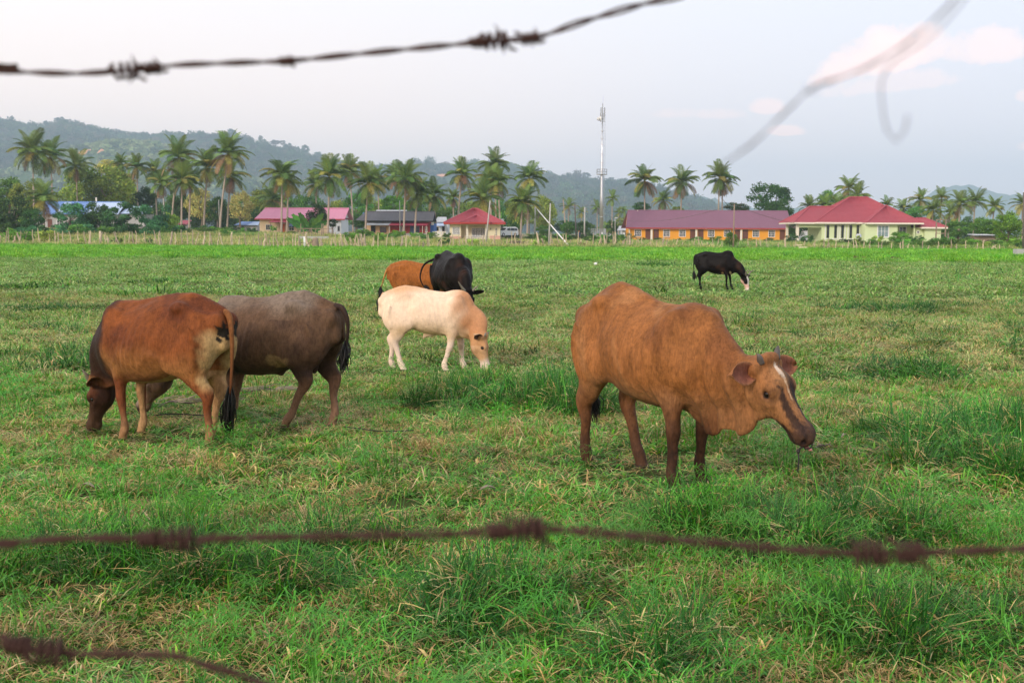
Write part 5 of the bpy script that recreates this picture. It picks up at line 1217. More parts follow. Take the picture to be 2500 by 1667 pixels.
    # bushes
    for (px, py, w, h, Y, mt, lab) in [
        (42, 575, 42, 24, 133, 'fresh', 'large fresh green bush at the left end of the stake fence'), (120, 578, 34, 22, 133, 'olive', 'olive bush right of the large fresh green one at the fence'), (206, 588, 17, 11, 130, 'olive', 'small brownish bush by the fence gate'), (285, 588, 14, 12, 130, 'dark', 'small dark bush right of the gate posts'), (363, 589, 14, 12, 129, 'dark', 'compact dark bush at the fence below the blue roof end'),
        (320, 590, 12, 9, 130, 'dry', 'dry brown bush between two dark ones at the left fence'), (500, 560, 30, 9, 185, 'mid', 'low green bush under the tall palm trunks'), (560, 566, 26, 8, 180, 'mid', 'low green bush right of the curved trunk'), (440, 566, 24, 8, 185, 'fresh', 'low fresh bush left of the palm trunks'),
        (667, 558, 11, 10, 215, 'fresh', 'light green bush before the left window of the pink roofed house'), (862, 585, 24, 24, 132, 'fresh', 'tall leafy plant clump rising through the fence'), (925, 580, 20, 16, 134, 'fresh', 'leafy bush right of the tall clump at the fence'), (890, 568, 26, 12, 165, 'mid', 'green bush before the left wall of the grey roofed house'), (962, 570, 14, 11, 195, 'fresh', 'rounded bush before the red awning'),
        (1085, 590, 24, 13, 131, 'dark', 'dark bush behind the dense stakes left of the cream house'), (1160, 592, 22, 11, 131, 'olive', 'olive bush behind the stakes before the cream house'), (1040, 578, 26, 8, 175, 'mid', 'low bush before the lattice wall'), (720, 570, 24, 7, 200, 'mid', 'low bush before the pink roofed house wall'),
        (1303, 594, 11, 9, 129, 'olive', 'small olive bush behind the bent stakes below the leaning pipe'), (1330, 586, 24, 14, 150, 'mid', 'green bush under the leaning white pipe'), (1380, 580, 22, 11, 170, 'mid', 'green bush left of the tiny person'), (1420, 597, 10, 8, 128, 'dry', 'brown tussock bush among the stakes left of the mast'), (1440, 583, 26, 10, 170, 'mid', 'green bush at the mast enclosure'), (1485, 590, 24, 13, 140, 'dark', 'dark green bush right below the mast enclosure'),
        (1520, 582, 20, 11, 165, 'mid', 'green bush by the concrete wall'), (1567, 585, 15, 8, 200, 'dark', 'dark bush under the first orange wall window'), (1610, 586, 18, 8, 200, 'dark', 'dark bush under the second orange wall window'), (1655, 587, 13, 8, 198, 'dark', 'round dark bush before the third orange wall window'), (1705, 587, 30, 11, 190, 'mid', 'wide green bush before the middle of the orange wall'), (1745, 586, 22, 12, 185, 'mid', 'green bush left of the stemmed small tree'), (1830, 588, 26, 9, 190, 'mid', 'green bush right of the stemmed small tree'), (1885, 588, 26, 9, 190, 'dark', 'dark bush at the right end of the orange wall'),
        (1935, 582, 20, 16, 178, 'dark', 'dark bush at the corner of the carport'), (1970, 584, 24, 15, 175, 'dark', 'dark green bush inside the carport opening'), (2020, 589, 24, 8, 172, 'olive', 'left part of the low hedge under the tall narrow windows'), (2062, 589, 24, 8, 172, 'dark', 'middle part of the low hedge under the tall narrow windows'), (2093, 585, 12, 13, 171, 'olive', 'upright bush at the corner of the projecting green wall'),
        (2140, 584, 24, 14, 168, 'olive', 'open twiggy bush before the projecting green wall'), (2240, 584, 22, 13, 168, 'dark', 'dark bush before the annex of the green house'), (2268, 590, 28, 12, 150, 'mid', 'green bush right of the annex'), (2310, 588, 30, 14, 148, 'mid', 'green bush under the wooden frame'), (2360, 590, 30, 14, 146, 'mid', 'green bush left of the small shed'), (2400, 597, 24, 9, 135, 'olive', 'low olive bush before the small shed'), (2330, 602, 34, 9, 130, 'olive', 'long low bush mass at the right fence'), (2490, 598, 16, 12, 128, 'dark', 'dark bush at the right edge behind the concrete block'),
        (2100, 634, 22, 9, 74, 'dry', 'brown dead looking shrub in the field, left of the pair'), (2175, 634, 30, 9, 73, 'dry', 'wide brown shrub in the field before the green house'), (2080, 641, 16, 5, 70, 'fresh', 'low dark green shrub left of the brown ones in the field'), (2365, 638, 22, 6, 72, 'blue', 'low blue green shrub in the right part of the field')]:
        bush(px, py, w, h, Y, mt, lab)
    r_ = random.Random(31)
    for (x0, x1, st, py, Y, w, h, mats, lab, grp) in [(-20, 440, 30, 560, 180, 27, 17, ['dark', 'blue', 'mid', 'blue'], 'thick shrub filling the foot of the trees before the blue roof', 'shrubs before the blue roof'),
        (430, 640, 24, 562, 196, 22, 10, ['mid', 'fresh', 'dark'], 'low shrub of the undergrowth beneath the tall palm group', 'undergrowth beneath the palms'), (850, 1100, 26, 573, 176, 19, 8, ['fresh', 'mid', 'mid'], 'low shrub of the undergrowth before the grey roofed house', 'undergrowth before the grey roof'),
        (1245, 1540, 24, 578, 205, 20, 9, ['mid', 'dark', 'fresh'], 'low shrub in the green strip around the poles and the mast', 'shrubs around the mast'), (2100, 2520, 30, 592, 142, 24, 11, ['fresh', 'mid', 'mid'], 'rounded shrub in the green strip from the green house to the right edge', 'shrubs at the right')]:
        px = x0
        while px < x1:
            bush(px + r_.uniform(-6, 6), py + r_.uniform(-3, 3) + (px - x0) * .004, w * r_.uniform(.8, 1.3), h * r_.uniform(.8, 1.35), Y + r_.uniform(-8, 8), r_.choice(mats), lab, grp); px += st
    # banana-like plant with big leaves
    c = at(757, 552, 212); root = empty('banana_plant', (c.x, 212, float(gz(c.x, 212))), 0, 'plant with huge fan spread leaves before the pink roofed house', 'plant')
    for i, (ax, L, lean) in enumerate([(-.85, 5.4, 0), (-.62, 5.2, .2), (-.35, 4.8, -.2), (.45, 4.9, .1), (.75, 4.2, -.1), (.05, 3.6, .6)]):
        V = []; F = []; n = 12; r_ = random.Random(i)
        for j in range(n):
            f = j / (n - 1); w = .62 * math.sin(math.pi * (f * .8 + .14)) ** .6 if f > .2 else .05
            x = math.sin(ax) * L * f + .3 * math.copysign(f * f, ax); z = math.cos(ax) * L * f - .5 * f * f; nx, nz_ = math.cos(ax), -math.sin(ax); ww = w * (1 + (.22 if j % 2 else -.12))
            V += [(x - nx * ww, lean * f - .1, z - nz_ * ww), (x, lean * f + .1, z), (x + nx * ww, lean * f - .1, z + nz_ * ww)]
        o = link('leaf', mesh_np('leaf', V, grid_faces(n, 3), False, np.tile([[1.1, 1.3, .9]], (len(V), 1))), None, root); set_mat(o, LEAF['mid' if i in (1, 3) else 'dark'])
    m = MB(); m.tube([(0, 0, -.2), (0, 0, 1.2)], [.25, .15], 8); m.build('stem', M_BARK, root, True)
# ------------------------------------------------------------------ village
M_ = {
 'cream': mat_plain('cream_plaster', (.78, .68, .46), .8, var=.08, scale=1.2, dirt=((.45, .38, .26), .35)), 'peach': mat_plain('peach_plaster', (.80, .60, .38), .8, var=.08, scale=1.2, dirt=((.5, .38, .24), .3)),
 'orange': mat_plain('orange_plaster', (.84, .36, .03), .75, var=.08, scale=1.0, dirt=((.6, .26, .05), .35)), 'green': mat_plain('pale_green_plaster', (.66, .74, .43), .8, var=.06, scale=1.0, dirt=((.48, .52, .33), .3)),
 'whitew': mat_plain('white_plaster', (.72, .74, .78), .8, var=.06, scale=1.5, dirt=((.45, .45, .45), .3)), 'redw': mat_plain('red_wall', (.42, .045, .035), .7, var=.2, scale=2), 'bluew': mat_plain('blue_wall', (.05, .16, .48), .7, var=.15, scale=2),
 'tan': mat_plain('tan_wall', (.70, .46, .26), .8, var=.15, scale=1.5, dirt=((.4, .3, .2), .4)), 'pinkb': mat_plain('pink_plinth', (.72, .40, .32), .8, var=.1), 'grey': mat_plain('grey_concrete', (.42, .41, .40), .85, var=.2, scale=1.5, dirt=((.2, .2, .19), .5), bump=.3),
 'white': mat_plain('white_paint', (.80, .78, .76), .5, var=.05), 'trim': mat_plain('cream_trim', (.82, .74, .62), .6, var=.06), 'glass': mat_plain('window_glass', (.035, .04, .045), .12, var=.3, spec=.6), 'glassl': mat_plain('pale_window_glass', (.25, .33, .35), .12, var=.3, spec=.6),
 'doorb': mat_plain('brown_door', (.16, .055, .035), .55, var=.3), 'dooro': mat_plain('orange_door', (.72, .14, .02), .5, var=.2), 'doorbl': mat_plain('blue_door', (.09, .13, .24), .5, var=.2), 'dark': mat_plain('dark_opening', (.03, .028, .026), .9),
 'wood': mat_plain('weathered_wood', (.30, .22, .16), .9, var=.4, scale=3, bump=.4), 'stake': mat_plain('pale_stick', (.58, .46, .31), .9, var=.4, scale=2), 'staked': mat_plain('grey_stick', (.42, .33, .24), .9, var=.4, scale=2), 'wire': mat_plain('rusty_wire', (.10, .06, .05), .8),
 'steel': mat_plain('galvanised_steel', (.62, .62, .64), .35, .85, var=.12, scale=1.2), 'steelg': mat_plain('dull_steel', (.38, .39, .41), .6, .5, var=.2), 'pole': mat_plain('concrete_pole', (.46, .43, .40), .85, var=.15), 'poled': mat_plain('dark_timber_pole', (.14, .11, .10), .9, var=.3), 'black': mat_plain('black_rubber', (.02, .02, .02), .8),
 'paint': mat_plain('white_car_paint', (.82, .83, .85), .22, var=.03, spec=.6), 'lamp': mat_plain('lamp_glass', (.75, .72, .68), .2), 'redl': mat_plain('red_lamp', (.55, .03, .02), .3)}
def mat_roof(name, col, rough=.55, metal=0.0, streak=.2, rows=0.0):
    m, nt, bs = new_mat(name); tc = nd(nt, 'ShaderNodeTexCoord').outputs['Object']
    mp = nd(nt, 'ShaderNodeMapping'); mp.inputs['Scale'].default_value = (2.2, .25, .25); nt.links.new(tc, mp.inputs[0])
    n = nnoise(nt, 1.0, 5, .7, mp.outputs[0]); n2 = nnoise(nt, .5, 4, .6, tc)
    f = nmath(nt, 'ADD', nmath(nt, 'MULTIPLY', n, .5), nmath(nt, 'MULTIPLY', n2, .5))
    c = nmix(nt, f, tuple(x * (1 - streak) for x in col), tuple(min(1, x * (1 + streak)) for x in col)); nt.links.new(c, bs.inputs['Base Color'])
    bs.inputs['Roughness'].default_value = rough; bs.inputs['Metallic'].default_value = metal; bs.inputs['Specular IOR Level'].default_value = .3; return m
RF = {'pink': mat_roof('pink_metal_roof', (.58, .22, .32), .5), 'crimson': mat_roof('crimson_tile_roof', (.36, .07, .09), .6), 'purple': mat_roof('purple_tile_roof', (.26, .125, .18), .6, streak=.14), 'greyr': mat_roof('grey_asbestos_roof', (.13, .12, .13), .8, streak=.4),
      'blue': mat_roof('blue_metal_roof', (.15, .25, .52), .45), 'lblue': mat_roof('pale_blue_metal_roof', (.45, .54, .72), .45), 'zinc': mat_roof('zinc_roof', (.48, .48, .50), .5, streak=.35), 'redm': mat_roof('dark_red_awning', (.42, .05, .08), .5)}

def sheet(P00, P10, P11, P01, nx, amp, ny=1, tile=0.0):
    """corrugated roof slope between four corners; waves run from eave (P0x) to ridge (P1x)"""
    P00, P10, P11, P01 = [np.array(p, float) for p in (P00, P10, P11, P01)]; nrm_ = np.cross(P10 - P00, P01 - P00); nrm_ = nrm(nrm_)
    if nrm_[2] < 0: nrm_ = -nrm_
    V = []; F = []; m = nx * 2 + 1; rows = ny * (2 if tile else 1) + 1
    for j in range(rows):
        if tile: v = (j // 2 + (j % 2)) / ny if j < rows else 1; lift = (0 if j % 2 else tile)
        else: v = j / ny; lift = 0
        v = min(v, 1)
        for i in range(m):
            u = i / (m - 1); p = (P00 * (1 - u) + P10 * u) * (1 - v) + (P01 * (1 - u) + P11 * u) * v
            V.append(p + nrm_ * (amp * (i % 2) + lift))
    F = grid_faces(rows, m)
    return V, F
def roof_slope(name, mat, parent, corners, nx, amp=.05, ny=1, tile=0.0, thick=.06):
    V, F = sheet(*corners, nx, amp, ny, tile); m = MB(); m.add(V, F); C4 = [np.array(c, float) - (0, 0, thick) for c in corners]; m.add(C4, [(3, 2, 1, 0)])
    return m.build(name, mat, parent)

class House:
    """origin: front left foot of the main wall as seen in the photo; x right, y away; sizes given in photo pixels at distance Y"""
    def __init__(s, name, pxl, py, Y, label, rz=0.0, cat='house'):
        s.Y = Y; s.s = Y / F_PX; p = at(pxl, py, Y); s.px0 = pxl; s.py0 = py; s.root = empty(name, (p.x, Y, p.z), rz, label, cat)
        s.rise = 0.0
    def X(s, px): return (px - s.px0) * s.s
    def Z(s, py): return (s.py0 - py) * s.s
    def box(s, name, mat, x0, x1, y0, y1, z0, z1, parent=None):
        return MB().box(s.X(x0), s.X(x1), y0, y1, z0, z1).build(name, M_[mat] if isinstance(mat, str) else mat, parent or s.root)
    def wall(s, mat, x0, x1, y0, y1, ztop, zbot=-.6, name='wall'): return s.box(name, mat, x0, x1, y0, y1, zbot, ztop)
    def window(s, x0, x1, pyt, pyb, y=0.0, nx=2, ny=2, frame='white', glass='glass', side=None, fw=.10):
        X0, X1, Z0, Z1 = s.X(x0), s.X(x1), s.Z(pyb), s.Z(pyt); m = MB()
        m.box(X0 - fw, X0, y - .07, y + .02, Z0 - fw, Z1 + fw); m.box(X1, X1 + fw, y - .07, y + .02, Z0 - fw, Z1 + fw); m.box(X0, X1, y - .07, y + .02, Z1, Z1 + fw); m.box(X0, X1, y - .09, y + .02, Z0 - fw, Z0)
        f = m.build('window', M_[frame], s.root)
        w = (X1 - X0) / nx; h = (Z1 - Z0) / ny
        for i in range(1, nx): MB().box(X0 + i * w - .03, X0 + i * w + .03, y - .06, y + .01, Z0, Z1).build('bar', M_[frame], f)
        for j in range(1, ny): MB().box(X0, X1, y - .055, y + .005, Z0 + j * h - .025, Z0 + j * h + .025).build('bar', M_[frame], f)
        MB().box(X0, X1, y - .02, y + .012, Z0, Z1).build('pane', M_[glass], f); return f
    def door(s, x0, x1, pyt, pyb, y=0.0, mat='doorb', frame='doorb', panels=4):
        X0, X1, Z0, Z1 = s.X(x0), s.X(x1), s.Z(pyb), s.Z(pyt); d = MB().box(X0, X1, y - .05, y + .02, Z0, Z1).build('door', M_[mat], s.root); m = MB()
        for (a, b) in ((X0 - .07, X0), (X1, X1 + .07)): m.box(a, b, y - .07, y + .02, Z0, Z1 + .07)
        m.box(X0, X1, y - .07, y + .02, Z1, Z1 + .07); m.build('door_frame', M_[frame], d); k = panels // 2; w = (X1 - X0) / 2; h = (Z1 - Z0) / k
        for i in range(2):
            for j in range(k): MB().box(X0 + i * w + .08, X0 + (i + 1) * w - .08, y - .075, y - .04, Z0 + j * h + .08, Z0 + (j + 1) * h - .08).build('door_panel', M_[mat], d)
        MB().box(X1 - .12, X1 - .06, y - .1, y - .05, Z0 + .9, Z0 + 1.0).build('handle', M_['steelg'], d); return d
    def gable(s, mat, x0, x1, depth, ze, zr, over=.7, il=0.0, ir=0.0, n=40, amp=.05, ny=1, tile=0.0, fascia='doorb', wallmat=None, sag=0):
        """ridge parallel to the front"""
        X0, X1 = s.X(x0), s.X(x1); yf, yb, ym = -over, depth + over, depth / 2; z0 = ze - 0.0
        for (ya, nm) in ((yf, 'roof'), (yb, 'roof')):
            c = [(X0, ya, z0), (X1, ya, z0), (X1 - ir, ym, zr), (X0 + il, ym, zr)]
            if ya == yb: c = [(X1, ya, z0), (X0, ya, z0), (X0 + il, ym, zr), (X1 - ir, ym, zr)]
            roof_slope('roof', mat, s.root, c, n, amp, ny, tile)
        m = MB(); m.tube([(X0 + il, ym, zr + .06), (X1 - ir, ym, zr + .06)], .12, 6); m.build('ridge_cap', mat, s.root)
        MB().box(X0, X1, yf - .04, yf, z0 - .18, z0 + .05).build('fascia', M_[fascia], s.root)
        if wallmat:
            wx0, wx1, ov = X0 + over, X1 - over, over
            for xa, xb in ((wx0, wx0 + .15), (wx1 - .15, wx1)):
                zz = ze - .05 + (zr - ze) * (over / (over + ym)); m = MB(); m.add([(xa, 0, zz), (xa, depth, zz), (xa, ym, zr - .12), (xb, 0, zz), (xb, depth, zz), (xb, ym, zr - .12)], [(0, 1, 2), (5, 4, 3), (0, 3, 4, 1), (1, 4, 5, 2), (2, 5, 3, 0)]); m.build('gable_wall', wallmat, s.root)
    def hip(s, mat, x0, x1, yf, yb, ze, rx0, rx1, ry0, ry1, zr, n=40, amp=.04, fascia='trim', lift=0.0, tile=.03, ny=12):
        """eaves rectangle in photo px / metres, ridge from (rx0, ry0) to (rx1, ry1)"""
        X0, X1, A, B = s.X(x0), s.X(x1), s.X(rx0), s.X(rx1); e = [(X0, yf, ze), (X1, yf, ze), (X1, yb, ze), (X0, yb, ze)]; r0 = (A, ry0, zr); r1 = (B, ry1, zr)
        if abs(ry1 - ry0) < .01:
            S = [(e[0], e[1], r1, r0), (e[1], e[2], r1, r1), (e[2], e[3], r0, r1), (e[3], e[0], r0, r0)]; edges = [(e[0], r0), (e[1], r1), (e[2], r1), (e[3], r0), (r0, r1)]
        else:
            S = [(e[0], e[1], r0, r0), (e[1], e[2], r1, r0), (e[2], e[3], r1, r1), (e[3], e[0], r0, r1)]; edges = [(e[0], r0), (e[1], r0), (e[2], r1), (e[3], r1), (r0, r1)]
        for c in S: roof_slope('roof', mat, s.root, c, n, amp, ny, tile)
        m = MB()
        for a, b in edges:
            if (Vector(a) - Vector(b)).length > .1: m.tube([Vector(a) + Vector((0, 0, .05)), Vector(b) + Vector((0, 0, .07))], .11, 6)
        m.build('ridge_cap', mat, s.root)
        m = MB(); m.box(X0, X1, yf - .05, yf, ze - .22, ze + .03); m.box(X0, X0 + .05, yf, yb, ze - .22, ze + .03); m.box(X1 - .05, X1, yf, yb, ze - .22, ze + .03); m.build('fascia', M_[fascia], s.root)
        m = MB(); m.add([(X0, yf, ze - .2), (X1, yf, ze - .2), (X1, yb, ze - .2), (X0, yb, ze - .2)], [(0, 1, 2, 3)]); m.build('soffit', M_['trim'], s.root)

if want('village') or not ONLY:
    # long building with blue roof, far left
    h = House('building', 84, 563, 215, 'long low grey building with a blue and pale blue metal roof, far left behind trees', cat='building')
    h.wall('grey', 84, 290, 0, 8, h.Z(523)); zr, ze = h.Z(494) + .1, h.Z(523)
    for i, (a, b, c) in enumerate([(70, 97, 'lblue'), (97, 140, 'blue'), (140, 158, 'lblue'), (158, 214, 'blue'), (214, 292, 'lblue')]):
        X0, X1 = h.X(a), h.X(b); il = (h.X(93) - h.X(70)) if i == 0 else 0; roof_slope('roof', RF[c], h.root, [(X0, -.8, ze), (X1, -.8, ze), (X1, 4, zr), (X0 + il, 4, zr)], 12, .04); roof_slope('roof', RF[c], h.root, [(X1, 8.8, ze), (X0, 8.8, ze), (X0 + il, 4, zr), (X1, 4, zr)], 12, .04)
    MB().tube([(h.X(93), 4, zr + .05), (h.X(292), 4, zr + .05)], .1, 6).build('ridge_cap', RF['blue'], h.root)
    h.wall('grey', 293, 348, 1, 7, h.Z(522)); roof_slope('roof', RF['lblue'], h.root, [(h.X(292), .2, h.Z(521)), (h.X(352), .2, h.Z(521)), (h.X(352), 5, h.Z(502)), (h.X(292), 5, h.Z(502))], 16, .04)
    h.window(100, 112, 538, 552); h.door(118, 127, 536, 561, mat='doorb'); h.window(140, 152, 538, 552); h.window(260, 272, 538, 552)
    MB().box(h.X(215), h.X(217.5), 4.2, 4.5, zr - .3, h.Z(481)).build('vent_pipe', M_['trim'], h.root)
    # small roofs between trunks
    h = House('shed', 436, 560, 225, 'tiny red roofed shed among the palm trunks', cat='shed'); h.wall('grey', 437, 456, 0, 3, h.Z(548)); roof_slope('roof', RF['redm'], h.root, [(h.X(434), -.4, h.Z(548)), (h.X(458), -.4, h.Z(548)), (h.X(458), 3, h.Z(538)), (h.X(434), 3, h.Z(538))], 8); h.door(442, 447, 550, 559, mat='doorbl')
    h = House('shed', 580, 566, 245, 'small grey shed with blue roof just left of the pink roofed house', cat='shed'); h.wall('grey', 578, 628, 0, 4, h.Z(549)); roof_slope('roof', RF['blue'], h.root, [(h.X(572), -.6, h.Z(550)), (h.X(605), -.6, h.Z(550)), (h.X(611), 3.5, h.Z(541)), (h.X(580), 3.5, h.Z(541))], 12); roof_slope('roof', RF['lblue'], h.root, [(h.X(605), -.6, h.Z(550)), (h.X(632), -.6, h.Z(550)), (h.X(626), 3.5, h.Z(541)), (h.X(611), 3.5, h.Z(541))], 9)
    h.door(590, 597, 553, 565, mat='dark', frame='grey')
    # pink roofed house
    h = House('house', 634, 568, 235, 'peach and white house with a long pink metal roof and orange door', R(-3))
    ze, zr = h.Z(535), h.Z(511); h.wall('peach', 634, 833, 0, 7.5, ze)
    h.gable(RF['pink'], 624, 845, 7.5, ze, zr + .2, .8, il=1.0, n=70, amp=.045, wallmat=M_['whitew'], fascia='redw')
    h.box('side_wall', 'whitew', 800, 834, -.004, 7.6, -.6, ze - .02)
    X0, X1 = h.X(662), h.X(750); roof_slope('awning', RF['redm'], h.root, [(X0, -2.3, h.Z(543)), (X1, -2.3, h.Z(543)), (X1, -.02, h.Z(537)), (X0 + .6, -.02, h.Z(537))], 24)
    for px in (668, 735, 750): h.box('post', 'wood', px - .6, px + .6, -2.2, -2.1, -.5, h.Z(543))
    h.window(650, 664, 549, 561, nx=3, ny=1, frame='trim'); h.door(687.5, 695.5, 547.5, 567, mat='dooro', frame='dooro', panels=6); h.window(706, 718.5, 551, 562, nx=2, ny=2, frame='trim'); h.window(742, 753, 551, 563, nx=2, ny=3, frame='trim'); h.window(826, 830, 552, 563, y=-.01, nx=1, ny=1, frame='grey')
    MB().box(h.X(712), h.X(727), -2.0, -1.9, h.Z(553), h.Z(545)).build('rolled_blind', M_['doorbl'], h.root)
    # bamboo rack and low wall in front of it
    s = 190 / F_PX; p = at(725, 576, 190); rk = empty('wooden_rack', p, 0, 'rough timber rack of posts and rails in front of the pink roofed house', 'rack')
    for (a, b, z0, z1) in [(0, 85, 17, 18.5), (4, 60, 3.5, 5), (8, 66, .5, 2), (50, 85, 8, 9)]: MB().box(a * s, b * s, -.06, .06, z0 * s, z1 * s).build('rail', M_['wood'], rk)
    for (a, zt) in [(9, 30), (15, 18), (35, 20), (60, 30), (63.5, 30), (85, 18), (45, 16)]: MB().tube([(a * s, 0, -.5), (a * s + .05, .02, zt * s)], [.09, .07], 6).build('post', M_['wood'], rk)
    p = at(728, 582, 168); tag(MB().box(0, 74 * 168 / F_PX, 0, .2, -.4, 5.2 * 168 / F_PX).build('low_wall', M_['grey'], None, loc=p), 'low pale concrete wall in the grass before the pink roofed house', 'wall')
    # long grey roofed house
    h = House('house', 893, 571, 215, 'long house with dark grey roof, tan left walls, red right walls and a red awning'); ze, zr = h.Z(541), h.Z(519.5)
    h.wall('tan', 893, 952.5, 0, 9, ze); h.wall('redw', 952.5, 1049, .002, 9, ze); h.gable(RF['greyr'], 868, 1057, 9, ze + .1, zr + .2, .9, il=1.3, n=60, amp=.05, fascia='dark', wallmat=M_['bluew'])
    h.box('side_wall', 'bluew', 1048, 1057.5, .6, 9.1, -.6, ze - .3)
    roof_slope('awning', RF['zinc'], h.root, [(h.X(893), -1.9, h.Z(550)), (h.X(952), -1.9, h.Z(550)), (h.X(956), -.02, h.Z(542.5)), (h.X(899), -.02, h.Z(542.5))], 20); roof_slope('awning', RF['redm'], h.root, [(h.X(951), -2.0, h.Z(550.5)), (h.X(1043), -2.0, h.Z(550.5)), (h.X(1049), -.02, h.Z(543)), (h.X(955), -.02, h.Z(543))], 28)
    roof_slope('upper_roof', RF['zinc'], h.root, [(h.X(909), 4.6, zr + .25), (h.X(985), 4.6, zr + .25), (h.X(985), 7, zr + .6), (h.X(909), 7, zr + .6)], 20)
    h.door(906, 916, 552, 568, mat='dark', frame='wood'); h.window(928.5, 942, 555, 567, nx=3, ny=1, frame='doorb'); h.window(976, 981, 553, 566, y=0, nx=1, ny=3, frame='white'); h.door(1001.7, 1009.5, 552, 570, y=0, mat='doorbl', frame='doorbl'); h.window(1015, 1022, 554, 566, nx=1, ny=2, frame='doorbl'); h.window(1038, 1042, 554, 566, nx=1, ny=2, frame='trim')
    for px in (896, 953, 1033, 1042): h.box('post', 'trim', px - .5, px + .5, -1.9, -1.8, -.5, h.Z(550))
    h.box('air_conditioner', 'white', 1052, 1058, .35, .6, h.Z(549), h.Z(542)); h.box('step', 'grey', 958, 1046, -1.6, -.02, -.6, .15)
    # small grey house behind + lattice wall
    h = House('house', 1062, 576, 235, 'small white house with grey roof squeezed between the blue gable and the cream house'); h.wall('whitew', 1064, 1094, 0, 6, h.Z(548)); roof_slope('roof', RF['zinc'], h.root, [(h.X(1062), -.6, h.Z(543)), (h.X(1092), -.6, h.Z(543)), (h.X(1088), 3, h.Z(530)), (h.X(1066), 3, h.Z(530))], 12); roof_slope('roof', RF['lblue'], h.root, [(h.X(1064), -2.4, h.Z(552)), (h.X(1086), -2.4, h.Z(552)), (h.X(1083), -.02, h.Z(543.5)), (h.X(1064), -.02, h.Z(543.5))], 8)
    h.window(1066, 1071, 554, 564, nx=1, ny=1, frame='trim'); h.door(1080, 1085, 553, 572, mat='dark', frame='wood')
    s = 205 / F_PX; p = at(1056, 576, 205); lw = empty('lattice_wall', p, 0, 'low pinkish lattice block wall left of the cream house', 'wall')
    for i in range(6): MB().box(i * 6 * s, i * 6 * s + .14, 0, .15, -.5, 11 * s).build('pillar', M_['trim'], lw)
    MB().box(.14, 36 * s, .02, .12, -.5, 3 * s).build('base_course', M_['trim'], lw); MB().box(0.14, 30 * s, .02, .12, 9.5 * s, 10.8 * s).build('coping', M_['trim'], lw)
    for i in range(14): MB().box(.2 + i * 2.1 * s, .2 + i * 2.1 * s + .07, .04, .10, 3 * s, 9.5 * s).build('baluster', M_['trim'], lw)
    # cream house
    h = House('house', 1098, 585, 185, 'small cream house with crimson hipped roof, barred windows and pink plinth', R(0)); ze = h.Z(546)
    h.wall('cream', 1098, 1125.5, 0, 8, ze); h.wall('cream', 1125.5, 1187, 1.6, 8, ze); h.wall('cream', 1187, 1220, .003, 8, ze); h.box('porch_beam', 'cream', 1125.5, 1187, .1, .35, h.Z(550), ze)
    h.box('pillar', 'trim', 1138, 1143, -.25, .1, -.5, ze); h.box('pillar', 'trim', 1184, 1189, -.25, .1, -.5, ze); h.box('plinth', 'pinkb', 1195, 1220.4, -.03, 0, -.6, h.Z(575)); h.box('plinth', 'pinkb', 1097.6, 1125.6, -.03, 0, -.6, h.Z(577)); h.box('porch_floor', 'pinkb', 1125.6, 1186.8, -.2, 1.6, -.6, .1)
    h.hip(RF['crimson'], 1084, 1233, -1.1, 9.1, ze + .1, 1152, 1163, 4, 4, h.Z(514) + .3, n=46, fascia='redw', ny=14, amp=.05, tile=.04); h.hip(RF['crimson'], 1126, 1197, -1.9, 4, ze + .16, 1162, 1162, .8, 4, h.Z(527.5) + .1, n=24, fascia='redw', ny=10, amp=.05, tile=.04)
    h.window(1105.5, 1121, 556.5, 571, nx=5, ny=6, frame='white', fw=.09); h.window(1152, 1185, 558, 578, y=1.6, nx=8, ny=6, frame='white', fw=.08); h.window(1209.5, 1212, 557, 574, nx=1, ny=5, frame='trim', fw=.05); h.box('meter_box', 'dark', 1196.3, 1198, -.1, 0, h.Z(561), h.Z(557))
    g = h.box('gate', 'white', 1153, 1172, -.22, -.18, h.Z(575.4), h.Z(574.2))
    for i in range(9): MB().box(h.X(1153 + i * 2.35), h.X(1153.5 + i * 2.35), -.24, -.16, h.Z(586), h.Z(574)).build('bar', M_['white'], g)
    for i in range(5): MB().box(h.X(1153), h.X(1172), -.235, -.165, h.Z(585 - i * 2.4), h.Z(584.4 - i * 2.4)).build('bar', M_['white'], g)
    for i in range(8): h.box('baluster', 'trim', 1144 + i * 1.1, 1144.6 + i * 1.1, -.15, -.05, -.3, h.Z(576))
    for i in range(9): h.box('baluster', 'trim', 1173 + i * 1.2, 1173.6 + i * 1.2, -.15, -.05, -.3, h.Z(576))
    h.box('rail', 'trim', 1143, 1153, -.17, -.03, h.Z(576), h.Z(575)); h.box('rail', 'trim', 1172.2, 1184, -.17, -.03, h.Z(576), h.Z(575)); h.box('antenna_dish', 'steelg', 1222, 1229, 3, 3.4, h.Z(541), h.Z(534))
    # white building and wall by the mast
    h = House('building', 1520, 579, 262, 'small white building with grey roof just left of the orange building', cat='building'); h.wall('whitew', 1520, 1545, 0, 5, h.Z(563)); roof_slope('roof', RF['zinc'], h.root, [(h.X(1505), -.7, h.Z(563)), (h.X(1546), -.7, h.Z(563)), (h.X(1543), 4, h.Z(552)), (h.X(1515), 4, h.Z(552))], 14); h.window(1526, 1533, 567, 573, nx=2, ny=1)
    s = 238 / F_PX; p = at(1485, 584, 238); cw = empty('concrete_wall', p, 0, 'low grey concrete wall right of the mast enclosure', 'wall')
    for i in range(5): MB().box(i * 7 * s, (i * 7 + 6.4) * s, 0, .15, -.5, (11 + (i == 0) * 1) * s).build('panel', M_['grey'], cw); MB().box((i * 7 + 6.4) * s, (i * 7 + 7) * s, -.05, .2, -.5, 12.2 * s).build('post', M_['grey'], cw)
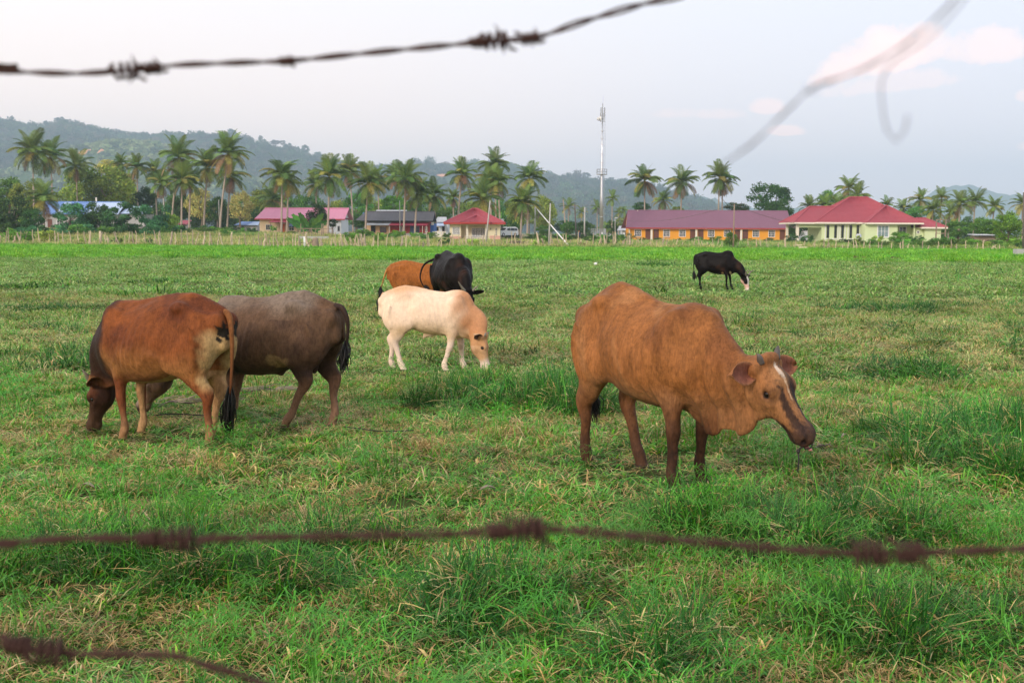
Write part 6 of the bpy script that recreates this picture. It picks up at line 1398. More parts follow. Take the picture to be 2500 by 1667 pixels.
    # orange terrace
    h = House('building', 1537, 588, 240, 'long orange terrace with purple tiled roof, brown doors and white barred windows', cat='building'); ze = h.Z(558); h.wall('orange', 1537, 1925, 0, 8.5, ze)
    h.gable(RF['purple'], 1526, 1931, 8.5, ze + .12, h.Z(519) + .4, .9, il=.9, ir=.0, n=150, amp=.05, ny=18, tile=.05, fascia='redw', wallmat=M_['orange'])
    h.box('soffit', 'trim', 1530, 1929, -.8, -.01, ze - .12, ze - .06); h.box('pillar', 'trim', 1534.5, 1537.4, -.5, 0, -.5, ze - .12)
    for x in (1589.5, 1698, 1807, 1919.5): h.box('pillar', 'trim', x - 2.3, x + 2.3, -.55, -.3, -.5, ze - .12)
    for x in (1557, 1626.5, 1665, 1735, 1774, 1843.5, 1882): h.window(x - 7, x + 7, 561.5, 576.5, nx=4, ny=3, frame='white', fw=.11)
    for x in (1581.5, 1601.5, 1690, 1710, 1799, 1818.5, 1908): h.door(x - 5.4, x + 5.4, 561, 586, mat='doorb', panels=8)
    for x in (1555, 1625): h.box('bench', 'wood', x - 6, x + 8, -1.6, -1.2, .55, .68)
    MB().box(h.X(1560), h.X(1562), 4.1, 4.4, h.Z(520), h.Z(513)).build('vent_pipe', M_['trim'], h.root)
    # green house
    h = House('house', 2005, 594, 190, 'large pale green house with broad crimson hipped roofs, carport and tall narrow windows'); ze = h.Z(546)
    h.wall('green', 2005, 2098, 0, 9, ze); h.box('column', 'trim', 1943.5, 1950, 0, .45, -.5, ze); h.box('carport_beam', 'green', 1950, 2005, 0, .4, h.Z(556), ze); h.box('column', 'trim', 1943.5, 1949, 7, 7.4, -.5, ze); h.box('carport_floor', 'grey', 1943, 2005, 0, 8, -.6, -.05)
    h.wall('green', 2098, 2176.6, -2.6, 9.002, ze - .05); h.wall('green', 2176.6, 2222, .004, 9.004, ze); h.box('pillar', 'green', 2216.5, 2219.5, -2.4, -2.15, -.5, ze); h.box('porch_slab', 'grey', 2176.6, 2220, -2.4, 0, -.6, .1)
    zh = h.Z(488) + .5; sl = (zh - ze) / (h.X(2093) - h.X(1986))
    h.hip(RF['crimson'], 1934, 2120, -.9, 9.8, ze + .12, 1991, 2075, 4.4, 4.4, h.Z(510.5) + .4, n=60, ny=14, amp=.03, tile=.03); h.hip(RF['crimson'], 1984, 2234, -1.0, 11.0, ze + .16, 2093, 2135, 5, 5, zh, n=80, ny=20, amp=.03, tile=.03); h.hip(RF['crimson'], 2098, 2234.3, -3.5, 5, ze + .10, 2162, 2162, .6, 5, h.Z(505.5) + .2, n=50, ny=14, amp=.03, tile=.03)
    h.wall('green', 2222, 2242, -1.8, 5, h.Z(556)); h.wall('green', 2242, 2281, -2.6, 5, h.Z(556)); h.hip(RF['crimson'], 2230, 2293, -3.3, 6, h.Z(554.5), 2240, 2262, 1.2, 1.2, h.Z(534) + .1, n=30, ny=8, amp=.03, tile=.03)
    for x0, x1 in ((2015, 2043.5), (2050.5, 2061), (2070, 2097)):
        X0, X1, Z0, Z1 = h.X(x0), h.X(x1), h.Z(582.5), h.Z(548); m = MB(); fw = .14
        m.box(X0 - fw, X0, -.1, -.002, Z0 - fw, Z1 + fw); m.box(X1, X1 + fw, -.1, -.002, Z0 - fw, Z1 + fw); m.box(X0, X1, -.1, -.002, Z1, Z1 + fw); m.box(X0, X1, -.12, -.002, Z0 - fw, Z0); m.build('window_surround', M_['white'], h.root)
    for x0 in (2017, 2035.5, 2052.5, 2072.5, 2089.5): h.window(x0 + .8, x0 + 5.4, 550.5, 580.5, y=-.02, nx=1, ny=4, frame='dark', glass='glass', fw=.04)
    h.window(2130, 2154, 552, 577, y=-2.6, nx=3, ny=2, frame='white', glass='glassl', fw=.18); h.window(2194, 2209, 554, 570, y=-.01, nx=2, ny=2, frame='white', glass='glass', fw=.16); h.window(2228, 2232, 564, 568, y=-1.8, nx=1, ny=1, frame='white', fw=.12)
    MB().box(h.X(2234), h.X(2239), -.6, .4, h.Z(541), h.Z(538)).build('water_heater', M_['steel'], h.root)
    c = at(2096, 586, 184); m = MB(); m.tube([(0, 0, -.6), (0, 0, .2), (0, 0, .85), (0, 0, 1.0)], [.42, .45, .45, .2], 14); tag(m.build('water_tank', M_['steel'], None, True, loc=c), 'small ribbed metal water tank at the corner of the green house', 'water tank')
    h = House('house', 1926, 585, 250, 'sliver of a pink walled house seen between the terrace and the green house'); h.wall('whitew', 1930, 1990, 0, 6, h.Z(557)); roof_slope('roof', RF['pink'], h.root, [(h.X(1924), -.7, h.Z(559)), (h.X(1996), -.7, h.Z(559)), (h.X(1990), 4, h.Z(545)), (h.X(1930), 4, h.Z(545))], 24); h.window(1938, 1944, 562, 568)
    # timber frame, shed, concrete block
    s = 170 / F_PX; p = at(2284, 583, 170); fr_ = empty('timber_frame', p, 0, 'tall open frame of grey timber posts at the right end of the green house', 'frame')
    for a in (0, 22.5): MB().box(a * s, (a + 2.6) * s, 0, .16, -.5, 45 * s).build('post', M_['wood'], fr_)
    MB().box(-.5 * s, 25.6 * s, -.02, .18, 45 * s, 47 * s).build('beam', M_['wood'], fr_); MB().box(2.6 * s, 22.5 * s, .03, .12, 12 * s, 14 * s).build('beam', M_['wood'], fr_)
    h = House('shed', 2388, 592, 158, 'low wooden shed with curved zinc roof at far right', cat='shed'); h.wall('wood', 2389, 2431, 0, 3, h.Z(577))
    for i in range(12): MB().box(h.X(2389 + i * 3.5), h.X(2392.2 + i * 3.5), -.03, -.002, -.4, h.Z(578)).build('plank', M_['wood'], h.root)
    roof_slope('roof', RF['zinc'], h.root, [(h.X(2381), -.6, h.Z(575)), (h.X(2435), -.6, h.Z(575)), (h.X(2432), 3.4, h.Z(572.5)), (h.X(2384), 3.4, h.Z(572.5))], 16)
    p = ground_at(2482, 626, 0); cb = MB().box(0, 1.1, 0, .7, -.1, .58).build('concrete_block', M_['grey'], None, loc=(p.x, p.y, 0)); tag(cb, 'pale concrete block cut by the right picture edge', 'concrete block')
    # mast
    Y = 230; s = Y / F_PX; p = at(1467.5, 578, Y); H_ = (578 - 300) * s; mast = empty('telecom_mast', (p.x, Y, p.z), 0, 'tall silver telecom mast with a round work platform', 'mast')
    m = MB(); m.tube([(0, 0, -.3), (0, 0, H_ * .35), (0, 0, H_ * .37), (0, 0, H_ * .7), (0, 0, H_ * .71), (0, 0, H_)], [.38, .32, .29, .23, .20, .15], 20); m.build('shaft', M_['steel'], mast, True)
    for py in (324, 343, 356, 379, 400, 440, 480, 530): m = MB(); r = .28 + .1 * (py - 300) / 270; z = (578 - py) * s; m.tube([(0, 0, z - .07), (0, 0, z + .07)], r, 16); m.build('flange', M_['steel'], mast)
    ld = MB(); [ld.box(.36 + d, .39 + d, -.1, -.07, 1, H_ + 2.5) for d in (0, .22)]; [ld.box(.39, .58, -.1, -.07, z, z + .03) for z in np.arange(1.2, H_ + 2, .6)]; ld.build('ladder', M_['steelg'], mast)
    zp = (578 - 429) * s; m = MB(); m.tube([(0, 0, zp), (0, 0, zp + .10)], 1.08, 20); pl = m.build('platform', M_['steelg'], mast)
    for i in range(12): a = i * math.pi / 6; MB().tube([(1.04 * math.cos(a), 1.04 * math.sin(a), zp + .1), (1.04 * math.cos(a), 1.04 * math.sin(a), zp + 1.1)], .03, 5).build('rail_post', M_['steelg'], pl)
    for zz in (.6, 1.1): MB().tube([(1.04 * math.cos(i * math.pi / 12), 1.04 * math.sin(i * math.pi / 12), zp + zz) for i in range(25)], .03, 5, False).build('hand_rail', M_['steelg'], pl)
    for k in range(6):
        a = k * math.pi / 3 + .3; rr_ = .42; z0 = H_ + (.3 if k % 2 else 1.4)
        ar = MB().tube([(0, 0, z0 + .5), (rr_ * math.cos(a), rr_ * math.sin(a), z0 + .5)], .03, 5).build('antenna_arm', M_['steelg'], mast)
        MB().box(rr_ * math.cos(a) - .09, rr_ * math.cos(a) + .09, rr_ * math.sin(a) - .06, rr_ * math.sin(a) + .06, z0 - .6, z0 + 1.2).build('panel_antenna', M_['steelg'], mast)
    MB().tube([(0, 0, H_), (0, 0, H_ + 3.4)], [.12, .08], 8).build('top_pole', M_['steelg'], mast); MB().tube([(.05, 0, H_ + 3.4), (.05, 0, H_ + 5.0)], [.02, .01], 5).build('lightning_rod', M_['steelg'], mast)
    m = MB(); m.tube([(-.55, -.15, H_ + .4), (-.45, -.1, H_ + .4), (-.30, 0, H_ + .4)], [.42, .42, .25], 16); m.build('dish', M_['lamp'], mast, True); m = MB(); m.tube([(-1.0, -.2, H_ + .35), (-.9, -.15, H_ + .35)], [.3, .3], 14); m.build('dish', M_['lamp'], mast, True); MB().tube([(-.9, -.1, H_), (0, 0, H_ - .1)], .05, 6).build('bracket', M_['steelg'], mast)
    p = at(1443, 580, 224); s = 224 / F_PX; cg = empty('mast_enclosure', p, 0, 'grey steel mesh enclosure around the foot of the mast', 'enclosure')
    for i in range(8): MB().box(i * 5.1 * s - .04, i * 5.1 * s + .04, 0, .08, -.4, 21.5 * s).build('post', M_['steelg'], cg)
    for z in (.3, 7, 14, 21): MB().box(.04, 35.6 * s, .02, .06, z * s, (z + .6) * s).build('rail', M_['steelg'], cg)
    for i in range(30): MB().box(i * 1.2 * s, i * 1.2 * s + .02, .03, .05, 0, 21 * s).build('mesh_bar', M_['steelg'], cg)
    for i in range(5): MB().box(35.8 * s, 35.8 * s + .07, 1 * i + .5, 1 * i + .56, -.4, 21.5 * s).build('post', M_['steelg'], cg)
    MB().box(25 * s, 28 * s, -.03, 0, 8 * s, 13 * s).build('notice', M_['white'], cg)
    # poles
    def pole(px, pyt, pxb, pyb, Y, r, mat, lab, arm=None):
        a = at(px, pyt, Y); b = at(pxb, pyb, Y); root = empty('utility_pole', b, 0, lab, 'pole'); MB().tube([(0, 0, -.4), tuple(a - b)], [r * 1.15, r * .85], 8).build('shaft', M_[mat], root, True)
        if arm == 'lamp': MB().box((a - b).x - .1, (a - b).x + .5, -.1, .1, (a - b).z - .08, (a - b).z + .06).build('lamp_head', M_['lamp'], root)
        elif arm: MB().box((a - b).x - arm, (a - b).x + arm, -.04, .04, (a - b).z - .35, (a - b).z - .25).build('crossarm', M_['wood'], root)
        return a
    pole(1307, 494, 1305, 584, 200, .13, 'pole', 'grey pole with the white pipe leaning against its top'); pole(1343.7, 497, 1339.5, 603, 130, .085, 'pole', 'slightly tilted pale pole planted in the stake fence right of the leaning pipe'); A1 = pole(1403, 498, 1407.5, 584, 205, .11, 'poled', 'dark timber pole leaning slightly left of the mast', .5)
    A2 = pole(1427.5, 506, 1426.7, 584, 215, .14, 'pole', 'pale concrete pole nearest the mast on its left', .45); pole(1793, 498, 1790, 606, 127, .075, 'wood', 'thin timber pole in front of the orange terrace'); pole(1196.5, 490, 1184.7, 600, 150, .085, 'pole', 'tilted pole crossing the cream house roof')
    pole(1501.5, 532, 1502, 580, 232, .07, 'pole', 'short street lamp pole right of the mast', 'lamp'); pole(975.6, 490, 976.8, 576, 212, .09, 'pole', 'slim grey pole before the grey roof'); pole(1292.8, 515, 1292, 584, 198, .07, 'wood', 'short thin pole among the yellowish palm fronds'); pole(2499, 470, 2498, 612, 124, .08, 'poled', 'dark pole at the right picture edge'); pole(534, 488, 535.5, 540, 228, .09, 'pole', 'white post by the long curved palm'); pole(399, 484, 400.7, 540, 214, .10, 'pole', 'bare pale trunk like post left of the tall palm group'); pole(1121, 488, 1122, 540, 262, .08, 'pole', 'thin pole deep behind the cream house')
    a = at(1308.5, 508, 197); b = at(1391, 603, 130); tag(MB().tube([a, b], .075, 8).build('pipe', M_['white'], None, True), 'long white pipe leaning from a grey pole down to the fence', 'pipe')
    for (p0, p1, sag, lab) in [(at(1325, 512, 205), at(1403, 505, 205), .6, 'thin cable sagging left of the dark timber pole'), (A1 + Vector((0, 0, -.4)), at(1462, 522, 225), .7, 'thin cable from the dark timber pole to the mast'), (at(1472, 524, 225), at(1793, 499, 127), 1.6, 'thin cable running from the mast along the purple roof'), (at(1793, 499, 127), at(2095, 544, 150), 1.2, 'thin cable drooping from the thin timber pole to the green house')]:
        pts = [p0.lerp(p1, i / 16) - Vector((0, 0, sag * 4 * (i / 16) * (1 - i / 16))) for i in range(17)]; tag(MB().tube(pts, .022, 4, False).build('power_cable', M_['poled']), lab, 'cable')
    # stake fence in four runs
    SV = []
    for i in range(8):
        r_ = random.Random(50 + i); x = y = 0; pts = [(0, 0, -.15)]
        for k in range(1, 6): x += r_.gauss(0, .045); y += r_.gauss(0, .03); pts.append((x, y, k / 5))
        SV.append(MB().tube(pts, [.062, .06, .056, .050, .044, .03], 5).mesh('stake'))
    BASE = np.array([(-60, 598), (0, 598), (400, 602), (700, 606), (1000, 607), (1250, 604), (1500, 604), (1700, 604), (1900, 608), (2130, 612), (2430, 613), (2520, 612)], float)
    r_ = random.Random(77)
    for (x0, x1, hpx, gap, lab) in [(-40, 395, 36, 11.5, 'left run of the crooked stake fence, with gate posts'), (395, 905, 36, 12, 'second run of the crooked stake fence below the pink roofed house'), (905, 1560, 33, 11, 'middle run of the crooked stake fence below the cream house and mast'), (1560, 2450, 24, 14, 'right run of shorter fence stakes half sunk in bright grass')]:
        b0 = ground_at(x0, np.interp(x0, BASE[:, 0], BASE[:, 1])); root = empty('stake_fence', b0, 0, lab, 'fence'); px = x0; tops = []
        while px < x1:
            b = ground_at(px, np.interp(px, BASE[:, 0], BASE[:, 1]) + r_.uniform(-.8, .8)); hh = hpx * b.y / F_PX * r_.choice([.7, .9, 1.0, 1.05, 1.15, .55, 1.0]); fat = 1.0 if r_.random() > .12 else 1.9
            o = link('stake', SV[r_.randrange(8)], None, root, loc=b - b0, rot=(r_.gauss(0, .06), r_.gauss(0, .13), r_.uniform(0, 6.28)), scale=(1.15 * fat, 1.15 * fat, hh)); set_mat(o, M_['stake'] if r_.random() < .65 else M_['staked']); tops.append(b - b0)
            px += gap * r_.choice([.35, .6, 1, 1.1, 1.5, 1.7])
        for zf in (.35, .8):
            zz = hpx * 125 / F_PX * zf; MB().tube([t + Vector((0, -.05, zz + .05 * math.sin(i * 2.1))) for i, t in enumerate(tops[::2])], .011, 3, False).build('wire', M_['wire'], root)
    r_ = random.Random(9); b0 = ground_at(862, 606); root = empty('stake_bundle', b0, 0, 'dense row of pale stakes all leaning left, below the pink roof end', 'fence')
    for i in range(12): o = link('stake', SV[i % 8], None, root, loc=(-1.6 + i * .28, r_.uniform(-.2, .2), 0), rot=(0, -.30 + r_.uniform(-.08, .08), 0), scale=(1.1, 1.1, 1.15)); set_mat(o, M_['stake'])
    # heaps, stump, posts
    b0 = ground_at(770, 607, 0); m = MB(); m.tube([(0, 0, -.1), (.02, 0, .3), (-.03, 0, .75), (.02, 0, 1.05), (.0, 0, 1.1)], [.42, .36, .34, .26, .1], 9); tag(m.build('tree_stump', M_['wood'], None, True, loc=b0), 'stubby brown tree stump standing in the stake fence', 'stump')
    b0 = ground_at(744, 606, 0); tag(MB().tube([(0, 0, -.1), (-.03, 0, 1.2)], [.11, .10], 8).build('post', M_['white'], None, True, loc=b0), 'thick white post left of the tree stump', 'post')
    b0 = ground_at(738, 607, 0); tag(MB().tube([(0, 0, 0), (1.25, .2, 1.0)], .05, 6).build('brace', M_['wood'], None, loc=b0), 'slanting stick propped against the tree stump', 'stick')
    b0 = ground_at(245, 597, 0)
    for (px, t_, lab) in [(247, 1.65, 'thick pinkish gate post, taller of the two in the left fence'), (265, .85, 'short thick pinkish gate post in the left fence')]:
        b = ground_at(px, 599, 0); tag(MB().tube([(0, 0, -.1), (-.08, 0, t_)], [.17, .15], 8).build('gate_post', M_['stake'], None, True, loc=b), lab, 'post')
    b0 = ground_at(1262, 603, 0); root = empty('brushwood_pile', b0, 0, 'untidy pile of dark dead branches behind the fence, right of the white van', 'branches'); r_ = random.Random(4)
    for i in range(26): a = r_.uniform(-.7, .7); L = r_.uniform(.8, 2.0); x = r_.uniform(-.8, .8); z = r_.uniform(.05, .5); MB().tube([(x - L / 2 * math.cos(a), r_.uniform(-.4, .4), max(0, z - L / 2 * math.sin(a))), (x, r_.uniform(-.3, .3), z + .1), (x + L / 2 * math.cos(a), r_.uniform(-.4, .4), max(.02, z + L / 2 * math.sin(a)))], [.04, .05, .02], 5).build('branch', M_['poled'], root)
    for (px, py, w, lab) in [(1938, 606, 1.0, 'upright pale yellow board by the fence before the green house'), (1950, 611, .9, 'flat pale yellow slab in the bright grass before the carport')]:
        b = ground_at(px, py, 0); m = MB(); hh = .40 if w == 1.0 else .22; m.box(0, w, 0, .3, .25, .25 + hh * .5); m.box(.05, .12, 0, .3, 0, .25); m.box(w - .12, w - .05, 0, .3, 0, .25); tag(m.build('trough', M_['cream'], None, loc=b), lab, 'board')
    p = ground_at(1454, 652, .0); bm = bmesh.new(); bmesh.ops.create_icosphere(bm, subdivisions=2, radius=.09)
    for v in bm.verts: v.co *= 1 + .25 * mnoise.noise(v.co * 18); v.co.z *= .8
    me = bpy.data.meshes.new('plastic_bag'); bm.to_mesh(me); bm.free(); tag(link('plastic_bag', me, M_['white'], loc=p + Vector((0, 0, .16))), 'small crumpled white plastic bag far out in the field', 'bag')

    # ---- cars
    def van(px, py, Y, rz, lab):
        p = at(px, py, Y); root = empty('van', p, rz, lab, 'van')
        L, W, H_ = 4.1, 1.65, 1.62; bm = bmesh.new()
        prof = [(-L / 2, .35), (-L / 2 + .03, .80), (-L / 2 + .45, .95), (-L / 2 + 1.15, 1.02), (-L / 2 + 1.75, 1.5), (-L / 2 + 2.1, H_), (L / 2 - .6, H_ + .02), (L / 2 - .15, 1.5), (L / 2 - .02, .95), (L / 2, .35), (L / 2 - .1, .22), (-L / 2 + .1, .22)]
        V = []; n = len(prof); ws = [(-1, 1), (-.94, 1), (.94, 1), (1, 1)]
        for k, yy in enumerate((-W / 2, -W / 2 + .0, W / 2)):
            pass
        V = []
        for y_, ins in ((-W / 2, .06), (-W / 2 + .08, 0), (W / 2 - .08, 0), (W / 2, .06)):
            for (x, z) in prof:
                t = max(0, (z - .95)) * .16; V.append((x * (1 - ins * .3), y_ - math.copysign(t, y_), z - ins * (z > 1.2) * .7))
        F = [tuple(range(n))[::-1], tuple(3 * n + i for i in range(n))]
        for k in range(3):
            for i in range(n): F.append((k * n + i, k * n + (i + 1) % n, (k + 1) * n + (i + 1) % n, (k + 1) * n + i))
        o = link('body', mesh_np('body', V, F), M_['paint'], root)
        for sy in (-1, 1):
            yy = sy * (W / 2 - .03)
            for (a, b, c_, d_) in (((-.62, 1.0), (.28, 1.0), (.28, 1.45), (-.28, 1.45)), ((.36, 1.0), (1.2, 1.0), (1.2, 1.45), (.36, 1.45)), ((1.28, 1.0), (1.85, 1.0), (1.72, 1.42), (1.28, 1.45))):
                q = [(x, yy + sy * (.035 - max(0, z - .95) * .16), z) for x, z in (a, b, c_, d_)]; q2 = [(x, y_ - sy * .04, z) for x, y_, z in q]; m = MB(); m.add(q + q2, [(0, 1, 2, 3), (7, 6, 5, 4), (0, 4, 5, 1), (1, 5, 6, 2), (2, 6, 7, 3), (3, 7, 4, 0)]); m.build('side_window', M_['glass'], root)
            for wx in (-1.25, 1.3):
                w = MB().tube([(wx, sy * (W / 2 - .17), .31), (wx, sy * (W / 2 + .015), .31)], .31, 18).build('tyre', M_['black'], root); MB().tube([(wx, sy * (W / 2 - .1), .31), (wx, sy * (W / 2 + .025), .31)], .18, 12).build('rim', M_['steel'], w)
            MB().box(-L / 2 - .02, -L / 2 + .12, sy * .72 - .14, sy * .72 + .06 * sy, .68, .84).build('headlight', M_['lamp'], root); MB().box(L / 2 - .08, L / 2 + .01, sy * .70 - .08, sy * .70 + .08, .85, 1.2).build('tail_lamp', M_['redl'], root); MB().box(-.72, -.55, sy * (W / 2 + .02), sy * (W / 2 + .2), 1.0, 1.15).build('mirror', M_['paint'], root)
        m = MB(); m.add([(-.90, -.66, 1.07), (-.90, .66, 1.07), (-.36, .58, 1.49), (-.36, -.58, 1.49), (-.86, -.66, 1.02), (-.86, .66, 1.02), (-.31, .58, 1.46), (-.31, -.58, 1.46)], [(3, 2, 1, 0), (4, 5, 6, 7), (0, 1, 5, 4), (2, 3, 7, 6)]); m.build('windscreen', M_['glass'], root)
        MB().box(-L / 2 - .03, -L / 2 + .05, -.5, .5, .34, .52).build('grille', M_['black'], root); MB().box(-L / 2 - .045, -L / 2 - .03, -.24, .24, .54, .64).build('number_plate', M_['black'], root); return root
    van(1236, 577.5, 196, R(38), 'white van parked right beside the cream house'); van(2007, 590, 196, R(60), 'white car mostly hidden inside the carport of the green house')
    # ---- tiny person by the poles
    def person(px, py, Y, lab):
        F = Field((-.4, -.3, 0), (.4, .3, 1.8), .025)
        F.tube([(0, 0, .92), (0, 0, 1.1), (0, .01, 1.3), (0, .01, 1.42)], (0, -1, 0), [.15, .14, .18, .12], .10, .10, k=.05); F.tube([(0, 0, 1.42), (0, -.01, 1.52)], (0, -1, 0), .05, .05, .05, k=.04); F.ell((0, -.02, 1.62), (.075, .09, .11), .03); F.ell((0, -.11, 1.61), (.012, .02, .02), .02)
        for sx in (-1, 1):
            F.tube([(sx * .09, 0, .92), (sx * .10, -.03, .5), (sx * .10, .02, .1), (sx * .10, -.02, .05)], (0, -1, 0), [.09, .065, .045, .04], [.09, .065, .045, .1], [.09, .065, .045, .04], k=.04); F.tube([(sx * .17, 0, 1.38), (sx * .22, .02, 1.12), (sx * .18, -.16, .98)], (0, -1, 0), [.055, .045, .03], [.055, .045, .03], [.055, .045, .03], k=.04)
            for q in range(4): F.tube([(sx * .18 + (q - 1.5) * .018, -.18, .97), (sx * .18 + (q - 1.5) * .018, -.25, .94)], (0, 0, 1), .010, .010, .010, k=.01)
        V, Q = F.mesh(); z = V[:, 2]; col = np.where((z < .9)[:, None], (.03, .035, .05), np.where((z < 1.44)[:, None], (.05, .06, .12), (.32, .18, .12))); arm = (np.abs(V[:, 0]) > .13) & (z < 1.06) & (V[:, 1] < -.08); col = np.where(arm[:, None], (.32, .18, .12), col)
        p = at(px, py, Y); root = empty('person', p, R(20), lab, 'person'); link('body', mesh_np('body', V, Q, True, col), M_HIDE['grey'], root)
        bm = bmesh.new(); bmesh.ops.create_uvsphere(bm, u_segments=12, v_segments=8, radius=.1); me = bpy.data.meshes.new('headscarf'); bm.to_mesh(me); bm.free(); link('headscarf', me, M_['redw'], root, loc=(0, .02, 1.66), scale=(.9, 1, .9))
    person(1413.5, 589, 190, 'tiny figure in dark clothes and reddish headwear standing near the dark pole')
# ------------------------------------------------------------------ foreground: barbed wire, tether, dead branches, haze
M_RUST = mat_plain('rusted_wire', (.075, .032, .024), .8, var=.5, scale=300, bump=.5, bscale=900); M_TWIG = mat_plain('dead_twig', (.34, .28, .22), .9, var=.45, scale=20)
M_ROPE = mat_plain('dark_rope', (.035, .03, .028), .85, var=.4, scale=60); M_HUSK = mat_plain('dry_palm_stalk', (.36, .30, .22), .9, var=.35, scale=12)
def wire(pix, dep, label, barbs, r=.00095, pitch=.050, strands=2, seed=1):
    """two twisted strands along photo pixels at distance dep (m); barbs = (index along, coil scale)"""
    P = [at(px, py, dep if not callable(dep) else dep(px)) for px, py in pix]; P = [Vector(p) for p in curve_pts(P, 24)]
    S = [0]
    for a, b in zip(P, P[1:]): S.append(S[-1] + (b - a).length)
    root = empty('barbed_wire', P[len(P) // 2], 0, label, 'wire'); o0 = root.location.copy(); rr = random.Random(seed)
    # resample finely
    n = int(S[-1] / .0045); Q = []; j = 0
    for i in range(n + 1):
        s = S[-1] * i / n
        while j < len(S) - 2 and S[j + 1] < s: j += 1
        Q.append(P[j].lerp(P[j + 1], (s - S[j]) / max(1e-9, S[j + 1] - S[j])))
    for k in range(strands):
        pts = []
        for i, q in enumerate(Q):
            t = (Q[min(i + 1, n)] - Q[max(i - 1, 0)]).normalized(); u = t.cross(Vector((0, 1, 0))).normalized(); w = t.cross(u); a = i / n * S[-1] / pitch * 6.283 + k * 3.1416 + .6 * math.sin(i * .03)
            rad = r * (1.15 + .25 * math.sin(i * .05 + seed)) if strands > 1 else 0; pts.append(q + u * math.cos(a) * rad + w * math.sin(a) * rad - o0)
        MB().tube(pts, r, 7).build('strand', M_RUST, root, True)
    for (px, sc) in barbs:
        q = min(Q, key=lambda v: abs(v.x / v.y - (ray_at(px, 800).x / ray_at(px, 800).y))); i = Q.index(q); t = (Q[min(i + 1, n)] - Q[max(i - 1, 0)]).normalized(); u = t.cross(Vector((0, 1, 0))).normalized(); w = t.cross(u)
        m = MB(); turns = 3.5; cr = r * 3.8 * sc
        pts = [q - o0 + t * ((f - .5) * .011 * sc) + u * math.cos(f * turns * 6.283) * cr + w * math.sin(f * turns * 6.283) * cr for f in np.linspace(0, 1, 40)]
        for e, sg in ((0, -1), (-1, 1)):
            d = (u * rr.uniform(-.6, .8) * sg + w * rr.uniform(-1, 1) + t * sg * rr.uniform(.3, .9)).normalized(); ext = [pts[e] + d * .0055 * sc * f for f in (.3, .65, 1)]
            pts = (ext[::-1] + pts) if e == 0 else pts + ext
        m.tube(pts, [r * .35] + [r * 1.05] * (len(pts) - 2) + [r * .35], 6); m.build('barb', M_RUST, root, True)
        m = MB(); d = (u * rr.uniform(.4, 1) + w * rr.uniform(-.5, .5) + t * rr.uniform(-.4, .4)).normalized(); c = q - o0 + t * .002; m.tube([c - d * .006 * sc, c + t * .003, c + d * .007 * sc], [r * .3, r * 1.3, r * .3], 6); m.build('barb', M_RUST, root, True)
    return root
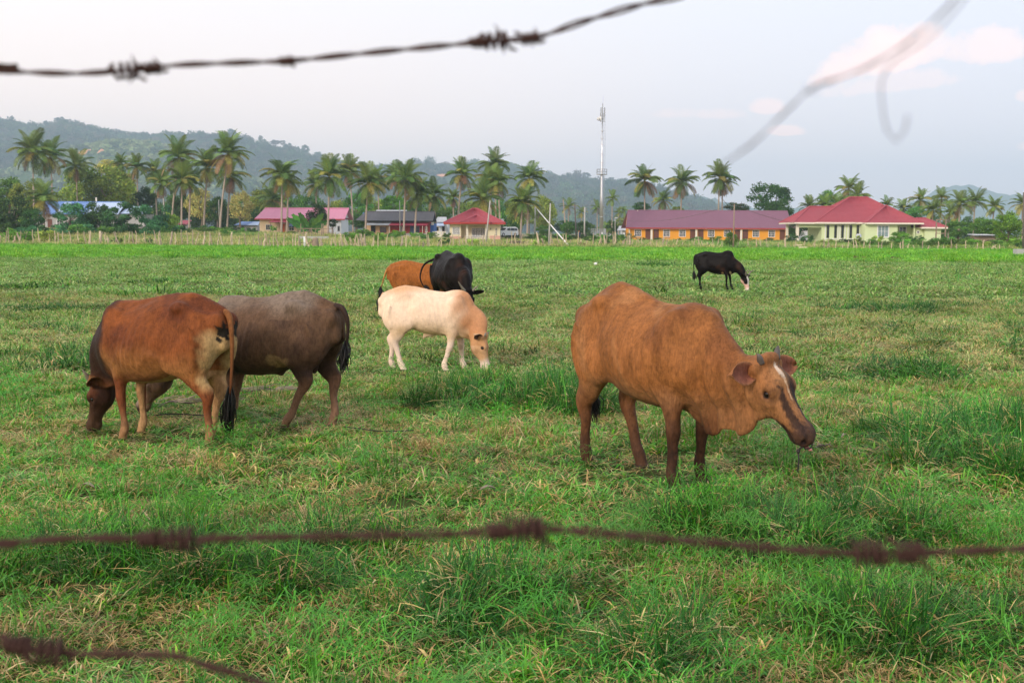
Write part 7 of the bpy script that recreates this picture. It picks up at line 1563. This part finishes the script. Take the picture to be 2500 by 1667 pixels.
if want('front') or not ONLY:
    wire([(-8200, 250), (-3500, 190), (-260, 160), (-30, 172), (170, 180), (320, 172), (430, 160), (640, 152), (700, 150), (900, 130), (1150, 106), (1210, 100), (1310, 92), (1420, 55), (1560, 14), (1680, -12), (1900, -60), (4500, -350), (9500, -500)], .62, 'sharper rusty barbed wire strand rising across the sky', [(322, 1.25), (385, .8), (700, .5), (1215, 1.25), (1165, .7), (1290, .8), (-600, 1.1), (-1500, 1.1), (2150, 1.1), (3050, 1.1), (3950, 1.1)], r=.00088, pitch=.052, seed=2)
    wire([(-9000, 1500), (-3500, 1380), (-260, 1335), (-30, 1326), (200, 1313), (430, 1316), (640, 1311), (900, 1306), (1100, 1303), (1300, 1291), (1400, 1296), (1700, 1321), (2000, 1346), (2200, 1350), (2530, 1338), (2800, 1330), (5500, 1360), (11000, 1480)], .50, 'blurred dark barbed wire strand crossing the grass from edge to edge', [(432, 1.2), (360, .7), (1290, 1.25), (1210, .8), (2150, 1.25), (2230, 1.1), (-430, 1.1), (-1300, 1.1), (-2150, 1.1), (3050, 1.1), (3900, 1.1), (4800, 1.1)], r=.00105, pitch=.05, seed=5)
    wire([(-260, 1520), (-20, 1562), (60, 1578), (150, 1592), (420, 1600), (500, 1622), (600, 1652), (700, 1700), (800, 1780)], .48, 'blurred barbed wire piece curling down at the lower left corner', [(85, 1.3), (20, .8)], r=.00105, pitch=.05, seed=8)
    wire([(2380, -80), (2345, -20), (2290, 40), (2200, 115), (2100, 172), (1990, 212), (1930, 262), (1850, 340), (1800, 378), (1768, 400)], .36, 'very blurred loose wire end slanting over the right hand cloud', [(1985, .42)], r=.00021, pitch=.03, seed=3)
    wire([(2400, -60), (2330, 30), (2262, 100), (2185, 148), (2152, 195), (2155, 265), (2166, 322), (2188, 346), (2208, 325), (2216, 282)], .36, 'very blurred hook shaped wire hanging over the right hand cloud', [], r=.00024, strands=1, seed=4)
    # nose rope of the front cow
    if want('cows') or not ONLY:
        def hp(s_, l_, n_): return Vector(HH(s_, l_, n_) * HS)
        mt, nt_, b_ = new_mat('tongue'); b_.inputs['Base Color'].default_value = (.45, .17, .15, 1); b_.inputs['Roughness'].default_value = .3
        MB().tube([hp(.42, 0, -.105), hp(.470, .004, -.095), hp(.490, .006, -.085), hp(.498, .006, -.076)], [.010, .012, .011, .005], 10, flat=.7).build('tongue', mt, hero, True)
        m = MB(); a = hp(.452, -.03, -.075); b = hp(.452, .03, -.075); c = (a + b) / 2
        m.tube([Vector(v) for v in curve_pts([b, hp(.475, .02, -.07), hp(.485, 0, -.075), hp(.475, -.02, -.09), a, hp(.44, -.05, -.09)], 4)], .0045, 6); k = hp(.47, -.035, -.12); m.tube([hp(.46, -.035, -.085), k], .005, 6)
        o = m.build('nose_rope', M_ROPE, hero, True); m = MB(); m.tube([k + Vector((0, 0, .012)), k, k - Vector((0, 0, .014))], [.007, .013, .007], 8); m.build('knot', M_ROPE, o, True)
        m = MB(); m.tube([k - Vector((0, 0, .012)), k + Vector((.004, .002, -.06)), k + Vector((.0, 0, -.13))], .0048, 6); m.build('rope_end', M_ROPE, o, True)
    # tether lines lying on the grass
    def line(pix, z, r, lab, name='rope', mat=M_ROPE):
        P = [ground_at(px, py, z) for px, py in pix]; return tag(MB().tube([Vector(v) for v in curve_pts(P, 6)], r, 5, False).build(name, mat, None, True), lab, 'rope')
    line([(1975, 1056), (2040, 1051), (2120, 1052), (2190, 1058), (2260, 1075)], .07, .0045, 'thin dark tether line lying on the grass right of the ginger cow'); line([(375, 1013), (430, 1010), (500, 1014), (575, 1018)], .07, .006, 'dark tether rope on the ground behind the rust red cow')
    line([(840, 1041), (880, 1046), (930, 1052), (1010, 1050)], .09, .005, 'thin dark rope trailing in the grass right of the grey brown bull')
    def branchpile(px, py, lab, n, L, mat, seed, flat=.25, rz=0):
        b = ground_at(px, py, .03); root = empty('dead_branch', b, rz, lab, 'branch'); r_ = random.Random(seed); main = [(-L * .5, .05, .03), (-L * .3, -.06, .10), (-L * .1, .05, .06), (L * .15, -.05, .11), (L * .3, .06, .08), (L * .45, .0, .13)]
        MB().tube(main, [.007, .008, .007, .006, .004, .002], 6).build('stem', M_['poled'], root, True)
        for i in range(n):
            f = r_.uniform(-.48, .48); a = r_.uniform(-.7, .7) * (1 if r_.random() < .5 else -1); l_ = min(.34, L * r_.uniform(.10, .34)); p0 = Vector((L * f, r_.gauss(0, .07), .08 + .03 * r_.random())); d = Vector((math.cos(a), math.sin(a) * .8, r_.uniform(-.05, flat)))
            MB().tube([p0, p0 + d * l_ * .5, p0 + d * l_ + Vector((0, 0, -.02))], [.005, .0045, .001], 4).build('twig', mat, root, True)
        return root
    branchpile(480, 1002, 'heap of dead pale palm stalks on the ground behind the rust red cow', 46, .75, M_HUSK, 3, .4); branchpile(625, 972, 'dead grey twiggy branch lying beyond the black tail', 46, .7, M_TWIG, 6, .3, R(4))
    branchpile(285, 963, 'small dead twig in the grass left of the horned head', 5, .45, M_TWIG, 8, .1, R(-8)); branchpile(1990, 1118, 'short dark broken twig under the muzzle of the ginger cow', 6, .3, M_TWIG, 9, .3)
    for (px, py, L, rz, lab) in [(215, 1188, .16, -.5, 'curled pale dry leaf in the left grass'), (2060, 1066, .16, .9, 'pale feather like stalk right of the ginger cow'), (665, 1350, .12, .8, 'small pale dry leaf just under the lower wire, left'), (1190, 1195, .15, .4, 'curled tan dry leaf in the central grass')]:
        b = ground_at(px, py, .09); V = []; n = 8
        for i in range(n):
            f = i / (n - 1); w = .010 * math.sin(math.pi * (f * .9 + .05)) + .001; x = (f - .5) * L * .7; z = .02 * math.sin(f * 3.1)
            for lz in (0, -.003): V += [(x, -w, z + .008 + lz), (x, 0, z + lz), (x, w, z + .010 + lz)]
        F = []
        for i in range(n - 1):
            a = i * 6
            F += [(a, a + 1, a + 7, a + 6), (a + 1, a + 2, a + 8, a + 7), (a + 9, a + 10, a + 4, a + 3), (a + 10, a + 11, a + 5, a + 4), (a + 6, a + 9, a + 3, a), (a + 2, a + 5, a + 11, a + 8)]
        F += [(0, 3, 4, 1), (1, 4, 5, 2)]
        tag(link('dry_leaf', mesh_np('dry_leaf', V, F, True), M_HUSK, loc=b, rot=(.2, 0, rz)), lab, 'leaf')
# air
if want('haze') or not ONLY:
    m = bpy.data.materials.new('air'); m.use_nodes = True; nt = m.node_tree; nt.nodes.clear(); out = nd(nt, 'ShaderNodeOutputMaterial'); pv = nd(nt, 'ShaderNodeVolumePrincipled'); pv.inputs['Color'].default_value = (.64, .81, 1.0, 1); pv.inputs['Density'].default_value = .00024; pv.inputs['Anisotropy'].default_value = .2
    nt.links.new(pv.outputs[0], out.inputs['Volume']); o = MB().box(-5600, 5600, -60, 5800, -6, 345).build('haze', m); o['kind'] = 'stuff'
